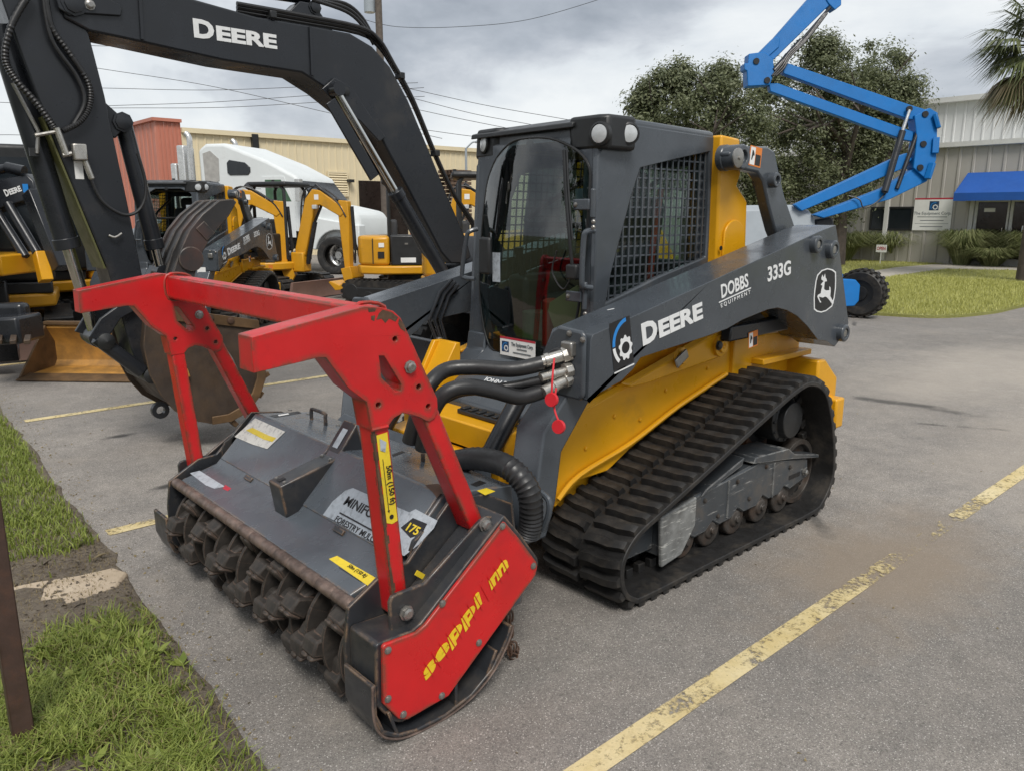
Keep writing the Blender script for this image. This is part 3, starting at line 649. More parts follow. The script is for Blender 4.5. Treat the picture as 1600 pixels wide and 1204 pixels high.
# beige warehouse along the back, wall on y = WY facing +y
WY = -27.0
wh = empty('warehouse', 'long beige ribbed metal warehouse with salmon red end bay', 'building', (-12, WY, 0))
wx0 = at(282, 200, 1, WY).x; we = at(300, 199, 1, WY).z
clad(wh, 'beige_cladding', (wx0, WY, 0), (-1, 0, 0), 39.6, 0, 4.55, 0.9, 3)
wxr = at(246, 185, 1, WY + .3).x
clad(wh, 'salmon_cladding', (wxr, WY, 0), (-1, 0, 0), wxr - wx0, 0, 4.88, (wxr - wx0) / 3, 2)
clad(wh, 'salmon_cladding', (wxr, WY - 13.5, 0), (0, 1, 0), 13.5, 0, 4.88, 0.9, 2)
part('eave_trim', wh, 'beige_cladding', B().box(wx0 - 40, wx0, WY - .1, WY + .14, 4.53, 4.70), smooth=0)
part('parapet_trim', wh, 'salmon_cladding', B().box(wx0 - .02, wxr + .1, WY - .1, WY + .12, 4.87, 4.98).box(wxr - .02, wxr + .12, WY - 14, WY + .1, 4.871, 4.981), smooth=0)
part('core', wh, 'beige_cladding', B().box(wx0 - 40, wxr - .04, WY - 14, WY - .04, 0, 4.52), smooth=0)
bx = at(602, 330, 1, WY)
part('open_bay_shade', wh, 'door_dark', B().box(bx.x - 1.15, bx.x + 1.3, WY - .3, WY + .05, 0, 3.05), smooth=0)  # solid dark slab paints the shade inside the open bay
part('red_door', wh, 'salmon_cladding', B().box(bx.x - 2.3, bx.x - 1.25, WY + .04, WY + .08, 0, 2.6), smooth=0)
vt = at(529, 288, 1, WY + .1)
lv = part('louver_vent', wh, 'beige_cladding', B().plate(rect(vt.x - .48, vt.z - .5, vt.x + .48, vt.z + .5), [rect(vt.x - .42, vt.z - .44, vt.x + .42, vt.z + .44)], 'y', WY + .03, WY + .1), smooth=0)
lm = B().box(-.43, .43, -.02, .02, -.035, .035).mesh('slat', 'beige_cladding', 0)
for k in range(9):
    s_ = put('slat', lm, lv); s_.matrix_basis = MX.Translation((vt.x, WY + .07, vt.z - .4 + k * .1)) @ MX.Rotation(rad(35), 4, 'X')
el = at(398, 225, 1, WY + .1)
part('meter_box', wh, 'black_plastic', B().box(el.x - .12, el.x + .12, WY + .03, WY + .2, el.z - .35, el.z + .35).tube([(el.x, WY + .1, el.z - .3), (el.x - .4, WY + .1, el.z - .5), (el.x - .3, WY + .1, el.z - .9)], .02, 6, 4))
fl = at(548, 283, 1, WY + .2)
part('flood_light', wh, 'black_plastic', B().box(fl.x - .12, fl.x + .12, WY + .03, WY + .3, fl.z - .06, fl.z + .06))

# stack of pallets
pp = at(711, 300, 1, -24.0)
PX = pp.x; pg = 'pallets stacked by the warehouse'
for k in range(14):
    z = 0.16 * k + 1.25
    r0 = empty('pallet', 'weathered wooden pallet in the tall stack by the warehouse wall', 'pallet', (PX, -24.0, z), pg)
    if k == 0:
        for j in range(3): part('bearer', r0, 'pallet_wood', B().box(PX - .5, PX + .5, -24.5 + j * .45, -24.4 + j * .45, z, z + .1), smooth=0)
        for j in range(6): part('board', r0, 'pallet_wood', B().box(PX - .5 + j * .18, PX - .4 + j * .18, -24.5, -23.5, z + .101, z + .122), smooth=0)
        first = r0
    else:
        for ch in list(first.children):
            c2 = ch.copy(); COL.objects.link(c2); c2.parent = r0; c2.matrix_parent_inverse = ch.matrix_parent_inverse.copy()
    r0.rotation_euler = (0, 0, random.uniform(-.06, .06))
rk = empty('pallet_rack', 'dark steel rack holding up the pallet stack', 'rack', (PX, -24.0, 0))
for a in (-.5, .5):
    for c_ in (-.5, .5): part('leg', rk, 'black_plastic', B().box(PX + a - .04, PX + a + .04, -24 + c_ - .04, -24 + c_ + .04, 0, 1.2))
part('deck', rk, 'black_plastic', B().box(PX - .6, PX + .6, -24.6, -23.4, 1.2, 1.245))

# ------------------------------------------------------------------ poles, lamps, wires
up_ = far(592, 30, 26)
ut = empty('utility_pole', 'tall wooden utility pole rising behind the excavator boom', 'pole', (up_.x, up_.y, 0))
part('shaft', ut, 'pole_wood', B().cyl((up_.x, up_.y, 0), (up_.x, up_.y, 9.6), .15, 12, .11))
part('cross_arm', ut, 'pole_wood', B().beam(V((up_.x, up_.y, 9.1)) - RIGHT * 1.1, V((up_.x, up_.y, 9.1)) + RIGHT * 1.1, .1, .12))
part('transformer', ut, 'lift_grey', B().cyl(V((up_.x, up_.y, 8.2)) - RIGHT * .3, V((up_.x, up_.y, 8.9)) - RIGHT * .3, .18, 14))
def street_lamp(u, v, u2, v2, dist, label):
    p = far(u, v, dist); q = far(u2, v2, dist)
    t = empty('street_lamp', label, 'street lamp', (q.x, q.y, 0), 'lamps above the warehouse roof')
    part('column', t, 'lift_grey', B().cyl((q.x, q.y, 0), (q.x, q.y, q.z), .07, 10, .05))
    d = (p - q)
    part('arm', t, 'lift_grey', B().tube([q - V((0, 0, .02)), q + d * .5 + V((0, 0, .08)), p - d * .2], .035, 8, 4))
    part('lamp_head', t, 'lift_grey', B().beam(p - d * .25, p + d * .12, .22, .09), bevel=.02)
street_lamp(748, 220, 728, 232, 33, 'grey street lamp head over the roof beside the loader cab')
street_lamp(575, 198, 560, 205, 33, 'grey street lamp head seen behind the excavator boom')
def wire(pts, dist, label):
    if dist >= 34:                                # run on towards the next poles
        (a, b_), (c_, d_), (e_, f_), (g_, h_) = pts[0], pts[1], pts[-2], pts[-1]
        pts = [(a - (c_ - a) * .9, b_ - (d_ - b_) * .9)] + pts + [(g_ + (g_ - e_) * .9, h_ + (h_ - f_) * .9)]
    P = [far(u, v, dist) for u, v in pts]
    part('power_line', None, 'wire', B().tube(P, .0068 * dist / 20, 5, 8), label=label, cat='cable')
wire([(560, 28), (620, 42), (720, 42), (830, 30), (960, -8)], 26, 'dark overhead cable sagging from the utility pole to upper right')
wire([(150, 72), (300, 78), (480, 135), (560, 170)], 34, 'thin overhead wire sloping down behind the boom from upper left')
wire([(160, 108), (330, 135), (520, 178)], 34, 'thin overhead wire below the boom sloping towards the warehouse')
wire([(165, 138), (330, 141), (500, 135)], 36, 'nearly level overhead wire above the warehouse roof, upper one')
wire([(185, 165), (330, 160), (505, 148)], 36, 'nearly level overhead wire above the warehouse roof, middle one')
wire([(190, 169), (350, 168), (515, 159)], 36, 'nearly level overhead wire above the warehouse roof, lowest one')
wire([(645, 140), (760, 165), (880, 186)], 36, 'thin overhead wire right of the boom, top one')
wire([(650, 155), (740, 178), (820, 193)], 36, 'thin overhead wire right of the boom, second one')
wire([(655, 172), (720, 186), (790, 200)], 36, 'thin overhead wire right of the boom, third one')
wire([(670, 204), (720, 211), (770, 217)], 36, 'thin overhead wire right of the boom, lowest one')
wire([(205, 195), (240, 216), (297, 232)], 30, 'dark service cable drooping across the salmon red wall')
wire([(-5, 160), (20, 161), (60, 162)], 34, 'short overhead wire at the left edge, upper one')
wire([(-5, 211), (20, 211), (60, 212)], 34, 'short overhead wire at the left edge, lower one')

# ------------------------------------------------------------------ trees
def tree(name, label, base, H, crown_r, cz, nclump, nleaf, leaf, seed, lobes):
    r = random.Random(seed); t = empty(name, label, 'tree', tuple(base)); b = B(); base = V(base); tips = []
    lean = V((r.uniform(-.3, .3), r.uniform(-.3, .3), 0)); top = base + V((0, 0, H * .55)) + lean
    b.tube([base + V((0, 0, -.1)), base + V((0, 0, H * .2)) + lean * .2, top], [H * .034, H * .026, H * .015], 10, 3)
    for k in range(11):
        a = k * 2.4 + r.uniform(-.3, .3); s0 = base + V((0, 0, H * r.uniform(.18, .5))); e = base + V((math.cos(a) * crown_r * r.uniform(.45, .85), math.sin(a) * crown_r * r.uniform(.45, .85), H * r.uniform(.5, .9)))
        m = (s0 + e) / 2 + V((0, 0, H * .06)); b.tube([s0, m, e], [H * .014, H * .009, H * .003], 6, 3); tips += [m, e]
        for j in range(3):
            e2 = m + (e - m) * r.uniform(.1, .8) + V((r.uniform(-1, 1), r.uniform(-1, 1), r.uniform(-.2, .8))) * crown_r * .35; b.tube([m + (e - m) * .3, e2], [H * .006, H * .002], 5); tips.append(e2)
    part('trunk', t, 'bark', b)
    vs = []; fs = []
    cl = []
    for k in range(nclump):
        l = lobes[k % len(lobes)]
        while True:
            d = V((r.uniform(-1, 1), r.uniform(-1, 1), r.uniform(-1, 1)))
            if .30 < d.length < 1: break
        cl.append((base + V((l[0] + d.x * l[3], l[1] + d.y * l[3], l[2] + d.z * l[4])), r.uniform(.14, .5) * crown_r * .36))
    for c, cr_ in cl:
        for j in range(nleaf // nclump):
            d = V((r.gauss(0, 1), r.gauss(0, 1), r.gauss(0, .8))); p = c + d * cr_ * .55
            nm = (d * .5 + V((0, 0, .9)) + V((r.uniform(-1, 1), r.uniform(-1, 1), r.uniform(-1, 1))) * .75).normalized(); a = nm.cross(V((r.uniform(-1, 1), r.uniform(-1, 1), r.uniform(-1, 1)))).normalized(); q = nm.cross(a); s_ = leaf * r.uniform(.6, 1.3); o = len(vs)
            vs += [p - a * s_, p + q * s_ * .42, p + a * s_, p - q * s_ * .42]; fs.append((o, o + 1, o + 2, o + 3))
    bb = B(); bb.v, bb.f = [tuple(v) for v in vs], fs
    put('crown', bb.mesh('crown', 'oak_leaf', 0, recalc=False), t)
    return t
def gpos(u, d):
    p = far(u, 335, d); return V((p.x, p.y, 0))
def lob(spec, d, base, s=1.0):                    # lobes given by photo position and pixel radius at distance d
    out = []
    for u, v, ru, rv, dd in spec:
        p = far(u, v, d + dd); k = d / FPX; out.append((p.x - base.x, p.y - base.y, p.z - base.z, ru * k * .90, rv * k * .90))
    return out
b1 = gpos(1075, 24)
tree('oak_tree', 'broad dark green oak behind the loader cab, left of the blue lift', b1, 6.4, 2.6, 4, 420, 80000, .060, 31,
     lob([(1040, 210, 62, 60, 0), (1105, 165, 55, 60, .6), (1160, 215, 70, 70, -.4), (1080, 265, 85, 65, .5), (1150, 290, 80, 60, 0), (1125, 130, 34, 34, 0), (1035, 150, 40, 42, 0), (1000, 160, 26, 28, .4), (1060, 118, 22, 22, 0), (1000, 260, 50, 60, .3), (1100, 300, 80, 50, 0), (1180, 310, 70, 50, .4), (1010, 210, 40, 45, 0), (1070, 200, 60, 60, -.5), (1140, 180, 60, 60, -.6)], 24, b1))
b2 = gpos(1315, 25)
tree('oak_tree', 'tall loose crowned oak standing behind the arms of the blue lift', b2, 7.6, 3.2, 4, 460, 86000, .060, 32,
     lob([(1290, 110, 48, 48, 0), (1370, 105, 46, 40, .5), (1250, 170, 60, 60, 0), (1330, 190, 70, 65, .4), (1390, 165, 44, 50, -.3), (1230, 250, 70, 60, 0), (1300, 265, 80, 55, .5), (1285, 75, 26, 22, 0), (1415, 150, 28, 30, 0), (1200, 130, 30, 30, .5), (1290, 310, 80, 48, 0), (1210, 310, 60, 50, .3), (1350, 250, 50, 50, 0), (1270, 220, 70, 70, -.6), (1330, 140, 50, 50, -.4), (1380, 215, 40, 50, .2)], 25, b2))
# palm
pb = gpos(1618, 19)
pt = empty('palm_tree', 'fan palm with drooping tan dead fronds at the right edge', 'palm tree', tuple(pb))
part('trunk', pt, 'bark', B().tube([pb, pb + V((0, 0, 2.5)), pb + V((0, 0, 5.2))], [.24, .2, .2], 14, 4))
r = random.Random(44); pv = {'palm_leaf': B(), 'palm_dead': B()}
hc = pb + V((0, 0, 5.5))
for k in range(112):
    a = r.uniform(0, 2 * PI); el_ = r.uniform(-1.1, 1.2); dead = el_ < -0.45; bb = pv['palm_dead' if dead and r.random() < .75 else 'palm_leaf']
    d = V((math.cos(a) * math.cos(el_), math.sin(a) * math.cos(el_), math.sin(el_)))
    p1 = hc + d * r.uniform(.75, 1.2); side = d.cross(V((0, 0, 1))).normalized()
    bb.tube([hc, p1], [.02, .012], 4)
    for j in range(26):
        th = rad(-78 + 156 * j / 25); f = (d * math.cos(th) + side * math.sin(th)).normalized(); ln = r.uniform(.9, 1.2) * (1 - .25 * abs(th))
        e1 = p1 + f * ln * .55 + V((0, 0, -.05)); e2 = p1 + f * ln + V((0, 0, -.32 - r.uniform(0, .15))); wv_ = f.cross(d).normalized() * .0 + side.cross(f).cross(f).normalized() * .0 + V((-f.y, f.x, 0)) * .026
        bb.add([p1, e1 - wv_, e1 + wv_, e2], [(0, 1, 2), (1, 3, 2)])
for k_ in pv: put('fronds' if k_ == 'palm_leaf' else 'dead_fronds', pv[k_].mesh('fronds', k_, 0, recalc=False), pt, label='dry tan hanging fronds' if k_ == 'palm_dead' else None)
# ornamental grasses at the wall
def clump(u, v, h, rd, n, seed, label):
    p = at(u, v, 2, .05); r = random.Random(seed); b = B()
    for k in range(n):
        a = r.uniform(0, 2 * PI); q = p + V((math.cos(a), math.sin(a), 0)) * rd * .25 * r.random(); a += r.uniform(-.4, .4)
        hh = h * r.uniform(.6, 1.1); o = rd * r.uniform(.2, 1.0); d = V((math.cos(a), math.sin(a), 0)); s_ = V((-d.y, d.x, 0)) * .009
        m = q + d * o * .35 + V((0, 0, hh * .7)); e = q + d * o * .8 + V((0, 0, hh)); f = q + d * o * 1.25 + V((0, 0, hh * .8))
        b.add([q - s_, q + s_, m - s_, m + s_, e - s_ * .7, e + s_ * .7, f], [(0, 1, 3, 2), (2, 3, 5, 4), (4, 5, 6)])
    put('ornamental_grass', b.mesh('ornamental_grass', 'clump_leaf', 0, recalc=False), None, label=label, cat='ornamental grass', group='grasses along the grey wall')
clump(1318, 407, 0.90, 1.00, 1700, 1, 'arching ornamental grass nearest the blue lift')
clump(1350, 405, 0.95, 1.12, 1700, 2, 'arching ornamental grass second from the blue lift')
clump(1392, 407, 0.95, 1.12, 1700, 3, 'arching ornamental grass behind the little yard sign')
clump(1428, 405, 0.95, 1.12, 1700, 4, 'arching ornamental grass left of the walkway end, under the company sign')
clump(1502, 414, 1.05, 0.94, 1700, 5, 'upright ornamental grass left of the glass doors')
clump(1548, 416, 0.55, 1.00, 1700, 6, 'low ornamental grass in front of the glass doors')
clump(1585, 415, 1.05, 1.12, 1700, 7, 'ornamental grass at the right edge before the doors')
clump(1620, 418, 1.05, 1.12, 1700, 8, 'ornamental grass cut by the right edge of the picture')
# ------------------------------------------------------------------ compact track loader in the foreground (nose to +x, origin on its centre line)
def fit(txt, a, b, h, matn, parent, up=(0, 0, 1), lift=.0015, bold=.02, name='lettering', space=1.0):
    me = text_mesh(txt, 1.0, bold=bold, space=space); xs = [v.co.x for v in me.vertices]; ys = [v.co.y for v in me.vertices]
    a = V(a); b = V(b); ln = (b - a).length; sx = ln / (max(xs) - min(xs)); sy = h / (max(ys) - min(0, min(ys)) if max(ys) > 0 else 1)
    me.transform(MX.Diagonal((sx, sy, 1, 1)) @ MX.Translation((-min(xs), 0, 0)))
    M4 = frame_at(a, b - a, up); me.transform(M4 @ MX.Translation((0, 0, lift)))
    me.materials.clear(); me.materials.append(MT[matn]); me.name = name; return put(name, me, parent)
def deere_fit(a, b, h, matn, parent, up=(0, 0, 1), lift=.0015):
    a = V(a); b = V(b); t = a + (b - a) * .235
    fit('D', a, t, h, matn, parent, up, lift, .045); fit('EERE', t + (b - a) * .025, b, h * .80, matn, parent, up, lift, .045)
def mir(b, c=0.0):
    m = B(); m.v = [(x, 2 * c - y, z) for x, y, z in b.v]; m.f = [tuple(reversed(f)) for f in b.f]; return m
def both(name, parent, matn, fn, bevel=0.0, **k):
    a = part(name, parent, matn, fn(), bevel, **k); c = part(name, parent, matn, mir(fn()), bevel, **k); return a, c
ld = empty('compact_track_loader', 'grey and yellow rubber tracked loader in the foreground carrying the red mulcher', 'track loader', (-.85, 0, 0))
# --- hull
hull = [(0.10, .32), (0.14, .54), (-.02, .57), (-.38, .60), (-.42, .96), (-1.28, 1.04), (-2.02, 1.02), (-2.06, .46), (-1.85, .30)]
part('chassis', ld, 'machine_yellow', B().prism(hull, 'y', -.54, .54), .012)
sidep = pl(1, .60, [(868, 792), (873, 700), (905, 645), (1000, 592), (1120, 520), (1140, 520), (1142, 560), (1250, 545), (1252, 580), (1135, 590), (1060, 640), (985, 700), (950, 735), (905, 750)])
both('side_panel', ld, 'machine_yellow', lambda: B().prism(sidep, 'y', .545, .60), .006)
up1 = pl(1, .66, [(985, 600), (1010, 585), (1130, 515), (1137, 520), (1139, 548), (1132, 556), (1010, 600), (985, 606)])
both('frame_rail', ld, 'machine_yellow', lambda: B().prism(up1, 'y', .601, .66), .008)
lip = [at(872, 780, 1, .62), at(905, 742, 1, .62), at(985, 692, 1, .62), at(1060, 634, 1, .62), at(1135, 584, 1, .62)]
both('fender_lip', ld, 'machine_yellow', lambda: B().tube(lip, .012, 8, 4))
for u, v, r_ in ((1123, 540, .055), (1062, 558, .05)):
    p = at(u, v, 1, .66)
    part('boss', ld, 'machine_yellow', B().lathe(p, (0, 1, 0), [(r_, 0), (r_, .018), (r_ * .62, .02), (r_ * .6, .035), (r_ * .3, .035), (0, .02)], 22), .002)
p = at(1065, 560, 1, .70)
part('tie_down_plate', ld, 'steel', B().cbox(p, (.10, .012, .05), MX.Rotation(rad(28), 3, 'Y')), .01)
bolt(ld, at(1123, 540, 1, .69), (0, 1, 0), .02, .012, 'black_plastic')
fl_ = [(-1.55, .52), (-1.55, .80), (-1.90, .80), (-2.06, .70), (-2.06, .52)]
both('rear_fender', ld, 'machine_yellow', lambda: B().prism([(-1.90, .56), (-1.90, .83), (-1.98, .83), (-2.12, .72), (-2.15, .70), (-2.15, .58)], 'y', .50, .82), .014)
both('rear_deck', ld, 'machine_yellow', lambda: B().box(-2.04, -1.5, .541, .70, .835, .87), .006)
part('rear_bumper', ld, 'machine_yellow', B().box(-2.10, -2.0, -.9, .9, .42, .60), .012)
part('engine_cover', ld, 'charcoal_paint', B().prism([(-1.30, 1.045), (-1.34, 1.40), (-1.98, 1.34), (-2.02, 1.045)], 'y', -.50, .50), .02)
for k in range(9):
    both('grille_slat', ld, 'black_plastic', lambda: B().box(-1.95 + k * .065, -1.91 + k * .065, .501, .515, 1.08, 1.30))
both('side_cover', ld, 'black_plastic', lambda: B().box(-1.98, -1.1, .50, .53, 1.0, 1.17))
both('rear_box', ld, 'machine_yellow', lambda: B().box(-2.03, -1.32, .545, .625, .74, .99), .008)

# --- tracks
path = [(-.14, 0), (-.6, 0), (-1.1, 0), (-1.62, 0), (-1.76, .045), (-1.855, .18), (-1.84, .38), (-1.76, .60), (-1.66, .745), (-1.50, .815), (-1.33, .80), (-1.0, .695), (-.6, .555), (-.25, .435), (-.06, .365), (.035, .27), (.05, .17), (.02, .08), (-.05, .02)]
def loop_pts(n):
    P = [V((x, 0, z)) for x, z in path]; Q = P[-1:] + P + P[:2]; fine = []
    for i in range(1, len(P) + 1):
        a, b_, c_, d_ = Q[i - 1], Q[i], Q[i + 1], Q[i + 2] if i + 2 < len(Q) else Q[2]
        for k in range(16):
            t = k / 16; fine.append(.5 * ((2 * b_) + (c_ - a) * t + (2 * a - 5 * b_ + 4 * c_ - d_) * t * t + (3 * b_ - a - 3 * c_ + d_) * t ** 3))
    ln = [0]
    for i in range(len(fine)): ln.append(ln[-1] + (fine[(i + 1) % len(fine)] - fine[i]).length)
    out = []; j = 0
    for k in range(n):
        s = ln[-1] * k / n
        while ln[j + 1] < s: j += 1
        a, b_ = fine[j], fine[(j + 1) % len(fine)]; out.append(a + (b_ - a) * ((s - ln[j]) / max(ln[j + 1] - ln[j], 1e-6)))
    return out
TB, TW0, TW1 = .024, .55, 1.0
def belt(y0, y1):
    P = loop_pts(150); n = len(P); b = B(); vs = []; fs = []
    for i in range(n):
        t = (P[(i + 1) % n] - P[i - 1]).normalized(); nr = V((t.z, 0, -t.x)); nr = -nr if (P[i] + nr * .1 - V((-.85, 0, .35))).length < (P[i] - V((-.85, 0, .35))).length else nr
        o = P[i] - nr * .022; q = P[i] - nr * (.022 + TB)
        vs += [(o.x, y0, o.z), (o.x, y1, o.z), (q.x, y1, q.z), (q.x, y0, q.z)]
    for i in range(n):
        a, c_ = i * 4, ((i + 1) % n) * 4
        for k in range(4): fs.append((a + k, a + (k + 1) % 4, c_ + (k + 1) % 4, c_ + k))
    return b.add(vs, fs)
def lug_mesh(flip):
    # bar: local x along travel, y across, z out of the belt; slightly bent ends, tapered
    b = B(); rw = []
    for y, o in ((0.0, .008), (.05, 0), (.13, 0), (.19, -.012), (.207, -.016)):
        y2 = y if not flip else -y
        h = .030 if y < .2 else .022
        rw.append([(-.025 + o, y2, -.002), (-.017 + o, y2, h), (.017 + o, y2, h), (.025 + o, y2, -.002)])
    b.sheet(rw); n = len(rw)
    b.f.append((0, 1, 2, 3)); b.f.append(tuple((n - 1) * 4 + k for k in (3, 2, 1, 0)))
    return b.mesh('tread_bar', 'rubber', 30)
LM = (lug_mesh(False), lug_mesh(True))
def guide(side):
    b = B(); P = loop_pts(54); yc = (TW0 + TW1) / 2 * side; n = len(P)
    for i in range(n):
        tg = (P[(i + 1) % n] - P[i - 1]).normalized(); nr = V((tg.z, 0, -tg.x))
        if (P[i] + nr * .1 - V((-.85, 0, .35))).length < (P[i] - V((-.85, 0, .35))).length: nr = -nr
        c_ = P[i] - nr * (.022 + TB + .02); R3 = MX(((tg.x, 0, nr.x), (0, 1, 0), (tg.z, 0, nr.z)))
        for dy in (-.05, .05): b.cbox((c_.x, yc + dy, c_.z), (.045, .035, .045), R3)
    return b
for sd_ in (1, -1):
    y0, y1 = (TW0, TW1) if sd_ > 0 else (-TW1, -TW0)
    t = part('rubber_track', ld, 'rubber', belt(y0, y1), .004, smooth=50)
    P = loop_pts(108); yc = (y0 + y1) / 2; n = len(P)
    for i in range(n):
        half = i % 2
        tg = (P[(i + 1) % n] - P[i - 1]).normalized(); nr = V((tg.z, 0, -tg.x))
        if (P[i] + nr * .1 - V((-.85, 0, .35))).length < (P[i] - V((-.85, 0, .35))).length: nr = -nr
        xv = V((0, 1, 0)).cross(nr)
        o = put('tread_bar', LM[half], t)
        o.matrix_basis = MX(((xv.x, 0, nr.x, P[i].x - nr.x * .022), (0, 1, 0, yc + (.014 if half == 0 else -.014)), (xv.z, 0, nr.z, P[i].z - nr.z * .022), (0, 0, 0, 1)))
    part('guide_lugs', t, 'rubber', guide(sd_), .004, kind='stuff')
# --- track frame, rollers, idlers, sprocket (left and right)
def tf():
    return B().prism([(-.36, .12), (-.36, .33), (-.62, .35), (-1.20, .40), (-1.70, .31), (-1.72, .20), (-1.52, .165), (-1.46, .20), (-1.40, .165), (-1.30, .165), (-1.24, .20), (-1.18, .155), (-1.06, .155), (-1.0, .19), (-.94, .15), (-.84, .145), (-.78, .18), (-.72, .14), (-.63, .135), (-.57, .17), (-.5, .13)], 'y', .70, .90)
for q in both('track_frame', ld, 'track_frame', tf, .01): pass
both('front_guard', ld, 'scuffed_guard', lambda: B().prism([(-.35, .08), (-.33, .33), (-.60, .36), (-.60, .22), (-.50, .10)], 'y', .901, .925), .008)
both('tension_cover', ld, 'track_frame', lambda: B().prism([(-.66, .34), (-.70, .37), (-1.02, .46), (-1.00, .42)], 'y', .72, .91), .004)
both('rear_cover', ld, 'track_frame', lambda: B().prism([(-1.10, .41), (-1.12, .44), (-1.45, .42), (-1.52, .375), (-1.80, .315), (-1.80, .295), (-1.5, .35)], 'y', .72, .915), .004)
both('idler_arm', ld, 'track_frame', lambda: B().box(-.36, -.10, .74, .86, .15, .27), .008)
for x, r_ in ((-.165, .150), (-1.655, .185)):
    zc = .235 if x < -1 else .205
    for sgn in (1, -1):
        part('idler_wheel', ld, 'roller_steel', B().lathe((x, sgn * (.70 if x > -1 else .82), zc), (0, sgn, 0), [(.05, 0), (r_ - .04, 0), (r_ - .03, -.01), (r_, -.01), (r_, .05), (r_ - .03, .05), (r_ - .035, .02), (.06, .02), (.06, .05), (.05, .06), (0, .06)], 32), .003)
for x in (-.57, -.78, -1.0, -1.24, -1.46):
    for sgn in (1, -1):
        part('roller', ld, 'roller_steel', B().lathe((x, sgn * .70, .135), (0, sgn, 0), [(0, 0), (.088, 0), (.088, .178), (.08, .185), (.045, .185), (.04, .195), (.018, .20), (.018, .212), (0, .212)], 24), .004)
both('drive_motor', ld, 'black_plastic', lambda: B().lathe((-1.52, .56, .56), (0, 1, 0), [(.17, 0), (.17, .14), (.13, .15), (.13, .28), (.105, .29), (.10, .33), (0, .34)], 30), .004)
sp_ = []
for k in range(52):
    a = 2 * PI * k / 52; r_ = .215 if k % 4 < 2 else .175; sp_.append((-1.52 + r_ * math.cos(a), .56 + r_ * math.sin(a)))
both('sprocket', ld, 'rusty_steel', lambda: B().prism(sp_, 'y', .66, .70), .003)
for k in range(12):
    a = 2 * PI * k / 12; bolt(ld, (-1.52 + .118 * math.cos(a), .84, .56 + .118 * math.sin(a)), (0, 1, 0), .008, .01, 'black_plastic', 'hub_bolt')
bolt(ld, (-.14, .865, .21), (0, 1, 0), .02, .02); bolt(ld, (-1.66, .902, .24), (0, 1, 0), .016, .02)
both('axle_beam', ld, 'charcoal_paint', lambda: B().box(-.75, -.55, .54, .72, .20, .34).box(-1.35, -1.15, .54, .72, .20, .36))

# --- loader arms
arm = pl(1, .88, [(927, 523), (1110, 440), (1285, 360), (1306, 352), (1311, 385), (1318, 440), (1326, 505), (1319, 523), (1304, 542), (1292, 533), (1278, 531), (1262, 510), (1246, 494), (1230, 485), (1215, 481), (1199, 484), (1160, 500), (1136, 514), (1100, 527), (1028, 550), (1001, 559), (989, 577), (971, 595), (918, 624)])
arm = arm + [(.118, .925), (.112, 1.17)]
armL, armR = both('lift_arm', ld, 'charcoal_paint', lambda: B().prism(arm, 'y', .655, .88), .020, seg=3)
both('arm_leg', ld, 'charcoal_paint', lambda: B().prism([(.115, .98), (.135, .93), (.262, .80), (.305, .54), (.385, .43), (.36, .35), (.24, .35), (.185, .50), (.155, .70), (.0, .88), (-.05, .98)], 'y', .61, .775), .012, seg=3)
both('arm_end_plate', ld, 'charcoal_paint', lambda: B().prism([(.64, .93), (.60, .96), (.64, 1.10), (.69, 1.19), (.73, 1.215), (.86, 1.205), (.872, 1.18), (.872, .95), (.85, .925)], 'x', .118, .142), .012)
# pivot bosses on the outer face
for u, v, r_ in ((1271, 382, .045), (1296, 390, .05), (1313, 520, .05)):
    p = at(u, v, 1, .88)
    q = part('pin_boss', ld, 'charcoal_paint', B().lathe(p, (0, 1, 0), [(r_, -.002), (r_, .03), (r_ * .85, .036), (r_ * .55, .036), (r_ * .5, .02), (0, .02)], 24), .002)
    part('pin', q, 'steel', B().lathe(p + V((0, .02, 0)), (0, 1, 0), [(r_ * .42, 0), (r_ * .42, .01), (0, .011)], 16))
dbs = [(0, 1, 0)]
def AP(u, v): return at(u, v, 1, .8805)
deere_fit(AP(1004, 539), AP(1098, 496), (AP(1003, 504) - AP(1005, 539)).length, 'white_print', armL)
fit('DOBBS', AP(1127, 466), AP(1169, 447), .066, 'white_print', armL, bold=.02); decal_ = None
fit('EQUIPMENT', AP(1126, 481), AP(1172, 459), .022, 'white_print', armL, bold=.0, space=1.5)
a_, b_ = AP(1123, 473), AP(1173, 450)
part('rule', armL, 'white_print', B().beam(a_ + V((0, .001, 0)), b_ + V((0, .001, 0)), .001, .006))
fit('333G', AP(1199, 440), AP(1235, 428), .075, 'white_print', armL, bold=.025)
Z1 = lambda L_: [(1150 + x / 8.889, 410 + y / 8.889) for x, y in L_]
sh_o = Z1([(1270, 82), (1340, 98), (1388, 135), (1390, 250), (1386, 360), (1368, 500), (1335, 615), (1250, 680), (1180, 700), (1120, 688), (1080, 655), (1078, 500), (1086, 400), (1105, 260), (1128, 175), (1190, 110)])
cc = (1235, 395); sh_i = [((u - (1150 + cc[0] / 8.889)) * .91 + 1150 + cc[0] / 8.889, (v - (410 + cc[1] / 8.889)) * .945 + 410 + cc[1] / 8.889) for u, v in sh_o]
part('badge_ground', armL, 'black_print', B().plate(pl(1, .8805, sh_i), [], 'y', .8806, .8810), smooth=0)
part('badge_ring', armL, 'white_print', B().plate(pl(1, .881, sh_o), [pl(1, .881, sh_i)], 'y', .8808, .8816), smooth=0)
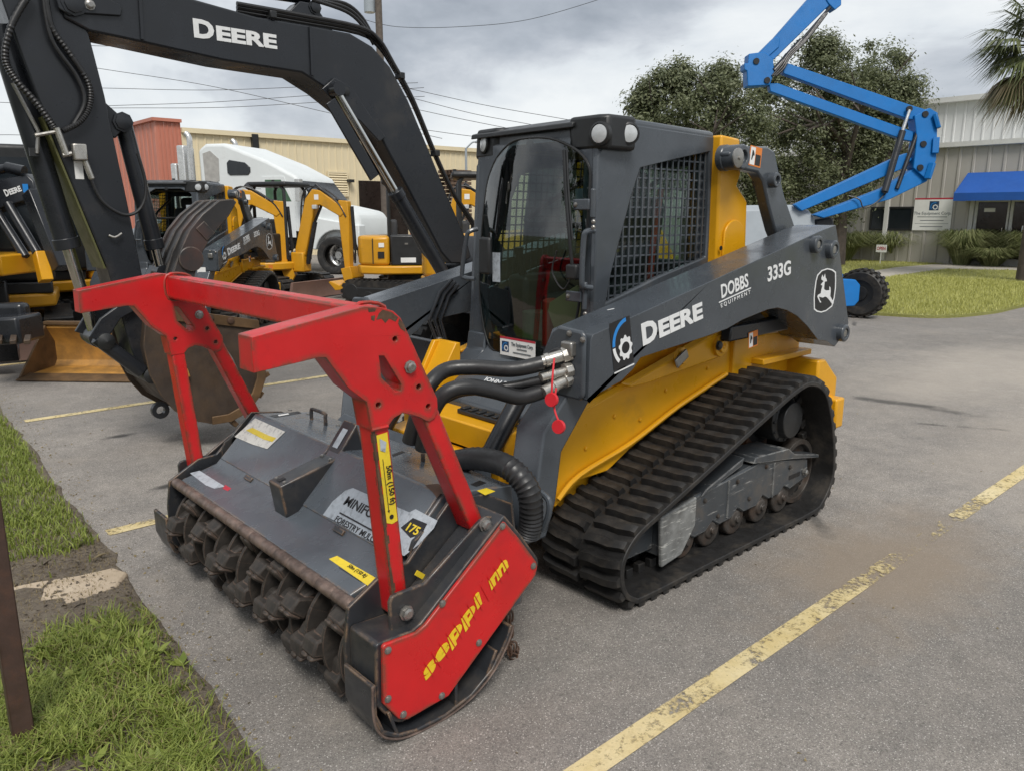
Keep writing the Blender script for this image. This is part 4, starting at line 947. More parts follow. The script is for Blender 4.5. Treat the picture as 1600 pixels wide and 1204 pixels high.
deer_px = Z1([(1185, 215), (1200, 172), (1214, 215), (1236, 160), (1242, 215), (1252, 225), (1262, 262), (1232, 272), (1224, 330), (1222, 375), (1250, 392), (1296, 388), (1294, 335), (1310, 348), (1314, 400), (1308, 468), (1338, 530), (1358, 510), (1352, 575), (1336, 585), (1300, 532), (1262, 488), (1236, 476), (1205, 492), (1165, 482), (1148, 476), (1166, 530), (1184, 556), (1166, 562), (1128, 480), (1136, 455), (1176, 432), (1184, 380), (1200, 328), (1176, 312), (1198, 284), (1216, 262), (1186, 242)])
part('deer_badge', armL, 'white_print', B().plate(pl(1, .881, deer_px), [], 'y', .8812, .8818), smooth=0)
q0 = AP(959, 580); q1 = AP(990, 565)
lx = (q1 - q0).normalized(); lup = V((-lx.z, 0, lx.x)) if lx.x > 0 else V((lx.z, 0, -lx.x)); lup = V((0, 0, 1))
sz = (q1 - q0).length
decal(armL, 'black_print', [(0, 0), (sz, 0), (sz, .20), (0, .20)], q0, q1 - q0, (0, 0, 1), .001, 'logo_panel')
gz = []
for k in range(36):
    a = 2 * PI * k / 36; rr = .048 if k % 4 < 2 else .040; gz.append((sz * .66 + rr * math.cos(a) * .9, .075 + rr * math.sin(a) * 1.1))
ring_decal(armL, 'white_print', gz, circ(sz * .66, .075, .025, 20), q0, q1 - q0, (0, 0, 1), .002, 'gear')
decal(armL, 'blue_print', circ(sz * .86, .095, .104, 16, rad(95), rad(178)) + circ(sz * .86, .095, .088, 16, rad(178), rad(95)), q0, q1 - q0, (0, 0, 1), .002, 'logo_arc')
decal(armL, 'white_print', circ(sz * .86, .095, .104, 8, rad(182), rad(222)) + circ(sz * .86, .095, .088, 8, rad(222), rad(182)), q0, q1 - q0, (0, 0, 1), .002, 'logo_arc')
decal(armL, 'white_print', rect(0, -.012, sz, -.006), q0, q1 - q0, (0, 0, 1), .002, 'small_print')
# scuffs on the arm top
for u, v, l_ in ((949, 486, .03), (975, 504, .025), (935, 518, .02)):
    p = at(u, v, 1, .80); part('paint_chip', armL, 'white_print', B().beam(p + V((0, 0, .004)), p + V((-l_, .01, .008)), .008, .001))
# rear upper links and lower links
lk = pl(1, .62, [(1140, 240), (1150, 228), (1200, 229), (1211, 236), (1218, 270), (1226, 305), (1242, 352), (1262, 400), (1232, 412), (1212, 362), (1201, 320), (1193, 283), (1184, 270), (1165, 266), (1148, 262)])
lnkL, lnkR = both('rear_link', ld, 'charcoal_paint', lambda: B().prism(lk, 'y', .55, .62), .012)
for u, v, r_ in ((1152, 246, .062), (1205, 282, .04)):
    p = at(u, v, 1, .62)
    both('link_boss', ld, 'charcoal_paint', lambda: B().lathe(p + V((0, -.09, 0)), (0, 1, 0), [(r_ * 1.06, 0), (r_ * 1.06, .03), (r_, .035), (r_, .12), (r_ * .9, .13), (r_ * .55, .13), (r_ * .5, .11), (0, .11)], 26), .003)
p = at(1152, 247, 1, .66); part('link_cap', ld, 'steel', B().lathe(p, (0, 1, 0), [(.048, 0), (.048, .008), (.04, .012), (0, .012)], 20))
bolt(ld, p + V((0, .01, 0)), (0, 1, 0), .01, .008)
def warn(parent, o, xd, up, w_, h_):
    decal(parent, 'orange_label', rect(0, 0, w_, h_), o, xd, up, .001, 'warning_label'); decal(parent, 'white_label', rect(w_ * .06, h_ * .06, w_ * .45, h_ * .94), o, xd, up, .002, 'warning_picture')
    decal(parent, 'black_print', rect(w_ * .5, h_ * .08, w_ * .93, h_ * .62), o, xd, up, .002, 'warning_text'); decal(parent, 'black_print', [(w_ * .15, h_ * .3), (w_ * .22, h_ * .3), (w_ * .3, h_ * .55), (w_ * .36, h_ * .5), (w_ * .38, h_ * .6), (w_ * .3, h_ * .75), (w_ * .2, h_ * .8)], o, xd, up, .003, 'warning_figure')
p0 = at(1169, 258, 1, .62); warn(lnkL, p0, (-1, 0, -.1), (0, 0, 1), .115, .10)
lo = pl(1, .74, [(1140, 535), (1143, 510), (1262, 488), (1268, 508)]); both('lower_link', ld, 'black_boom', lambda: B().prism(lo, 'y', .68, .74), .01)
warn(ld, at(1169, 545, 1, .742), (-1, 0, .1), (0, 0, 1), .09, .085)
both('rear_tower', ld, 'machine_yellow', lambda: B().prism([(-1.27, 1.0), (-1.25, 1.80), (-1.25, 2.05), (-1.42, 2.04), (-1.45, 1.86), (-1.42, 1.80), (-1.53, 1.72), (-1.57, 1.0)], 'y', .40, .52), .012)
both('tower_flange', ld, 'machine_yellow', lambda: B().prism([(-1.30, 1.38)] + circ(-1.40, 1.52, .10, 12, rad(20), rad(180)) + [(-1.55, 1.38)], 'y', .521, .535), .004)
part('tower_bolt', ld, 'black_plastic', B().lathe(at(1126, 388, 1, .536), (0, 1, 0), [(.012, 0), (.012, .004), (0, .004)], 12))


# --- cab
cabo = [(-.36, .98), (-.36, 1.90), (-.42, 2.0), (-.55, 2.06), (-1.265, 2.045), (-1.265, .98)]
hole = pl(1, .47, [(1002, 262), (1060, 248), (1109, 237), (1107, 330), (1103, 402), (1030, 432), (947, 474), (955, 430), (968, 380), (986, 312)])
both('cab_side', ld, 'charcoal_paint', lambda: B().plate(cabo, [hole], 'y', .435, .47), .008)
hb = B(); hx = [p[0] for p in hole]; hz = [p[1] for p in hole]; ins = lambda x, z: in_poly(x, z, hole)
k = min(hx)
def clipline(fixed, horiz, y):
    seg_ = []; on_ = None; lo_, hi_ = (min(hx), max(hx)) if horiz else (min(hz), max(hz)); N_ = 160
    for i in range(N_ + 1):
        t = lo_ + (hi_ - lo_) * i / N_; inside = ins(t, fixed) if horiz else ins(fixed, t)
        if inside and on_ is None: on_ = t
        if (not inside or i == N_) and on_ is not None:
            if t - on_ > .01:
                if horiz: hb.box(on_ - .012, t + .012, y, y + .006, fixed - .004, fixed + .004)
                else: hb.box(fixed - .004, fixed + .004, y + .0065, y + .0125, on_ - .012, t + .012)
            on_ = None
z = min(hz) + .03
while z < max(hz): clipline(z, True, .445); z += .046
x = min(hx) + .03
while x < max(hx): clipline(x, False, .445); x += .046
part('window_guard', ld, 'charcoal_paint', hb); part('window_guard', ld, 'charcoal_paint', mir(hb))
both('side_glass', ld, 'clear_glass', lambda: B().box(-1.24, -.42, .425, .43, 1.02, 2.0))
part('roof', ld, 'charcoal_paint', B().prism([(-.44, 1.985), (-.50, 2.055), (-.60, 2.085), (-1.26, 2.07), (-1.27, 1.99)], 'y', -.468, .468), .02, seg=3)
part('visor', ld, 'black_plastic', B().prism([(-.335, 2.035), (-.34, 2.06), (-.50, 2.10), (-.66, 2.105), (-.66, 2.088), (-.5, 2.07)], 'y', -.50, .33), .006)
part('front_header', ld, 'charcoal_paint', B().box(-.46, -.375, -.434, .434, 1.995, 2.05), .006)
for yy in (.42, -.42):
    part('front_post', ld, 'charcoal_paint', B().box(-.42, -.362, yy - .045, yy + .045, .95, 2.0), .012)
    part('rear_post', ld, 'charcoal_paint', B().box(-1.262, -1.2, yy - .03, yy + .012, .95, 2.0), .01)
part('back_wall', ld, 'black_plastic', B().plate(rect(-.43, .95, .43, 2.0), [rect(-.33, 1.38, .33, 1.90)], 'x', -1.26, -1.235))
part('rear_glass', ld, 'clear_glass', B().box(-1.25, -1.245, -.33, .33, 1.38, 1.90), smooth=0)
part('cab_floor', ld, 'black_plastic', B().box(-1.24, -.36, -.43, .43, .94, .99))
part('headliner', ld, 'black_plastic', B().box(-1.23, -.46, -.43, .43, 1.96, 1.985))
# curved glass door
DR = [(.94, -.22, .26), (.965, -.265, .31), (1.05, -.315, .345), (1.21, -.365, .385), (1.37, -.375, .405), (1.59, -.372, .425), (1.78, -.345, .43), (1.86, -.305, .42), (1.93, -.235, .36), (1.985, -.12, .24), (2.005, -.02, .13)]
def dx_(y, z): return -.352 + .055 * (1 - ((y - .03) / .43) ** 2) - .02 * ((z - 1.4) / .6) ** 2
rows = [[(dx_(l_ + (r_ - l_) * k / 14, z), l_ + (r_ - l_) * k / 14, z) for k in range(15)] for z, l_, r_ in DR]
part('door_glass', ld, 'cab_glass', B().sheet(rows), smooth=60)
outl = [r_[0] for r_ in rows] + [r_[-1] for r_ in reversed(rows)]; outl = outl + outl[:1]
part('door_seal', ld, 'black_plastic', B().tube([(x - .004, y, z) for x, y, z in outl], .007, 8, 3))
part('door_band', ld, 'black_plastic', B().sheet([[(dx_(l_ + (r_ - l_) * k / 10, z) - .004, l_ + (r_ - l_) * k / 10, z) for k in range(11)] for z, l_, r_ in ((.945, -.225, .265), (.985, -.285, .318))]), smooth=60)
part('door_surround', ld, 'charcoal_paint', B().plate([(-.434, .95), (.434, .95), (.434, 2.0), (-.434, 2.0)], [[(r_[0][1] - .002, r_[0][2]) for r_ in rows[1:-1]] + [(r_[-1][1] + .002, r_[-1][2]) for r_ in reversed(rows[1:-1])]], 'x', -.40, -.361))
for u, v in ((905, 320), (893, 463)):
    p = at(u, v, 0, -.30)
    h_ = part('door_hinge', ld, 'charcoal_paint', B().cbox(p + V((0, .015, 0)), (.014, .10, .05)).cyl(p + V((-.01, .075, -.06)), p + V((-.01, .075, .07)), .012, 10), .006)
    bolt(h_, p + V((.007, -.015, 0)), (1, 0, 0), .009, .006); bolt(h_, p + V((-.005, .085, -.075)), (1, .6, 0), .008, .008); bolt(h_, p + V((-.005, .085, -.10)), (1, .6, 0), .008, .008)
p = at(829, 226, 0, -.33); part('glass_knob', ld, 'black_plastic', B().lathe(p, (1, 0, 0), [(.022, 0), (.022, .01), (.012, .012), (0, .012)], 16))
GH = [at(928, 361, 0, -.33), at(917, 362, 0, -.28), at(912, 375, 0, -.27), at(909, 440, 0, -.27), at(913, 448, 0, -.29), at(925, 450, 0, -.33)]
part('grab_handle', ld, 'charcoal_paint', B().tube(GH, .013, 10, 4))
GL = [at(742, 436, 0, -.30), at(726, 434, 0, -.28), at(722, 425, 0, -.27), at(729, 372, 0, -.27), at(734, 362, 0, -.28), at(746, 358, 0, -.32)]
part('grab_handle', ld, 'charcoal_paint', B().tube(GL, .012, 10, 4))
p = at(759, 400, 0, -.29); part('door_latch', ld, 'black_plastic', B().cbox(p, (.03, .085, .19)), .012)
WP = [at(881, 235, 0, -.285), at(884, 300, 0, -.275), at(890, 375, 0, -.27), at(895, 425, 0, -.28)]
wp = part('wiper_arm', ld, 'black_plastic', B().tube(WP, .008, 8, 4)); part('wiper_blade', wp, 'black_plastic', B().tube([p + V((-.006, .012, 0)) for p in WP[:3]], .006, 6, 4))
part('wiper_motor', ld, 'black_plastic', B().cbox(at(897, 425, 0, -.29), (.05, .07, .07)), .01)
part('washer_hose', ld, 'hose', B().tube([at(893, 430, 0, -.27), at(880, 452, 0, -.27), at(863, 425, 0, -.28), at(870, 392, 0, -.28)], .004, 6, 5))
# lights
def lamp(parent, p, axis, r_=.042):
    l_ = part('work_light', parent, 'black_plastic', B().lathe(p, axis, [(r_ * .6, -.04), (r_ * 1.25, -.02), (r_ * 1.25, .004), (r_ * 1.05, .008), (r_ * 1.0, 0), (0, -.002)], 22))
    part('lens', l_, 'lamp_lens', B().lathe(p, axis, [(r_, -.001), (r_ * .95, .006), (r_ * .5, .012), (0, .013)], 20))
hsg = part('light_housing', ld, 'black_plastic', B().prism([(-.40, .255), (-.355, .30), (-.355, .47), (-.385, .515), (-.56, .52), (-.60, .47), (-.60, .255)], 'z', 1.935, 2.085), .016)
lamp(hsg, at(937, 209, 0, -.353), (1, .15, 0)); lamp(hsg, at(983, 209, 1, .521), (.5, .9, 0), .040)
hs2 = part('light_housing', ld, 'black_plastic', B().prism([(-.40, -.255), (-.36, -.30), (-.36, -.47), (-.39, -.515), (-.56, -.52), (-.60, -.47), (-.60, -.255)], 'z', 1.935, 2.085), .016)
lamp(hs2, V((-.358, -.40, 2.01)), (1, -.15, 0))
# company sticker on the door
s0 = at(783, 528, 0, -.295); s1 = at(838, 545, 0, -.295); xd_ = V((0, 1, 0)); w_ = s1.y - s0.y
stk = V((-.290, s0.y, s0.z - .085))
rg = ld
decal(rg, 'white_label', rect(0, 0, w_, .095), stk, xd_, (0, 0, 1), .001, 'company_sticker'); decal(rg, 'red_print', rect(0, .086, w_, .097), stk, xd_, (0, 0, 1), .002, 'red_strip')
gear_logo(rg, stk + V((0, w_ * .05, .018)), xd_, (0, 0, 1), .055, .002)
text('The Equipment Corp.', .026, 'grey_print', rg, stk + V((0, w_ * .64, .056)), xd_, (0, 0, 1), .003, align='CENTER', bold=.0004, sx=.72)
for zf_, f_ in ((.042, .28), (.022, .5)): decal(rg, 'grey_print', rect(w_ * (.63 - f_ / 2), zf_ - .004, w_ * (.63 + f_ / 2), zf_ + .003), stk, xd_, (0, 0, 1), .003, 'small_print')
p = at(770, 440, 0, -.31); decal(rg, 'silver_label', rect(0, 0, .06, .15), p, xd_, (0, 0, 1), .001, 'instruction_sticker')
# interior
part('seat', ld, 'grey_seat', B().cbox((-.92, 0, 1.14), (.46, .50, .16)).cbox((-1.10, 0, 1.45), (.14, .46, .58), MX.Rotation(rad(-10), 3, 'Y')).cbox((-1.14, 0, 1.80), (.10, .28, .16)), .05, seg=3)
for yy in (.34, -.34):
    pod = part('control_pod', ld, 'black_plastic', B().box(-.95, -.60, yy - .08, yy + .08, 1.0, 1.32), .03)
    part('joystick', pod, 'black_plastic', B().tube([(-.66, yy, 1.3), (-.63, yy, 1.40), (-.62, yy, 1.47)], [.025, .02, .03], 10, 3))
part('lap_bar', ld, 'black_plastic', B().tube([(-1.1, .28, 1.85), (-.62, .28, 1.62), (-.58, .0, 1.60), (-.62, -.28, 1.62), (-1.1, -.28, 1.85)], .016, 8, 3))
part('seat_belt', ld, 'orange_red', B().tube([(-1.05, .30, 1.78), (-1.0, .30, 1.5), (-.98, .30, 1.15)], .018, 6, 3))
part('document_pouch', ld, 'cardboard', B().cbox((-.44, .24, 1.14), (.02, .24, .26), MX.Rotation(rad(28), 3, 'X')), .004)
part('boot_lever', ld, 'orange_red', B().cyl((-.50, .05, .99), (-.46, .08, 1.22), .05, 12, .04))
part('cup_holder', ld, 'green_stuff', B().cyl((-.55, -.1, .99), (-.55, -.1, 1.14), .09, 14))
part('display', ld, 'lift_grey', B().cbox((-.45, .30, 1.74), (.02, .09, .06)), .005)

for x_, z_ in ((-.42, .28), (-.7, .31), (-.98, .34), (-1.25, .36), (-1.5, .30), (-1.1, .22), (-.82, .20)): bolt(ld, (x_, .901, z_), (0, 1, 0), .010, .008, 'roller_steel', 'frame_bolt')
for x_ in (-.90, -1.33): part('frame_joint', ld, 'track_frame', B().box(x_ - .005, x_ + .005, .900, .906, .17, .365))
part('frame_slot', ld, 'black_print', B().box(-1.62, -1.50, .9005, .9015, .225, .25))
for u_, v_ in ((960, 650), (1040, 610), (915, 700), (1105, 575), (1000, 655)): bolt(ld, at(u_, v_, 1, .601), (0, 1, 0), .009, .006, 'machine_yellow', 'panel_bolt')
# the cab narrows a little towards the roof on its far side
for o in list(ld.children):
    if o.name.split('.')[0] in ('cab_side', 'window_guard', 'side_glass', 'roof', 'visor', 'front_header', 'front_post', 'rear_post', 'back_wall', 'door_glass', 'door_seal', 'door_band', 'door_surround', 'light_housing', 'headliner'):
        for q in [o] + list(o.children_recursive):
            for v_ in q.data.vertices:
                if v_.co.y < 0 and v_.co.z > 1.0: t_ = min((v_.co.z - 1.0), 1.1); v_.co.y *= 1 - .115 * t_; v_.co.x -= .03 * t_ * min(-v_.co.y / .4, 1)
# --- lower front
fp = [(-.36, .985), (-.335, .94), (-.02, .73), (-.02, .60), (-.40, .60)]
part('front_panel', ld, 'charcoal_paint', B().prism(fp, 'y', -.30, .46), .012)
part('front_post_base', ld, 'charcoal_paint', B().prism([(-.345, 1.02), (-.33, .93), (-.16, .78), (-.40, .7), (-.41, 1.0)], 'y', -.455, -.301), .01)
fit('JOHN DEERE', at(766, 597, 1, .05) + V((0, -.05, .0)), at(766, 597, 1, .05) + V((0, .22, .0)), .032, 'white_print', ld, up=(-.8, 0, .56), lift=.004, bold=.01)
sill = part('foot_sill', ld, 'machine_yellow', B().box(-.03, .16, -.30, .42, .56, .70).box(.05, .19, -.30, .42, .46, .565), .008)
for k in range(2):
    stp = part('step_tread', sill, 'black_plastic', B().box(.02 + .08 * k, .08 + .08 * k, -.02 - k * .06, .36 - k * .03, .702 - k * .135, .725 - k * .135), .006)
    for j in range(6): part('grip', stp, 'black_plastic', B().box(.025 + .08 * k, .075 + .08 * k, .0 + j * .058 - k * .06, .03 + j * .058 - k * .06, .7255 - k * .135, .735 - k * .135), .003)
ext = part('side_gusset', ld, 'machine_yellow', B().prism([(-.20, .98), (-.14, .98), (.02, .70), (-.2, .70)], 'y', -.52, -.49).prism([(-.20, .98), (-.17, .98), (-.02, .74), (-.2, .74)], 'y', -.489, -.34), .005)
both('tilt_cylinder', ld, 'black_boom', lambda: B().cyl((.04, .40, .86), (.28, .40, .55), .042, 18).cyl((.28, .40, .55), (.42, .40, .38), .022, 12, .022), .003)
part('cylinder_band', ld, 'steel', B().cyl((.045, .40, .855), (.06, .40, .835), .044, 18))
part('coupler', ld, 'charcoal_paint', B().prism([(.36, .18), (.34, .60), (.40, .66), (.46, .62), (.47, .18)], 'y', -.55, .55), .01)
# hydraulic lines on the inside of the right arm
for j in range(3):
    part('steel_line', ld, 'black_boom', B().tube([at(706 + j * 5, 437 + j * 4, 1, -.63), at(687 + j * 7, 457 + j * 3, 1, -.63), at(670 + j * 9, 500, 1, -.63), at(690 + j * 6, 552, 1, -.63), at(693 + j * 6, 580, 1, -.63)], .010, 8, 0))
part('line_clamp', ld, 'steel', B().cbox(at(686, 532, 1, -.615), (.03, .03, .035)), .004)
# couplings and hoses at the left arm end
CP = [(887, 553, 830, 570), (888, 578, 845, 590), (886, 592, 848, 612)]
for i, (u, v, u2, v2) in enumerate(CP):
    a = at(u, v, 0, .15); b_ = at(u2, v2, 0, .27); d = (b_ - a)
    c_ = part('hose_coupling', ld, 'bright_coupling', B().cyl(a - d * .1, a + d * .15, .032, 8).cyl(a + d * .1, a + d * .55, .024 if i != 1 else .017, 16).cyl(a + d * .5, a + d * .62, .028 if i != 1 else .02, 16).cyl(a + d * .6, b_, .023 if i != 1 else .016, 14), .002)
part('coupler_block', ld, 'steel', B().cbox(at(889, 545, 0, .15), (.04, .06, .06)), .008)
for u, v in ((890, 521), (911, 531)): bolt(ld, at(u, v, 0, .143), (1, 0, 0), .01, .008)
H1 = [at(847, 568, 0, .24), at(800, 577, 0, .34), at(740, 574, 0, .44), at(698, 578, 0, .53), at(672, 600, 0, .62), at(655, 640, 0, .66), at(640, 690, 0, .68)]
H2 = [at(850, 610, 0, .24), at(812, 620, 0, .34), at(770, 610, 0, .44), at(730, 604, 0, .54), at(695, 615, 0, .62), at(672, 650, 0, .66), at(660, 700, 0, .66)]
H3 = [at(855, 592, 0, .23), at(800, 603, 0, .33), at(760, 608, 0, .42), at(720, 612, 0, .52), at(690, 625, 0, .60)]
for h_, r_ in ((H1, .031), (H2, .031), (H3, .02)): part('hydraulic_hose', ld, 'hose', B().tube(h_, r_, 14, 7))
part('thin_hose', ld, 'hose', B().tube([at(884, 545, 0, .14), at(865, 549, 0, .17), at(852, 562, 0, .17), at(846, 572, 0, .12)], .010, 8, 5))
part('thin_hose', ld, 'hose', B().tube([at(886, 549, 0, .14), at(868, 553, 0, .17), at(856, 566, 0, .17), at(852, 578, 0, .12)], .010, 8, 5))
for (u, v), (u2, v2) in (((866, 560), (862, 624)), ((869, 606), (873, 666))):
    t_ = [at(u, v, 0, .28), at(u - 3, (v + v2) / 2, 0, .31), at(u2, v2 - 8, 0, .32)]
    tg = part('red_dust_cap', ld, 'tag_red', B().tube(t_, .004, 6, 6).lathe(at(u2, v2, 0, .32), (1, .25, .1), [(0, -.008), (.026, -.008), (.028, 0), (.026, .008), (0, .008)], 18))
decal(ld, 'white_label', rect(0, 0, .11, .075), at(838, 618, 0, .143), (0, 1, 0), (0, 0, 1), .001, 'rating_plate')
# corrugated loom going down to the mulcher
lp = crom([at(712, 720, 0, .50), at(750, 716, 0, .50), at(795, 730, 0, .50), at(825, 765, 0, .48), at(830, 810, 0, .46), at(825, 835, 0, .46)], 12)
part('hose_loom', ld, 'hose', B().tube(lp, [.043 + (.004 if k % 2 else 0) for k in range(len(lp))], 14))
part('loom_guard', ld, 'charcoal_paint', B().tube([at(838, 765, 0, .42), at(856, 778, 0, .42), at(858, 800, 0, .42), at(848, 828, 0, .42)], .012, 8, 4))
# ------------------------------------------------------------------ forestry mulcher on the loader's coupler
YC = .05
mu = empty('forestry_mulcher', 'red framed forestry mulcher with dark hood and toothed rotor on the loader', 'mulcher', (.85, YC, 0))
def mirM(b): return mir(b, YC)
def bothM(name, matn, fn, bevel=0.0, **k):
    return part(name, mu, matn, fn(), bevel, **k), part(name, mu, matn, mirM(fn()), bevel, **k)
def hit(u, v, p0, n):
    d = ray(u, v); n = V(n); return CAM + d * ((V(p0) - CAM).dot(n) / d.dot(n))
def pdecal(px, p0, n, matn, parent, lift=.0015, name='label'):
    n = V(n).normalized(); P = [hit(u, v, p0, n) for u, v in px]; b = B(); m = len(P)
    b.v = [tuple(p + n * lift) for p in P] + [tuple(p + n * (lift - .0008)) for p in P]
    x = (P[1] - P[0]).normalized(); y = n.cross(x); tri = tessellate_polygon([[V(((p - P[0]).dot(x), (p - P[0]).dot(y), 0)) for p in P]])
    b.f = [tuple(t) for t in tri] + [tuple(range(2 * m - 1, m - 1, -1))]
    return part(name, parent, matn, b, smooth=0)
BEND = (1.0, .480); RIDGE = (.79, .69); REAR = (.47, .645); FRONT = (1.185, .434)
N_front = V((FRONT[1] - BEND[1], 0, -(FRONT[0] - BEND[0]))); N_front = -N_front if N_front.z < 0 else N_front
N_slope = V((RIDGE[1] - BEND[1], 0, BEND[0] - RIDGE[0])); N_top = V((-(REAR[1] - RIDGE[1]), 0, REAR[0] - RIDGE[0])); N_top = N_top if N_top.z > 0 else -N_top
P_s = V((BEND[0], 0, BEND[1])); P_t = V((RIDGE[0], 0, RIDGE[1]))
hood = part('hood', mu, 'mulcher_paint', B().prism([FRONT, (BEND[0] + .012, BEND[1]), RIDGE, REAR, (.445, .44), (.52, .43), (.80, .52), (.97, .42), (1.17, .40)], 'y', -.715, .815), .006)
# raised cover plates on the slope, with a joint between them
def cover(y0, y1):
    d = V((RIDGE[0] - BEND[0], 0, RIDGE[1] - BEND[1])).normalized(); n = N_slope.normalized(); a = P_s + d * .02; c_ = P_t + d * -.006
    b = B()
    for lift in (.0005, .011):
        for p, y in ((a, y0), (a, y1), (c_, y1), (c_, y0)): b.v.append(tuple(V((p.x, y, p.z)) + n * lift))
    b.f = [(0, 1, 2, 3), (7, 6, 5, 4), (0, 4, 5, 1), (1, 5, 6, 2), (2, 6, 7, 3), (3, 7, 4, 0)]; return b
part('cover_plate', hood, 'mulcher_paint', cover(-.705, .03), .003); part('cover_plate', hood, 'mulcher_paint', cover(.045, .805), .003)
for y in (-.36, .44): part('cover_tab', hood, 'dark_plate', B().cbox(P_s + V((0.004, y, .012)), (.02, .07, .012), MX.Rotation(rad(45), 3, 'Y')), .002)
pip = B(); ks = 15
for k in range(ks):
    y0 = -.75 + 1.6 * k / ks; y1 = y0 + 1.6 / ks; pip.lathe((1.195, y0, .415), (0, 1, 0), [(0, 0), (.021, 0), (.0235, .01), (.0235, .09), (.021, 1.6 / ks - .004), (.018, 1.6 / ks), (0, 1.6 / ks)], 14)
part('front_pipe', mu, 'worn_pipe', pip)
part('rear_beam', mu, 'mulcher_paint', B().box(.445, .60, -.755, .855, .16, .44), .01)
part('rotor_chamber', mu, 'dark_plate', B().prism([(.62, .16), (.62, .43), (.8, .51), (.8, .40), (.70, .16)], 'y', -.755, .855))
# --- side plates, belt housing, bracket, skid
sp = [(1.222, .425), (1.24, .30), (1.24, .13), (1.18, .035), (1.05, .012), (.74, .05), (.60, .20), (.50, .42), (.52, .60), (.64, .665), (.80, .69), (.99, .51), (1.08, .505)]
bothM('side_plate', 'dark_plate', lambda: B().prism(sp, 'y', .856, .872), .003)
redp = pl(1, 1.04, [(788, 814), (812, 842), (837, 876), (839, 884), (836, 897), (700, 1086), (636, 1123), (622, 1122), (598, 1098), (597, 1010), (601, 1005), (650, 987), (664, 975)])
mx = sum(p[0] for p in redp) / len(redp); mz = sum(p[1] for p in redp) / len(redp)
grow = lambda P, k: [(mx + (x - mx) * k, mz + (z - mz) * k) for x, z in P]
part('belt_housing', mu, 'dark_plate', B().prism(grow(redp, 1.055), 'y', .873, 1.028), .012, seg=3)
rc = part('belt_cover', mu, 'red_paint', B().prism(redp, 'y', 1.029, 1.044), .004)
for u, v in ((785, 821), (833, 883), (691, 942), (748, 1003), (606, 1015), (606, 1091), (690, 1086), (630, 1115)):
    bolt(rc, at(u, v, 1, 1.0445), (0, 1, 0), .010, .006)
part('motor_housing', mu, 'dark_plate', mirM(B().prism(grow(redp, .85), 'y', .873, .95)), .012)
brk = pl(1, .985, [(612, 1000), (609, 942), (613, 932), (622, 927), (664, 911), (680, 893), (751, 813), (761, 806), (778, 807), (795, 815), (700, 940), (660, 985)])
bothM('frame_bracket', 'dark_plate', lambda: B().prism(brk, 'y', .968, .984), .004)
for u, v in ((634, 956), (757, 818)): bolt(mu, at(u, v, 1, .985), (0, 1, 0), .020, .018)
sk = pl(1, 1.04, [(553, 1060), (554, 1092), (562, 1118), (582, 1146), (606, 1159), (640, 1157), (690, 1134), (738, 1088), (768, 1030), (779, 985)])
sk = [(1.25, .24), (1.25, .13), (1.225, .062), (1.17, .022), (1.10, .006), (.98, .004), (.86, .03), (.76, .09), (.69, .18), (.67, .23)]
ski = [(.93 + (x - .93) * .955, .28 + (z - .28) * .955) for x, z in sk]
skp = sk + list(reversed(ski))
shoe = bothM('skid_shoe', 'dark_plate', lambda: B().prism(skp, 'y', .873, 1.045), .004)
for u, v, a in ((600, 1120, .3), (697, 1080, 0), (750, 1030, -.5)):
    p = at(u, v, 1, .98); bothM('skid_rib', 'dark_plate', lambda: B().cbox(p, (.012, .12, .12), MX.Rotation(a, 3, 'Y')), .003)
part('wear_strip', mu, 'worn_pipe', B().tube([(x + .0, 1.046, z) for x, z in sk], .004, 6, 3))
# lifting lugs
lug = pl(1, .858, [(645, 905), (641, 868), (648, 846), (664, 830), (690, 822), (725, 800), (745, 815), (690, 893), (664, 908)])
lh = at(672, 842, 1, .858); hl = circ(lh.x, lh.z, .033, 18)
bothM('lifting_lug', 'dark_plate', lambda: B().plate(lug, [hl], 'y', .838, .854), .003)
p = at(698, 833, 1, .8545); part('hook_sign', mu, 'blue_print', B().lathe(p, (0, 1, 0), [(.019, 0), (.019, .001), (0, .001)], 20)); text('2', .03, 'white_print', mu, p + V((.008, .0012, -.011)), (-1, 0, 0), (0, 0, 1), bold=.0005)
part('tag', mu, 'yellow_label', B().cbox(at(656, 897, 1, .90), (.04, .004, .018), MX.Rotation(rad(-40), 3, 'Y')))
# --- rotor
RX, RZ = 1.058, .226; RS = .82
rot = part('rotor', mu, 'tooth_steel', B().cyl((RX, -.745, RZ), (RX, .845, RZ), .112, 36), .0)
bt = B(); bt.prism([(-.055, .12), (-.055, .19), (-.02, .225), (.035, .225), (.06, .19), (.07, .12)], 'y', -.030, .030); bt.prism([(-.03, .17), (-.012, .258), (.055, .272), (.075, .185)], 'y', -.043, .043)
bt.prism([(.055, .20), (.056, .276), (.078, .276), (.082, .20)], 'y', -.038, -.004); bt.prism([(.055, .20), (.056, .276), (.078, .276), (.082, .20)], 'y', .004, .038)
bt.v = [(x * RS, y, z * RS) for x, y, z in bt.v]; tm = bt.mesh('cutter_tooth', 'tooth_steel', 30)
gt = B(); gt.plate(circ(0, 0, .232, 16, rad(20), rad(165)) + circ(0, 0, .14, 16, rad(165), rad(20)), [], 'y', -.008, .008); gt.v = [(x * RS, y, z * RS) for x, y, z in gt.v]; gm = gt.mesh('gauge_ring', 'tooth_steel', 30)
ny = 27
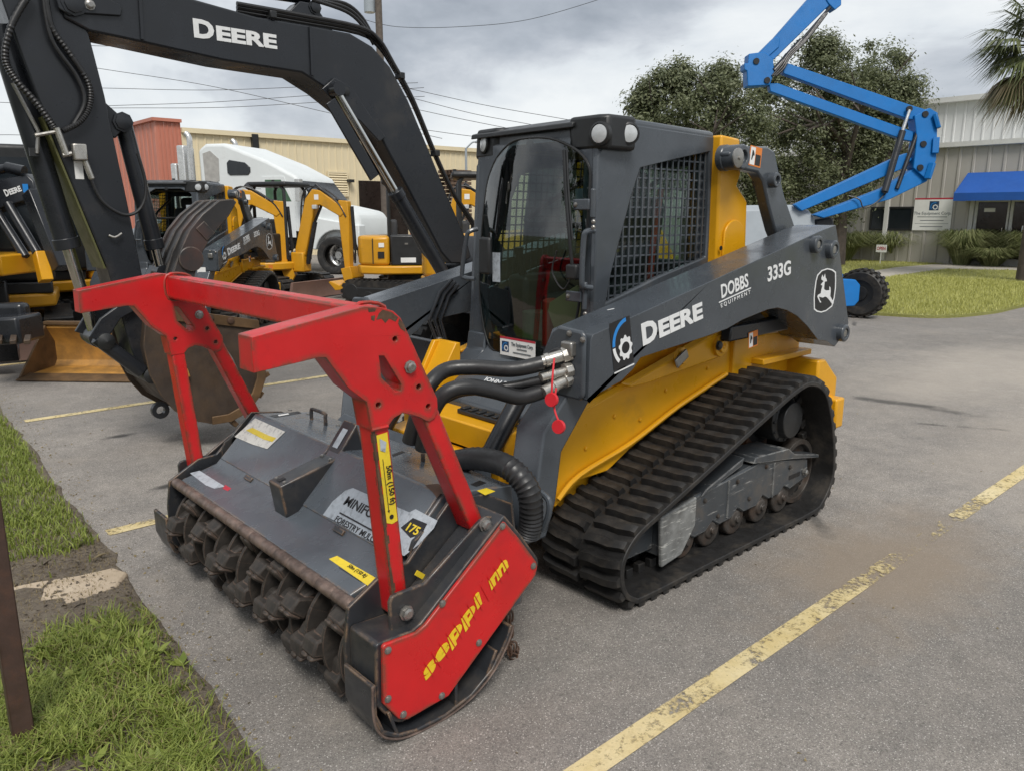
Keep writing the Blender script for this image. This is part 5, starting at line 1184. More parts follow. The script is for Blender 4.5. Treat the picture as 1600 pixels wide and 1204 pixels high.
for k in range(ny):
    y = -.70 + 1.50 * k / (ny - 1)
    for j in range(3):
        a = rad(k * 47 + j * 120 + 12 + (k * 29 % 17) * 1.5)
        o = put('cutter_tooth', tm, rot, .009); o.matrix_basis = MX.Translation((RX, y, RZ)) @ MX.Rotation(a, 4, 'Y')
        if k % 2 == 0:
            o = put('gauge_ring', gm, rot); o.matrix_basis = MX.Translation((RX, y + .042, RZ)) @ MX.Rotation(a + .6, 4, 'Y')
# --- red push frame
fo = pl(1, .95, [(393, 527), (396, 583), (497, 559), (509, 559), (544, 606), (573, 628), (581, 660), (613, 960), (640, 945), (605, 664), (616, 652), (629, 645), (642, 647), (655, 651), (664, 656), (671, 658), (679, 653), (684, 640), (683, 622), (639, 524), (626, 497), (614, 486), (598, 481), (569, 479)])
slot = pl(1, .95, [(592, 556), (600, 556), (627, 600), (626, 610), (618, 612), (596, 590)])
top = [p for p in fo]
gus = fo[:6] + pl(1, .95, [(581, 672), (606, 666)]) + fo[10:]
holes = [slot] + [circ(at(u, v, 1, .95).x, at(u, v, 1, .95).z, .0085, 10) for u, v in ((617, 530), (654, 604), (669, 634), (591, 632))]
fr = bothM('side_frame', 'red_paint', lambda: B().plate(gus, holes, 'y', .862, .951), .004)
l0, l1 = at(593, 655, 1, .945), at(627, 945, 1, .945); r0_, r1_ = at(671, 640, 1, .945), at(745, 812, 1, .945)
bothM('front_leg', 'red_paint', lambda: B().beam((l0.x, .905, l0.z), (l1.x, .905, l1.z - .03), .082, .058, (1, 0, 0)), .006)
bothM('rear_leg', 'red_paint', lambda: B().beam((r0_.x, .905, r0_.z), (r1_.x, .905, r1_.z - .02), .082, .062, (1, 0, 0)), .006)
for cpx in ([(598, 484), (612, 488), (622, 496), (618, 503), (608, 498), (602, 505), (596, 498), (588, 500), (592, 490)], [(624, 498), (632, 508), (633, 518), (626, 514), (622, 506)], [(575, 482), (588, 482), (586, 487), (576, 488)], [(580, 494), (586, 493), (585, 502), (580, 500)]):
    part('paint_chip', fr[0], 'bare_rust', B().plate(pl(1, .9515, cpx), [], 'y', .9513, .9518), smooth=0)
lc = V((l0.x, .905, l0.z)); le = V((l1.x, .905, l1.z)); ex0 = (le - lc); sdx = V((ex0.z, 0, -ex0.x)).normalized(); sdx = sdx if sdx.x > 0 else -sdx
st_ = B(); npt = 22; rr_ = random.Random(8)
for k in range(npt):
    t0, t1 = k / npt, (k + 1) / npt; wd = .010 + rr_.uniform(-.004, .005)
    p0 = lc + ex0 * (.02 + t0 * .97) + sdx * .0293; p1 = lc + ex0 * (.02 + t1 * .97) + sdx * .0293
    for p_ in (p0, p1): pass
    st_.add([p0 + V((0, .0416, 0)), p1 + V((0, .0416, 0)), p1 + V((0, .0416, 0)) - sdx * wd, p0 + V((0, .0416, 0)) - sdx * wd, p0 + V((0, .0416 - wd, 0)) + sdx * .0006, p1 + V((0, .0416 - wd, 0)) + sdx * .0006], [(0, 1, 2, 3), (0, 4, 5, 1)])
part('worn_edge', mu, 'bare_rust', st_, smooth=0)
pb_ = at(640, 573, 1, .952); bolt(mu, pb_, (0, 1, 0), .016, .014); pl_ = pb_.copy(); pl_.y = -.762; bolt(mu, pl_, (0, 1, 0), .016, .014)
part('cross_bar', mu, 'red_paint', B().prism([(1.04, 1.275), (1.04, 1.372), (1.145, 1.38), (1.145, 1.275)], 'y', -.769, .861), .01, seg=3)
tipx = fo[0][0]
for fy in (.861, -.769):
    zz0 = [(1.04, 1.275), (1.04, 1.372), (1.145, 1.38), (1.145, 1.275), (1.04, 1.275)]
    part('weld_bead', mu, 'red_paint', B().tube([(x, fy - (.004 if fy > 0 else -.004), z) for x, z in zz0], .0065, 6, 4))
for yy_ in (.951, -.769 + .0):
    a_, b_ = at(581, 671, 1, .951), at(606, 665, 1, .951); part('weld_bead', mu, 'red_paint', B().tube([(a_.x, yy_, a_.z), ((a_.x + b_.x) / 2, yy_, (a_.z + b_.z) / 2), (b_.x, yy_, b_.z)], .006, 6, 3))
# yellow distance stickers
dl = (l1 - l0); xd_ = V((dl.x, 0, dl.z)).normalized(); o_ = V((l0.x, .9465, l0.z)) + xd_ * .045
stl = decal(mu, 'yellow_label', [(0, -.019), (.29, -.019), (.30, .0), (.296, .021), (.16, .02), (.0, .02)], o_, xd_, xd_.cross(V((0, 1, 0))) * -1, .001, 'distance_sticker')
upx = xd_.cross(V((0, 1, 0))) * -1
text('50m (150 ft)', .026, 'black_print', mu, o_ + xd_ * .105 + upx * .002, xd_, upx, .003, bold=.0003)
decal(mu, 'black_print', rect(.08, -.0085, .25, -.0065), o_, xd_, upx, .003, 'arrow'); decal(mu, 'black_print', [(.25, -.0115), (.26, -.0075), (.25, -.0035)], o_, xd_, upx, .003, 'arrow_head')
decal(mu, 'black_print', circ(.275, .0, .008, 8), o_, xd_, upx, .003, 'person_mark'); decal(mu, 'silver_label', [(.012, -.01), (.05, -.012), (.06, .004), (.03, .012)], o_, xd_, upx, .003, 'machine_mark')
# --- yellow worn maker's lettering on the belt cover: a row of slanted blocks with slits
A0, A1 = at(664, 1053, 1, 1.0445), at(786, 884, 1, 1.0445); xd2 = (A1 - A0).normalized(); up2 = V((0, 1, 0)).cross(xd2); ln = (A1 - A0).length
up2 = up2 if up2.z > 0 else -up2
me_ = text_mesh('seppi m', 1.0, bold=.055, space=1.12, shear=.2); xs = [v.co.x for v in me_.vertices]; ys_2 = [v.co.y for v in me_.vertices]
A0 = A0 - up2 * .036 - xd2 * .012
me_.transform(MX.Diagonal((ln * 1.08 / (max(xs) - min(xs)), .066 / (max(ys_2) - min(ys_2)), 1, 1)) @ MX.Translation((-min(xs), -min(ys_2), 0))); me_.transform(frame_at(A0, xd2, up2) @ MX.Translation((0, 0, .002)))
me_.materials.clear(); me_.materials.append(MT['yellow_letter']); put('lettering', me_, rc)
for k in range(12):                                    # slanted worn gaps across the letters
    c_ = ln * (.05 + .088 * k); decal(rc, 'red_paint', [(c_, -.004), (c_ + .0035, -.004), (c_ + .018, .070), (c_ + .0145, .070)], A0, xd2, up2, .0034, 'worn_gap')
# --- labels on the hood
LB = 'label'
n_ = N_slope; pS = P_s + N_slope.normalized() * .0115
silv = pdecal([(505, 804), (520, 783), (540, 766), (552, 762), (640, 800), (650, 795), (684, 813), (678, 825), (655, 850), (632, 868), (560, 836), (522, 812)], pS, n_, 'silver_label', hood, .002)
u0 = V((0, 1, 0)); us = V((RIDGE[0] - BEND[0], 0, RIDGE[1] - BEND[1])).normalized()
q = hit(537, 787, pS, n_); q2 = hit(612, 820, pS, n_)
fit('MINIFORST', q, V((q.x, q.y + .30, q.z)), .038, 'black_print', hood, us, .003, .012)
q = hit(532, 800, pS, n_); fit('FORESTRY MULCHER', q - us * .038, V((q.x, q.y + .34, q.z)) - us * .038, .024, 'black_print', hood, us, .003, .01)
decal(hood, 'black_print', rect(0, 0, .36, .006), q - us * .005, u0, us, .003, 'rule')
dk = pdecal([(627, 824), (646, 809), (668, 818), (660, 834), (642, 840)], pS, n_, 'black_print', hood, .0032, 'number_panel')
q = hit(635, 828, pS, n_); fit('175', q, V((q.x, q.y + .065, q.z)), .032, 'yellow_label', hood, us, .0045, .02)
ww = pdecal([(367, 682), (399, 653), (446, 674), (418, 701), (395, 694)], pS, n_, 'worn_white_label', hood, .002)
pdecal([(385, 672), (395, 668), (420, 680), (432, 684), (426, 690), (412, 686)], pS, n_, 'yellow_label', hood, .003)
pdecal([(367, 682), (382, 669), (392, 690), (386, 690)], pS, n_, 'red_print', hood, .0026) if False else None
nf = N_front.normalized(); pF = V((FRONT[0], 0, FRONT[1]))
ys_ = pdecal([(514, 873), (527, 868), (597, 908), (590, 919), (578, 917)], pF, nf, 'yellow_label', hood, .002)
qa, qb = hit(552, 896, pF, nf), hit(578, 911, pF, nf); uf = V((BEND[0] - FRONT[0], 0, BEND[1] - FRONT[1])).normalized()
qa = hit(541, 886, pF, nf) + uf * .004; fit('50m (150 ft)', qa, V((qa.x, qa.y + .115, qa.z)), .020, 'black_print', hood, uf, .003, .004)
decal(hood, 'black_print', rect(0, 0, .15, .002), hit(534, 884, pF, nf) - uf * .012, u0, uf, .003, 'arrow')
pdecal([(297, 739), (312, 735), (352, 760), (335, 763), (322, 758)], pF, nf, 'silver_label', hood, .002)
pdecal([(352, 757), (362, 763), (356, 767), (348, 763)], pF, nf, 'red_print', hood, .002)
pT = P_t
pdecal([(421, 649), (466, 642), (471, 645), (430, 652)], pT, N_top, 'black_print', hood, .001, 'slot'); pdecal([(434, 648), (450, 645.5), (452, 647), (436, 650)], pT, N_top, 'white_label', hood, .002)
pdecal([(612, 710), (628, 704), (633, 706), (615, 713)], pT, N_top, 'black_print', hood, .001, 'slot'); pdecal([(735, 756), (750, 750), (760, 754), (744, 760)], pT, N_top, 'black_print', hood, .001, 'slot'); pdecal([(745, 766), (760, 762), (774, 767), (758, 773)], pT, N_top, 'yellow_label', hood, .001)
pdecal([(664, 757), (684, 755), (703, 762), (697, 774), (689, 770), (683, 777), (676, 768)], pS, n_, 'rusty_steel', hood, .001, 'rust_patch')
for u0_, v0_, u1_, v1_ in ((487, 655, 509, 664),):
    a, b_ = hit(u0_, v0_, pT, N_top), hit(u1_, v1_, pT, N_top); part('handle', hood, 'dark_plate', B().tube([a, a + V((0, 0, .045)), a + V((-.005, .012, .055)), b_ + V((-.005, -.012, .055)), b_ + V((0, 0, .045)), b_], .009, 8, 2))
a = hit(661, 720, pT, N_top); part('handle', hood, 'dark_plate', B().cyl(a, a + V((0, 0, .035)), .009, 8))
bolt(hood, hit(453, 641, pT, N_top), N_top, .009, .006)
for k in range(5): bolt(hood, V((.55, -.65 + k * .3, .655)), N_top, .009, .006)
# centre hose guard
yb = .13
sd1 = pl(1, yb, [(437, 760), (526, 716), (558, 661), (572, 690), (500, 770), (464, 797), (451, 805)]); sd1 = sd1[:3] + [(x, z - .07) for x, z in sd1[3:]]
wg = .105
gd = part('hose_guard', mu, 'dark_plate', B().prism(sd1, 'y', yb - wg, yb), .006)
a, b_, c_ = [V((sd1[i][0], yb - wg * .5, sd1[i][1])) for i in (0, 1, 2)]
nl = V((b_.z - c_.z, 0, c_.x - b_.x)); nl = nl if nl.x > 0 else -nl; nl.normalize(); m_ = (b_ + c_) / 2
d_ = (c_ - b_).normalized()
decal(gd, 'silver_label', rect(-.02, -.045, .02, .045), m_ , (0, 1, 0), d_, .002, 'serial_label')
for yy in (-.035, .035): bolt(gd, b_ + (a - b_).normalized() * .02 + V((0, yy, 0)), (0, 0, 1), .007, .006); bolt(gd, a + (b_ - a).normalized() * .03 + V((0, yy, 0)), (.4, 0, 1), .006, .005)
decal(gd, 'black_print', rect(-.012, -.015, .012, .015), a + (b_ - a).normalized() * .035, (0, 1, 0), b_ - a, .002, 'slot')
# chains behind the right skid
lk_ = B(); lk_.tube([(.0, 0, -.022), (.009, 0, -.018), (.011, 0, 0), (.009, 0, .018), (0, 0, .022), (-.009, 0, .018), (-.011, 0, 0), (-.009, 0, -.018), (0, 0, -.022)], .0042, 6, 2); cm = lk_.mesh('chain_link', 'rusty_steel', 60)
c0 = at(790, 985, 1, .93)
for s_ in range(3):
    for k in range(7):
        o = put('chain_link', cm, mu); zz_ = .215 - k * .034 - s_ * .006
        o.matrix_basis = MX.Translation((c0.x - s_ * .022 - (.02 * max(0, k - 4)), .93 - s_ * .012, max(zz_, .012))) @ MX.Rotation(rad(90 * (k % 2) + 20 * s_), 4, 'Z') @ MX.Rotation(rad(55) if zz_ < .02 else 0, 4, 'Y')
# ------------------------------------------------------------------ second loader (same kind) with a bucket, parked behind on the left
hd = rad(45)
l2 = copy_tree(ld); l2.name = 'compact_track_loader'
l2['label'] = 'grey and yellow track loader parked behind the curved excavator thumb'; 
l2.location = (-.95, -6.75, 0) ; l2.rotation_euler = (0, 0, hd)
l2.location = V((-1.1, -7.9, 0)) + V((math.cos(hd) * -.85, math.sin(hd) * -.85, 0))
for o in list(l2.children):
    if o.name.split('.')[0] in ('hydraulic_hose', 'hose_coupling', 'red_dust_cap', 'thin_hose', 'hose_loom', 'loom_guard', 'door_glass', 'company_sticker', 'door_seal', 'door_band', 'small_print', 'red_strip', 'gear', 'logo_panel', 'logo_arc', 'instruction_sticker', 'lettering', 'wiper_arm', 'washer_hose', 'cup_holder', 'boot_lever', 'document_pouch'):
        for c2 in list(o.children): bpy.data.objects.remove(c2)
        bpy.data.objects.remove(o)
bk = empty('loader_bucket', 'wide worn tan loader bucket standing on the asphalt at the left', 'bucket', (0, 0, 0))
bp = [(.0, .02), (.02, 0), (.62, 0), (.66, .012), (.60, .03), (.10, .04), (.05, .10), (.05, .30), (.16, .46), (.15, .50), (.04, .44), (.0, .30)]
part('shell', bk, 'bucket_yellow', B().prism(bp, 'y', -.95, .95), .006)
for yy in (-.95, .93): part('side_wall', bk, 'bucket_worn', B().prism([(.0, .02), (.64, .012), (.66, .03), (.17, .49), (.0, .44)], 'y', yy - .001, yy + .021), .004)
part('cutting_edge', bk, 'bucket_worn', B().prism([(.50, .0305), (.70, -.002), (.70, .012), (.52, .045)], 'y', -.96, .96), .003)
part('top_lip', bk, 'bucket_worn', B().box(.10, .18, -.95, .95, .49, .53), .008)
part('mount', bk, 'charcoal_paint', B().box(-.12, .0, -.5, .5, .05, .45), .01)
bk.rotation_euler = (0, 0, hd); cb_ = V((.19, -5.55, 0)); hv = V((math.cos(hd), math.sin(hd), 0)); bk.location = cb_ - hv * .62 + V((0, 0, .01))

# ------------------------------------------------------------------ big excavator, boom plane y = EY
EY = -2.9
NF = EY + .17
ex = empty('excavator', 'large black boomed excavator towering behind the red frame', 'excavator', (-3.2, EY, 0))
def EP(u, v, y=NF): p = at(u, v, 1, y); return (p.x, p.z)
boom = [EP(u, v) for u, v in [(92, -20), (110, -34), (200, -30), (400, 26), (484, 40), (547, 52), (582, 73), (610, 105), (638, 157), (669, 231), (697, 301), (729, 374), (737, 402), (722, 412), (705, 412), (690, 395), (641, 301), (596, 217), (568, 185), (540, 163), (512, 140), (472, 114), (350, 95), (206, 63), (140, 49), (100, 28)]]
bo = part('boom', ex, 'black_boom', B().prism(boom, 'y', EY - .17, NF), .014, seg=3)
for u0, v0, u1, v1 in ((484, 42, 487, 118), (217, -20, 222, 62)):
    a, b_ = EP(u0, v0), EP(u1, v1); part('weld_seam', bo, 'black_boom', B().beam((a[0], NF, a[1]), (b_[0], NF, b_[1]), .02, .03, (0, 1, 0)))
deere_fit(at(303, 57, 1, NF), at(433, 76, 1, NF), (at(303, 57, 1, NF) - at(301, 27, 1, NF)).length * 1.0, 'white_print', bo, (0, 0, 1), .003)
ear = [EP(u, v) for u, v in [(500, 140), (520, 122), (548, 138), (568, 170), (600, 215), (590, 222), (560, 190), (530, 170)]]
part('cylinder_bracket', bo, 'black_boom', B().prism(ear, 'y', NF + .001, NF + .03), .006)
for u, v in ((524, 133), (540, 143)): bolt(bo, at(u, v, 1, NF + .031), (0, 1, 0), .03 if u > 530 else .018, .012, 'black_plastic' if u > 530 else 'steel')
knu = [EP(u, v) for u, v in [(90, 14), (84, -8), (96, -30), (140, -30), (160, -5), (190, 10), (188, 26), (160, 24), (128, 22), (108, 26)]]
part('boom_nose', bo, 'black_boom', B().prism(knu, 'y', NF + .001, NF + .02), .006)
bolt(bo, at(115, 6, 1, NF + .02), (0, 1, 0), .055, .02, 'black_boom'); bolt(bo, at(140, 8, 1, NF + .02), (0, 1, 0), .025, .02)
SF = EY + .15
stick = [EP(u, v, SF) for u, v in [(-18, -60), (112, -60), (135, 38), (150, 95), (164, 150), (178, 217), (198, 310), (219, 413), (238, 510), (250, 572), (238, 592), (222, 588), (205, 545), (168, 420), (115, 294), (70, 182), (21, 52)]]
st = part('stick', ex, 'black_boom', B().prism(stick, 'y', EY - .15, SF), .012, seg=3)
edge_ = [(x, z) for x, z in stick[-6:]]
part('stick_edge', st, 'olive_edge', B().beam((stick[-4][0] + .012, EY, stick[-4][1]), (stick[-2][0] + .012, EY, stick[-2][1]), .28, .012, (1, 0, .4)))
part('thumb_bracket', st, 'black_boom', B().prism([EP(u, v, SF) for u, v in [(166, 155), (196, 182), (202, 196), (186, 215), (176, 212)]], 'y', EY - .08, EY + .08), .008)
bolt(st, at(192, 191, 1, EY + .09), (0, 1, 0), .05, .02, 'black_boom')
def cyl2(parent, p, q, r, f, y, nm, rodm='chrome'):
    p = V((p[0], y, p[1])); q = V((q[0], y, q[1])); m = p + (q - p) * f
    c_ = part(nm, parent, 'black_boom', B().cyl(p, m, r, 20).cyl(m - (q - p).normalized() * .05, m + (q - p).normalized() * .02, r * 1.15, 20), .004)
    part('rod', c_, rodm, B().cyl(m, q, r * .55, 16)); part('rod_eye', c_, 'black_boom', B().cyl(q - V((0, r * 1.1, 0)), q + V((0, r * 1.1, 0)), r * .9, 16)); return c_
bc = cyl2(ex, EP(-2, 40, EY), EP(150, 527, EY), .07, .68, EY, 'bucket_cylinder')
part('cylinder_line', bc, 'steel', B().tube([at(20, 130, 1, EY + .10), at(60, 205, 1, EY + .10), at(58, 240, 1, EY + .1)], .012, 8, 0))
part('cylinder_clamp', bc, 'black_plastic', B().cbox(at(53, 238, 1, EY + .085), (.05, .02, .05)))
tcn = cyl2(ex, EP(192, 191, EY), EP(252, 425, EY), .055, .82, EY + .0, 'thumb_cylinder')
for dy in (-.24, .24):
    cyl2(ex, EP(700, 440, EY + dy), EP(524, 140, EY + dy), .058, .50, EY + dy, 'boom_cylinder')
    part('cylinder_sleeve', ex, 'black_boom', B().beam(at(516, 158, 1, EY + dy + .07), at(585, 278, 1, EY + dy + .07), .09, .02, (0, 1, 0)), .004)
cyl2(ex, EP(480, -8, EY), EP(140, -60, EY), .07, .6, EY, 'arm_cylinder')
part('cylinder_ear', bo, 'black_boom', B().prism([EP(u, v, NF) for u, v in [(440, 35), (478, -2), (500, 2), (530, 45)]], 'y', EY - .08, EY + .08), .008); bolt(bo, at(492, 12, 1, EY + .081), (0, 1, 0), .04, .02, 'black_boom')
for j, dy in enumerate((.16, .12, .07)):
    y = EY + dy
    part('boom_hose', bo, 'hose', B().tube([at(370, 6 + j * 6, 1, y), at(460, 22 + j * 6, 1, y), at(560, 42 + j * 5, 1, y), at(592, 62 + j * 6, 1, y), at(615, 100 + j * 4, 1, y), at(645, 155 + j * 4, 1, y), at(678, 235 + j * 3, 1, y), at(708, 300 + j * 2, 1, y), at(738, 345 + j * 3, 1, y), at(760, 390, 1, y)], .016, 8, 4))
for j in range(3):
    part('boom_hose', bo, 'hose', B().tube([at(500 - j * 6, 0, 1, EY + .05 * j), at(540, 6 + j * 6, 1, EY + .05 * j), at(566, 28 + j * 6, 1, EY + .05 * j), at(584, 60 + j * 5, 1, EY + .05 * j)], .014, 8, 5))
for u, v in ((424, 24), (625, 119), (680, 240)): part('hose_clamp', bo, 'black_plastic', B().cbox(at(u, v, 1, EY + .15), (.05, .08, .05)), .006)
def spiral(pts, r, name='spring_hose'):
    P = crom(pts, 16); b = B(); b.tube(P, [r * (1.0 if k % 2 else .80) for k in range(len(P))], 10); return part(name, st, 'hose', b)
ys = SF + .04
spiral([at(46, -10, 1, ys), at(18, 40, 1, ys), at(8, 90, 1, ys), at(25, 125, 1, ys), at(60, 165, 1, ys), at(85, 200, 1, ys)], .022)
spiral([at(70, -20, 1, ys), at(80, 40, 1, ys), at(110, 85, 1, ys), at(138, 130, 1, ys), at(140, 165, 1, ys), at(125, 190, 1, ys), at(98, 205, 1, ys)], .019)
part('plain_hose', st, 'hose', B().tube([at(66, -20, 1, ys), at(80, 60, 1, ys), at(120, 120, 1, ys), at(132, 160, 1, ys), at(115, 195, 1, ys)], .013, 8, 6))
part('plain_hose', st, 'hose', B().tube([at(140, 275, 1, ys), at(160, 315, 1, ys), at(195, 336, 1, ys), at(220, 325, 1, ys), at(228, 290, 1, ys), at(215, 240, 1, ys)], .011, 8, 6))
part('hose_fitting', st, 'bright_coupling', B().cyl(at(88, 200, 1, ys), at(104, 243, 1, ys), .02, 10).cyl(at(55, 212, 1, ys), at(88, 206, 1, ys), .012, 8).cyl(at(98, 243, 1, ys), at(112, 240, 1, ys), .015, 8))
part('valve_block', st, 'bright_coupling', B().cbox(at(124, 238, 1, ys), (.08, .06, .10)).cyl(at(132, 250, 1, ys), at(144, 281, 1, ys), .018, 10), .008)
decal(st, 'white_label', rect(0, 0, .05, .11), at(118, 280, 1, SF), (-1, 0, -.0), (.35, 0, 1), .002, 'label')
part('step_bar', st, 'steel', B().tube([at(170, 368, 1, SF + .02), at(180, 371, 1, SF + .03), at(190, 365, 1, SF + .02)], .008, 6, 3))
# linkage and bucket
for dy in (-.17, .17): part('link_bar', ex, 'black_boom', B().tube([at(150, 528, 1, EY + dy), at(222, 580, 1, EY + dy)], [.045, .05], 12), .003)
for u, v in ((152, 528), (222, 580)): part('link_pin', ex, 'black_plastic', B().lathe((*[EP(u, v, EY)[0]], EY - .22, EP(u, v, EY)[1]), (0, 1, 0), [(0, 0), (.055, 0), (.055, .44), (.035, .45), (0, .46)], 18))
for dy in (-.175, .175): part('idler_link', ex, 'black_boom', B().prism([EP(u, v, EY + .2) for u, v in [(140, 528), (158, 498), (222, 452), (240, 470), (190, 498), (166, 535)]], 'y', EY + dy - .015, EY + dy + .015), .006)
BF = EY + .34
bside = [EP(u, v, BF) for u, v in [(228, 470), (300, 486), (352, 492), (402, 512), (412, 560), (413, 590), (404, 618), (386, 642), (360, 657), (330, 662), (300, 657), (272, 642), (250, 618), (232, 585), (222, 540)]]
bcx = sum(p[0] for p in bside) / len(bside); bcz = sum(p[1] for p in bside) / len(bside)
inner = [(bcx + (x - bcx) * .90, bcz + (z - bcz) * .90) for x, z in bside]
bu = part('bucket', ex, 'earthy_bucket', B().prism(inner, 'y', EY - .33, BF - .01), .004)
part('side_plate', bu, 'earthy_bucket', B().plate([(bcx + (x - bcx) * .99, bcz + (z - bcz) * .99) for x, z in bside], [], 'y', BF - .009, BF + .012), .004); part('side_plate', bu, 'earthy_bucket', B().prism(bside, 'y', EY - .352, EY - .331), .004)
rim = [(bcx + (x - bcx) * 1.0, bcz + (z - bcz) * 1.0) for x, z in bside[3:10]]; rin = [(bcx + (x - bcx) * .84, bcz + (z - bcz) * .84) for x, z in bside[3:10]]
part('wear_edge', bu, 'bucket_worn', B().prism(rim + list(reversed(rin)), 'y', BF + .0125, BF + .03), .004)
part('top_rail', bu, 'bucket_worn', B().prism([EP(u, v, BF) for u, v in [(228, 470), (300, 486), (402, 500), (404, 514), (300, 503), (232, 500)]], 'y', BF + .0125, BF + .028), .003)
for u, v in ((300, 494), (328, 497), (360, 501)): bolt(bu, at(u, v, 1, BF + .029), (0, 1, 0), .022, .012, 'rusty_steel')
for k in range(6):
    a = rad(-70 + k * 22); rr = .5
for k, (u, v) in enumerate(((405, 615), (414, 585), (412, 555), (385, 645), (365, 660))): part('edge_tooth', bu, 'bucket_worn', B().cbox(at(u, v, 1, BF - .02), (.05, .06, .035), MX.Rotation(rad(50 - k * 25), 3, 'Y')), .004)
part('lift_eye', bu, 'black_boom', B().lathe((*[EP(250, 640, EY + .1)[0]], EY + .08, EP(250, 640, EY + .1)[1]), (0, 1, 0), [(.03, 0), (.06, 0), (.06, .04), (.03, .04), (.03, 0)], 18))
part('side_shackle', bu, 'bucket_yellow', B().cbox(at(285, 585, 1, BF + .035), (.09, .03, .07), MX.Rotation(rad(15), 3, 'Y')).cbox(at(285, 585, 1, BF + .05), (.05, .03, .02)), .012)
part('grab_loop', bu, 'steel', B().tube([at(338, 547, 1, BF + .02), at(352, 546, 1, BF + .08), at(370, 578, 1, BF + .08), at(366, 590, 1, BF + .02)], .010, 8, 2))
# hydraulic thumb
TF_ = EY + .26
th = [EP(u, v, TF_) for u, v in [(370, 316), (364, 311), (343, 313), (316, 335), (296, 360), (280, 395), (266, 440), (262, 500), (300, 505), (303, 440), (310, 408), (330, 370), (358, 338)]]
tb = part('thumb', ex, 'worn_thumb', B().prism([(x, z) for x, z in th], 'y', TF_ - .03, TF_), .006)
for dy in (.14, .28, .42): part('thumb_rib', tb, 'worn_thumb', B().prism(th, 'y', TF_ - dy - .03, TF_ - dy), .006)
web = th[:8] + [(x + .10, z - .06) for x, z in reversed(th[1:8])]
part('thumb_web', tb, 'worn_thumb', B().prism([(bx_ - .012, bz_ - .014) for bx_, bz_ in th[2:8]] + [(bx_ - .07, bz_ - .05) for bx_, bz_ in reversed(th[2:8])], 'y', TF_ - .44, TF_ - .001))
part('thumb_boss', tb, 'worn_thumb', B().lathe(at(298, 405, 1, TF_), (0, 1, 0), [(.085, 0), (.085, .012), (.08, .016), (0, .016)], 24))
part('thumb_pad', tb, 'worn_thumb', B().cbox(at(321, 361, 1, TF_ + .004), (.11, .01, .08), MX.Rotation(rad(-50), 3, 'Y')), .004)
# house, cab, undercarriage (mostly hidden behind the loader)
part('house', ex, 'machine_yellow', B().prism([(-2.55, .78), (-2.55, 1.05), (-2.9, 1.45), (-4.3, 1.5), (-4.55, 1.2), (-4.5, .78)], 'y', EY - .85, EY + .75), .03)
part('boom_foot', ex, 'black_boom', B().prism([(-2.15, .75), (-2.2, 1.15), (-2.45, 1.45), (-2.7, 1.2), (-2.7, .75)], 'y', EY - .25, EY + .25), .01)
cbx = part('cab', ex, 'black_plastic', B().prism([(-2.75, .85), (-2.75, 1.5), (-2.85, 2.25), (-3.7, 2.25), (-3.7, .85)], 'y', EY + .28, EY + .95), .03)
part('cab_window', cbx, 'dark_window', B().prism([(-2.82, 1.5), (-2.92, 2.18), (-3.6, 2.18), (-3.6, 1.5)], 'y', EY + .951, EY + .96))
part('undercarriage', ex, 'black_boom', B().box(-3.8, -2.9, EY - .7, EY + .7, .25, .6).cyl((-3.35, EY, .55), (-3.35, EY, .79), .5, 24), .02)
part('dozer_blade', ex, 'black_boom', B().box(-1.95, -1.88, EY - 1.1, EY + 1.1, .05, .50).box(-2.6, -1.95, EY + .3, EY + .42, .25, .37).box(-2.6, -1.95, EY - .42, EY - .3, .25, .37), .01)

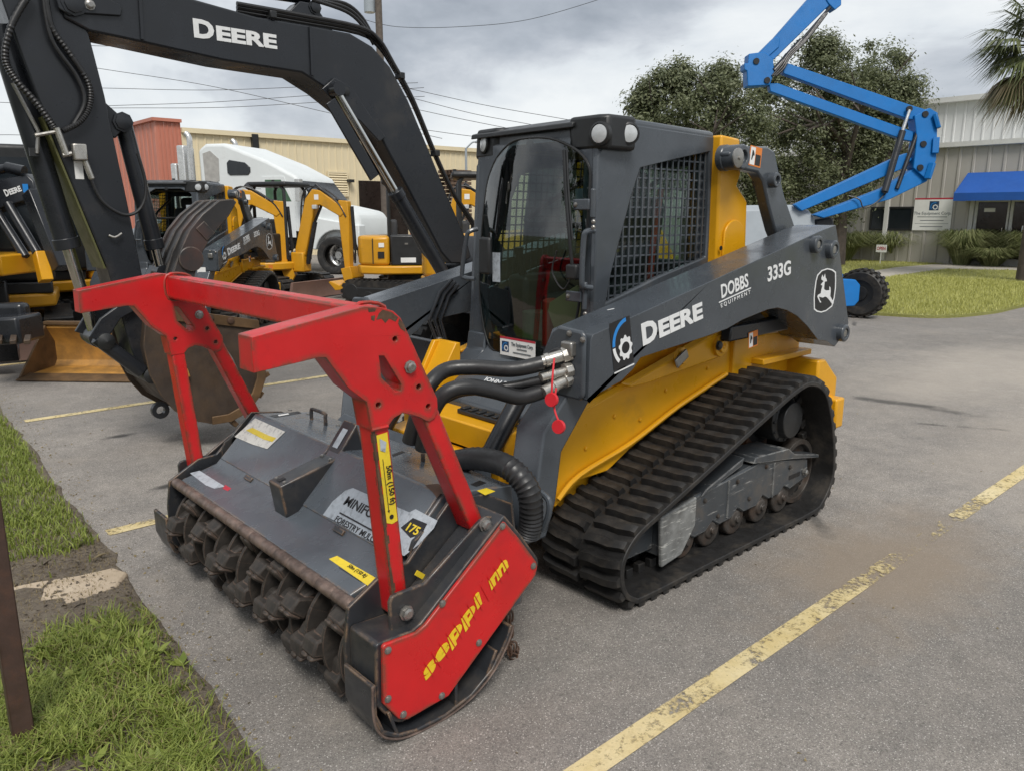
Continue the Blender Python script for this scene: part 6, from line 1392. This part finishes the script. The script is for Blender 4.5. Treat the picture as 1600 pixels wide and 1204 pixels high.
# ------------------------------------------------------------------ compact diggers, built once (nose to +x) and copied
def crawler(parent, c, dv, ln, h, wd):
    c = V(c); dv = V(dv).normalized(); sv = V((-dv.y, dv.x, 0)); b = B(); r = h / 2; prof = [(ln / 2 - r + r * math.cos(a), r + r * math.sin(a)) for a in [rad(-90 + 15 * k) for k in range(13)]]; prof += [(-x, z) for x, z in [(ln / 2 - r + r * math.cos(a), r + r * math.sin(a)) for a in [rad(90 - 15 * k) for k in range(13)]]]
    n = len(prof); b.v = [tuple(c + dv * x + sv * (-wd / 2) + ZUP * z) for x, z in prof] + [tuple(c + dv * x + sv * (wd / 2) + ZUP * z) for x, z in prof]
    b.f = [tuple(range(n)), tuple(range(2 * n - 1, n - 1, -1))] + [(i, (i + 1) % n, n + (i + 1) % n, n + i) for i in range(n)]
    t_ = part('crawler_track', parent, 'rubber', b, .01); pads = B(); per = 2 * (ln - h) + PI * h; m = int(per / .11)
    for k in range(m):
        s = per * k / m; L1 = ln - h
        if s < L1: x, z, an = -L1 / 2 + s, 0, -90
        elif s < L1 + PI * r: an = -90 + math.degrees((s - L1) / r); x, z = L1 / 2 + r * math.cos(rad(an)), r + r * math.sin(rad(an))
        elif s < 2 * L1 + PI * r: x, z, an = L1 / 2 - (s - L1 - PI * r), h, 90
        else: an = 90 + math.degrees((s - 2 * L1 - PI * r) / r); x, z = -L1 / 2 + r * math.cos(rad(an)), r + r * math.sin(rad(an))
        nr = dv * math.cos(rad(an)) + ZUP * math.sin(rad(an)); tg = sv.cross(nr); q = c + dv * x + ZUP * z + nr * .012
        pads.cbox(q, (.07, wd * 1.02, .03), MX(((tg.x, sv.x, nr.x), (tg.y, sv.y, nr.y), (tg.z, sv.z, nr.z))))
    pads.v = [(x, y, max(z, .002)) for x, y, z in pads.v]
    part('track_pads', t_, 'rubber', pads, kind='stuff')
    for k in range(5): part('track_wheel', t_, 'black_plastic', B().cyl(c + dv * (-ln / 2 + r + (ln - h) * k / 4) - sv * (wd / 2 + .02) + ZUP * (r if k in (0, 4) else .13), c + dv * (-ln / 2 + r + (ln - h) * k / 4) + sv * (wd / 2 + .02) + ZUP * (r if k in (0, 4) else .13), r * .72 if k in (0, 4) else .10, 18), .006)
    return t_
def digger():
    t = empty('mini_excavator', '', 'excavator')
    def trackloop(y): return B().prism([(-.95, .20), (-.90, .36), (-.78, .44), (.78, .40), (.92, .33), (.98, .20), (.92, .07), (.80, 0), (-.80, 0), (-.92, .06)], 'y', y - .15, y + .15)
    for y in (-.62, .62):
        tr = crawler(t, (0, y, 0), (1, 0, 0), 1.95, .42, .30); part('track_side', tr, 'black_plastic', B().box(-.7, .7, y - .165, y + .165, .12, .30), .02)
    part('undercarriage', t, 'black_plastic', B().box(-.5, .5, -.5, .5, .22, .42).cyl((0, 0, .4), (0, 0, .52), .36, 22), .01)
    bl = part('dozer_blade', t, 'blade_brown', B().prism([(1.18, .02), (1.24, .02), (1.20, .2), (1.24, .36), (1.18, .36), (1.14, .2)], 'y', -.80, .80), .006)
    for y in (-.35, .35): part('blade_arm', bl, 'black_plastic', B().beam((.3, y * .8, .28), (1.15, y, .2), .09, .10), .01)
    return t
def upper(t, ang, elbow=2.05, tip=(1.75, 1.7), stick_end=(1.82, .55), canopy=True, boomc='digger_yellow', deck=.55):
    ca, sa = math.cos(ang), math.sin(ang)
    def rot(b):
        b.v = [(x * ca - y * sa, x * sa + y * ca, z) for x, y, z in b.v]; return b
    P_ = lambda n, m, b, bev=0.0, **k: part(n, t, m, rot(b), bev, **k)
    hs = P_('house', 'digger_yellow', B().prism([(.55, -.45), (.62, -.2), (.62, .3), (.5, .62), (-.55, .66), (-.85, .45), (-.92, 0), (-.85, -.45), (-.5, -.66), (.3, -.66)], 'z', deck, deck + .16), .03)
    P_('engine_hood', 'digger_yellow', B().prism([(-.30, -.60), (-.30, .60), (-.62, .58), (-.86, .38), (-.90, 0), (-.86, -.38), (-.62, -.58)], 'z', deck + .161, deck + .70), .06, seg=3)
    P_('side_cover', 'black_plastic', B().box(-.28, .36, -.64, -.12, deck + .161, deck + .72), .03)
    P_('cover_label', 'white_label', B().box(-.1, .18, -.645, -.641, deck + .22, deck + .31)); P_('logo_plate', 'white_label', B().box(-.5, -.4, -.605, -.601, deck + .5, deck + .58)); P_('logo_plate', 'black_print', B().box(-.52, -.40, -.606, -.602, deck + .30, deck + .42))
    P_('seat', 'grey_seat', B().box(-.25, .2, .05, .5, deck + .35, deck + .47).box(-.28, -.14, .05, .5, deck + .45, deck + 1.0), .05, seg=3)
    P_('floor_console', 'black_plastic', B().box(-.25, .55, -.1, .6, deck + .161, deck + .30), .02)
    for y in (.0, .52): P_('control_lever', 'black_plastic', B().tube([(.22, y, deck + .3), (.26, y, deck + .62), (.28, y, deck + .75)], [.025, .02, .035], 8, 2))
    if canopy:
        for x, y in ((-.30, -.10), (-.30, .60), (.45, -.10), (.45, .60)): P_('canopy_post', 'black_plastic', B().tube([(x, y, deck + .2), (x, y, 2.12), (x * .85, y, 2.20)], .035, 8, 0))
        P_('canopy', 'black_plastic', B().box(-.42, .55, -.18, .68, 2.19, 2.29), .045, seg=3)
        P_('rear_guard', 'black_plastic', B().tube([(-.30, -.1, 1.5), (-.30, .6, 1.5)], .02, 8))
    else:
        cb2 = P_('cab', 'black_plastic', B().box(-.35, .52, -.14, .64, deck + .30, 2.45), .05, seg=3)
        part('cab_glass', cb2, 'dark_window', rot(B().box(.521, .53, -.06, .56, deck + .7, 2.3).box(-.2, .42, .641, .645, deck + .7, 2.3).box(-.2, .42, -.146, -.141, deck + .9, 2.3)))
    P_('swing_post', boomc, B().box(.55, .85, -.14, .14, deck - .05, deck + .35), .03)
    ez = elbow; ex_ = 1.15
    bm = [(.68, deck + .22), (.62, deck + .38), (ex_ - .22, ez - .10), (ex_ - .05, ez + .08), (ex_ + .12, ez + .06), (tip[0] + .02, tip[1] + .10), (tip[0] + .08, tip[1] - .02), (tip[0] - .02, tip[1] - .10), (ex_ + .12, ez - .22), (ex_ + .0, ez - .24), (.86, deck + .28)]
    b0 = P_('boom', boomc, B().prism(bm, 'y', -.085, .085), .015)
    part('boom_logo', b0, 'white_label', rot(B().box(ex_ - .0, ex_ + .10, -.090, -.087, ez - .12, ez - .02)))
    P_('boom_cylinder', 'black_boom', B().cyl((.86, 0, deck + .12), (1.08, 0, ez - .55), .05, 14).cyl((1.08, 0, ez - .55), (ex_ + .12, 0, ez - .20), .028, 10))
    P_('arm_cylinder', 'black_boom', B().cyl((ex_ + .0, 0, ez + .17), (tip[0] - .25, 0, tip[1] + .24), .045, 14).cyl((tip[0] - .25, 0, tip[1] + .24), (tip[0] + .05, 0, tip[1] + .20), .024, 10))
    for yy in (-.05, .05): P_('boom_hose', 'hose', B().tube([(.75, yy, deck + .5), (ex_ - .28, yy * 1.6, ez - .05), (ex_ + .02, yy * 1.6, ez + .13), (tip[0] - .1, yy * 1.6, tip[1] + .20), (tip[0] + .1, yy * 1.5, tip[1] - .1)], .016, 6, 4))
    P_('work_light', 'lamp_lens', B().box(ex_ - .02, ex_ + .08, -.16, -.095, ez - .30, ez - .22), .01); P_('hood_seam', 'black_print', B().box(-.62, -.60, -.602, -.5985, deck + .2, deck + .66)); P_('latch', 'steel', B().box(-.02, .04, -.648, -.641, deck + .55, deck + .58)); P_('beacon_post', 'black_plastic', B().cyl((-.35, .62, 2.2 if canopy else 2.4), (-.35, .62, 2.36 if canopy else 2.52), .03, 8))
    P_('deck_label', 'orange_label', B().box(.40, .50, -.665, -.661, deck + .04, deck + .12))
    s = stick_end; P_('stick', boomc, B().prism([(tip[0] - .06, tip[1] + .22), (tip[0] + .14, tip[1] + .20), (tip[0] + .16, tip[1] - .1), (s[0] + .07, s[1]), (s[0] - .05, s[1]), (tip[0] - .08, tip[1] - .05)], 'y', -.07, .07), .012)
    P_('bucket_cylinder', 'black_boom', B().cyl((tip[0] + .2, 0, tip[1] + .1), (s[0] + .17, 0, s[1] + .4), .035, 12).cyl((s[0] + .17, 0, s[1] + .4), (s[0] + .15, 0, s[1] + .15), .02, 10))
    P_('bucket', boomc if boomc != 'digger_yellow' else 'digger_yellow', B().prism([(s[0] - .05, s[1] + .05), (s[0] + .16, s[1] + .1), (s[0] + .22, s[1] - .12), (s[0] + .10, s[1] - .35), (s[0] - .2, s[1] - .38), (s[0] - .35, s[1] - .22), (s[0] - .3, s[1] - .2), (s[0] - .1, s[1] - .28), (s[0] + .02, s[1] - .2)], 'y', -.22, .22), .01)
    return t
def place(t, x, y, rz, label, group=None):
    t.location = (x, y, 0); t.rotation_euler = (0, 0, rz); t['label'] = label
    if group: t['group'] = group
    return t
GRP = 'compact excavators parked in the yard'
for sgn in (1, -1): crawler(ex, (-3.35, EY + sgn * .9, 0), (1, 0, 0), 2.2, .62, .40)
dA = upper(digger(), rad(6)); place(dA, -4.9, -12.55, math.atan2(.93, -.36), 'yellow mini excavator with black canopy and its boom folded, front of the white truck', GRP)
dB = upper(digger(), rad(30)); pB = at(612, 478, 2, 0); place(dB, pB.x - .75, pB.y - .6, math.atan2(.9, -.45), 'yellow and black mini excavator half hidden behind the large black boom', GRP)
dC = upper(digger(), rad(60)); pC = far(748, 335, 12.2); place(dC, pC.x, pC.y, math.atan2(.9, .1), 'yellow mini excavator showing between the black boom and the loader cab', GRP)
dD = upper(digger(), rad(38)); pD = far(292, 335, 15.5); place(dD, pD.x, pD.y, math.atan2(.9, -.3), 'yellow mini excavator behind the rear loader, boom in front of the white truck', GRP)
# two black-boomed diggers at the far left
dE = upper(digger(), rad(15), elbow=2.15, tip=(1.95, 1.75), stick_end=(2.05, .55), canopy=False, boomc='black_boom'); pE = far(70, 335, 11.5); place(dE, pE.x, pE.y, math.atan2(RIGHT.y * -1, RIGHT.x * -1) + rad(35), 'yellow bodied cab excavator with black boom behind the stick, far left', GRP)
dF = upper(digger(), rad(0), elbow=2.0, tip=(1.9, 1.55), stick_end=(1.95, .5), canopy=False, boomc='black_boom'); pF_ = far(-20, 335, 9.5); place(dF, pF_.x, pF_.y, math.atan2(RIGHT.y, RIGHT.x) - rad(60), 'black boomed excavator cut by the left edge of the picture', GRP)
# lettered boom at the far left edge
lb = empty('excavator_boom', 'black excavator boom with white lettering at the left edge', 'excavator boom', tuple(far(0, 560, 9.0)))
D0 = 8.6
def fp_(u, v, d=D0): return far(u, v, d)
lbp = [(-60, 318), (-40, 300), (8, 279), (40, 271), (52, 283), (55, 300), (45, 312), (10, 322), (-50, 345)]
q = [fp_(u, v) for u, v in lbp]; nn = -(FLAT); b = B(); m_ = len(q)
b.v = [tuple(p) for p in q] + [tuple(p - nn * .26) for p in q]; b.f = [tuple(range(m_)), tuple(range(2 * m_ - 1, m_ - 1, -1))] + [(i, (i + 1) % m_, m_ + (i + 1) % m_, m_ + i) for i in range(m_)]
lbo = part('boom', lb, 'black_boom', b, .012)
deere_fit(fp_(10, 307) + nn * .004, fp_(35, 298) + nn * .004, .075, 'white_print', lbo, (0, 0, 1), .002)
decal(lbo, 'blue_print', rect(0, 0, .06, .09), fp_(37, 301) + nn * .004, RIGHT, (0, 0, 1), .002, 'logo_panel')
part('boom_cylinder', lb, 'black_boom', B().cyl(fp_(-60, 275), fp_(20, 262), .05, 14).cyl(fp_(10, 262), fp_(38, 268), .06, 12))
part('stick', lb, 'black_boom', B().beam(fp_(50, 300), fp_(98, 420), .16, .16), .012)
part('lift_cylinder', lb, 'black_boom', B().cyl(fp_(12, 318), fp_(58, 395), .05, 14).cyl(fp_(-6, 330), fp_(40, 402), .05, 14), .003)
part('body', lb, 'machine_yellow', B().beam(fp_(-40, 412), fp_(38, 412), .8, .22), .02)
part('mount_post', lb, 'machine_yellow', B().beam(fp_(62, 395), fp_(72, 440), .12, .16), .01)
cq = at(45, 512, 2, 0); crawler(lb, cq + FLAT * .5, RIGHT * .8 - FLAT * .6, 2.1, .52, .38)
bb_ = part('backhoe_bucket', lb, 'black_boom', B().beam(fp_(-30, 516, 7.6), fp_(50, 512, 7.6), .42, .26), .03); part('bucket_back', bb_, 'black_boom', B().beam(fp_(-28, 494, 7.75), fp_(44, 491, 7.75), .16, .24), .05, seg=3)
for k in range(4): part('bucket_tooth', bb_, 'earthy_bucket', B().beam(fp_(-22 + k * 22, 526, 7.42), fp_(-24 + k * 22, 535, 7.2), .05, .04), .006)

# ------------------------------------------------------------------ white truck tractor
tk = empty('semi_truck', 'white sleeper cab semi truck parked before the beige warehouse', 'truck', (0, 0, 0))
part('sleeper', tk, 'truck_white', B().prism([(0, 1.0), (0, 3.45), (.25, 3.62), (.85, 3.62), (2.2, 3.12), (3.05, 2.70), (3.15, 2.55), (3.15, 1.0)], 'y', -1.15, 1.15), .09, seg=3)
part('hood', tk, 'truck_white', B().prism([(3.155, .95), (3.155, 2.0), (3.9, 1.9), (4.75, 1.72), (4.9, 1.5), (4.9, .95)], 'y', -1.05, 1.05), .12, seg=3)
part('windscreen', tk, 'dark_window', B().prism([(3.10, 2.56), (3.15, 2.57), (3.62, 2.0), (3.54, 2.0)], 'y', -1.02, 1.02))
part('cowl', tk, 'truck_white', B().prism([(3.151, 1.9), (3.151, 2.5), (3.52, 2.0), (3.52, 1.9)], 'y', -1.06, 1.06), .01)
part('sleeper_window', tk, 'dark_window', B().prism([(.92, 2.80), (.92, 3.08), (1.0, 3.16), (1.5, 3.08), (1.66, 2.95), (1.66, 2.82), (1.58, 2.74), (1.0, 2.74)], 'y', -1.175, -1.152), .02)
part('side_window', tk, 'green_stuff', B().prism([(2.1, 2.0), (2.1, 2.6), (2.6, 2.6), (2.9, 2.0)], 'y', -1.17, -1.151))  # green reflection on the glass put into the base colour
part('cab_door', tk, 'truck_white', B().prism([(2.0, 1.0), (2.0, 2.7), (2.7, 2.7), (3.0, 1.9), (3.0, 1.0)], 'y', -1.168, -1.1505), .01)
part('worn_patch', tk, 'truck_worn', B().prism([(.18, 2.5), (.16, 3.35), (.4, 3.42), (.66, 3.2), (.64, 2.6), (.4, 2.45)], 'y', -1.166, -1.151))
part('fender', tk, 'truck_white', B().prism([(3.35, .7)] + circ(4.25, .55, .66, 14, rad(170), rad(10)) + [(4.95, .7), (4.95, 1.35), (3.4, 1.6)], 'y', -1.22, -.8), .05, seg=3)
for y in (-1.3, 1.0):
    part('exhaust_stack', tk, 'alloy', B().cyl((-.25, y + .15, 1.0), (-.25, y + .15, 3.5), .10, 16).tube([(-.25, y + .15, 3.5), (-.25, y + .15, 3.8), (-.35, y + .15, 3.92)], .08, 12, 3))
part('fairing', tk, 'alloy', B().box(-.75, -.5, -1.1, -.8, 1.0, 3.6).box(-1.0, -.8, -1.1, -.9, 1.0, 3.1), .04)
part('chassis_rail', tk, 'black_plastic', B().box(-3.5, 4.85, -.45, .45, .65, .95), .02); part('fuel_tank', tk, 'alloy', B().cyl((.3, -.95, .75), (2.2, -.95, .75), .3, 20), .02)
for x in (4.25, -1.5, -2.8):
    for y in (-1.0, 1.0):
        wl = part('wheel', tk, 'rubber', B().lathe((x, y - .15 * (1 if y < 0 else -1), .52), (0, 1 if y > 0 else -1, 0), [(.30, -.02), (.44, -.02), (.51, .03), (.52, .06), (.52, .26), (.49, .30), (.44, .31), (.32, .28), (.30, .22)][::1], 34))
        rm = part('rim', wl, 'alloy', B().lathe((x, y + (.05 if y > 0 else -.05), .52), (0, 1 if y > 0 else -1, 0), [(.31, .06), (.31, .0), (.27, -.02), (.24, -.06), (.16, -.05), (.14, .05), (.10, .09), (0, .09)], 30))
        if y < 0:
            for k in range(10):
                a = 2 * PI * k / 10; part('hand_hole', rm, 'black_print', B().lathe((x + .205 * math.cos(a), y - .002, .52 + .205 * math.sin(a)), (0, -1, 0), [(.026, 0), (.026, .004), (0, .004)], 10))
for z_ in (1.55, 2.35): part('body_seam', tk, 'grey_print', B().box(.05, 1.95, -1.153, -1.1505, z_, z_ + .012))
part('locker_door', tk, 'truck_white', B().box(.35, 1.2, -1.165, -1.1505, 1.1, 1.5), .01); part('door_handle', tk, 'black_plastic', B().box(2.1, 2.3, -1.19, -1.168, 1.72, 1.77)); part('cab_step', tk, 'alloy', B().box(2.1, 2.9, -1.2, -1.0, .55, .62)); part('side_marker', tk, 'orange_label', B().box(3.35, 3.45, -1.235, -1.222, 1.2, 1.26))
for x_ in (.5, .9, 1.3): part('roof_marker', tk, 'orange_label', B().cbox((x_ + 1.0, -.6, 3.3 - (x_ - .5) * .35), (.1, .06, .05)))
part('mirror', tk, 'alloy', B().box(3.2, 3.35, -1.5, -1.3, 2.0, 2.6).tube([(3.1, -1.15, 2.5), (3.28, -1.4, 2.5)], .02, 6), .02)
part('bumper', tk, 'alloy', B().box(4.9, 5.02, -1.2, 1.2, .4, .8), .04)
wq = at(530, 428, 2, 0)
tk.rotation_euler = (0, 0, math.atan2(RIGHT.y, RIGHT.x) + rad(-14)); dirv = V((math.cos(tk.rotation_euler.z), math.sin(tk.rotation_euler.z), 0)); tk.location = wq - dirv * 4.25 - V((-dirv.y, dirv.x, 0)) * -1.15

# ------------------------------------------------------------------ blue articulated boom lift
bl = empty('boom_lift', 'blue articulated boom lift with raised arms behind the loader', 'boom lift', tuple(at(1345, 498, 2, 0)))
LD = 12.8
def lf(u, v, off=0.0): return far(u, v, LD) + FLAT * off
def fl(name, pts, th, off=0.0, matn='lift_blue', bevel=.012, parent=None):
    q = [lf(u, v, off) for u, v in pts]; n = len(q); b = B()
    b.v = [tuple(p) for p in q] + [tuple(p + FLAT * th) for p in q]; b.f = [tuple(range(n)), tuple(range(2 * n - 1, n - 1, -1))] + [(i, (i + 1) % n, n + (i + 1) % n, n + i) for i in range(n)]
    return part(name, parent or bl, matn, b, bevel)
fl('lower_boom', [(1276, 336), (1292, 341), (1395, 312), (1455, 283), (1462, 262), (1440, 258), (1420, 272), (1385, 294)], .16, .12)
fl('lower_link', [(1246, 320), (1258, 330), (1420, 262), (1432, 248), (1425, 238), (1405, 246)], .14, .14)
up_r = fl('upright', [(1430, 262), (1452, 282), (1466, 250), (1469, 176), (1456, 168), (1432, 180), (1436, 215)], .26, .06)
fl('upper_boom', [(1226, 98), (1236, 97), (1430, 163), (1460, 172), (1455, 188), (1425, 185), (1228, 113)], .16, .12)
fl('upper_link', [(1206, 128), (1220, 128), (1435, 205), (1432, 220), (1420, 218), (1208, 141)], .14, .14)
kn = fl('knuckle', [(1172, 83), (1196, 80), (1210, 90), (1212, 112), (1205, 132), (1170, 134), (1169, 110), (1165, 108), (1165, 98), (1171, 98)], .26, .06)
fl('jib_boom', [(1190, 84), (1212, 92), (1312, -6), (1318, -30), (1290, -30)], .20, .10)
fl('jib_end', [(1288, -12), (1318, -14), (1318, 6), (1308, 14), (1298, 4)], .24, .08)
fl('jib_shroud', [(1200, 90), (1220, 72), (1222, 58), (1214, 56), (1190, 80)], .21, .08)
for k in range(3): part('lift_hose', bl, 'hose', B().tube([lf(1208 + k * 3, 118, .05), lf(1222 + k * 2, 100 + k * 3, .03), lf(1236, 80 + k * 4, .04), lf(1262, 58 + k * 2, .05), lf(1290 + k * 2, 20, .05)], .018, 8, 4))
part('jib_cylinder', bl, 'black_boom', B().cyl(lf(1212, 110, .08), lf(1255, 62, .08), .05, 14).cyl(lf(1255, 62, .08), lf(1300, 10, .08), .025, 10))
part('lift_cylinder', bl, 'black_boom', B().cyl(lf(1384, 300, .04), lf(1412, 205, .04), .055, 14)); part('cylinder_rod', bl, 'chrome', B().cyl(lf(1412, 205, .04), lf(1423, 172, .04), .03, 12)); part('second_cylinder', bl, 'black_boom', B().cyl(lf(1406, 295, .1), lf(1448, 180, .1), .035, 12))
for u, v in ((1423, 170), (1448, 178), (1445, 225), (1440, 262), (1385, 298), (1183, 95), (1200, 125)): part('pivot_pin', bl, 'black_plastic', B().cyl(lf(u, v, .03), lf(u, v, .07), .05, 14))
for u0, v0, u1, v1 in ((1462, 178, 1468, 200), (1464, 215, 1462, 240), (1458, 255, 1450, 280)): part('side_step', bl, 'lift_blue', B().beam(lf(u0, v0, .02), lf(u1, v1, .02), .10, .06), .01)
part('cable', bl, 'hose', B().tube([lf(1330, 306, .1), lf(1345, 312, .05), lf(1352, 325, .05), lf(1372, 316, .05), lf(1390, 300, .1)], .012, 6, 5))
# grey turntable covers
fl('turntable_cover', [(1120, 400), (1120, 326), (1150, 321), (1248, 320), (1275, 328), (1285, 340), (1290, 400)], 1.3, .25, 'lift_grey', .10)
fl('counterweight', [(1285, 343), (1312, 338), (1318, 348), (1310, 392), (1290, 400)], 1.1, .35, 'black_plastic', .04)
fl('chassis', [(1120, 420), (1120, 480), (1330, 478), (1338, 440), (1325, 420)], 1.3, .35, 'lift_blue', .04)
fl('fork', [(1280, 432), (1320, 434), (1327, 442), (1325, 466), (1318, 474), (1280, 476)], .12, -.42, 'lift_blue', .015)
def tyre(p, ax, R=.40, w_=.28):
    t_ = part('wheel', bl, 'rubber', B().lathe(p, ax, [(R * .55, .02), (R * .86, 0), (R * .96, .03), (R * .97, w_ - .03), (R * .86, w_), (R * .55, w_ - .02)], 36))
    part('rim', t_, 'black_plastic', B().lathe(p, ax, [(R * .56, .02), (R * .54, .05), (R * .30, .06), (R * .28, .03), (0, .03)], 24))
    a = V(ax).normalized(); u = a.cross(V((0, 0, 1))).normalized(); w2 = a.cross(u); lgm = B().cbox((0, 0, 0), (.055, w_ * .5, .03)).mesh('tread_block', 'rubber', 0)
    for k in range(22):
        for s_ in (0, 1):
            an = 2 * PI * (k + s_ * .5) / 22; rd = u * math.cos(an) + w2 * math.sin(an); tg = a.cross(rd); c_ = V(p) + a * (w_ * (.25 + .5 * s_)) + rd * (R * .97 + .008)
            o = put('tread_block', lgm, t_); o.matrix_basis = MX(((tg.x, a.x, rd.x, c_.x), (tg.y, a.y, rd.y, c_.y), (tg.z, a.z, rd.z, c_.z), (0, 0, 0, 1)))
wc = at(1340, 497, 2, 0); wax = (RIGHT * .62 + FLAT * .78).normalized(); wc = V((wc.x, wc.y, .40)); tyre(wc - wax * .05, wax, .385)
tyre(wc - RIGHT * 2.0 - wax * .05, wax, .385); tyre(wc + FLAT * 1.7 - wax * .05, wax, .385)
# low hedge of green behind the parked machines, far left sky line
pf = gpos(30, 40)
# trees behind the viewer: seen only as reflections in the cab glass
b3 = V((13.0, 6.5, 0)); tree('oak_tree', 'oak standing behind the viewer, mirrored in the cab glass', b3, 8.0, 3.0, 4, 120, 16000, .14, 41, [(0, 0, 4.6, 2.6, 2.4), (1.2, -1.4, 3.8, 2.2, 2.0), (-1.0, 1.5, 3.6, 2.2, 2.0)])
b4 = V((12.0, -2.5, 0)); tree('oak_tree', 'second oak behind the viewer, mirrored in the cab glass', b4, 6.5, 2.6, 4, 100, 12000, .14, 42, [(0, 0, 3.8, 2.2, 2.0), (0.8, -1.6, 3.2, 2.0, 1.8), (-.6, 1.6, 3.0, 2.0, 1.8)])
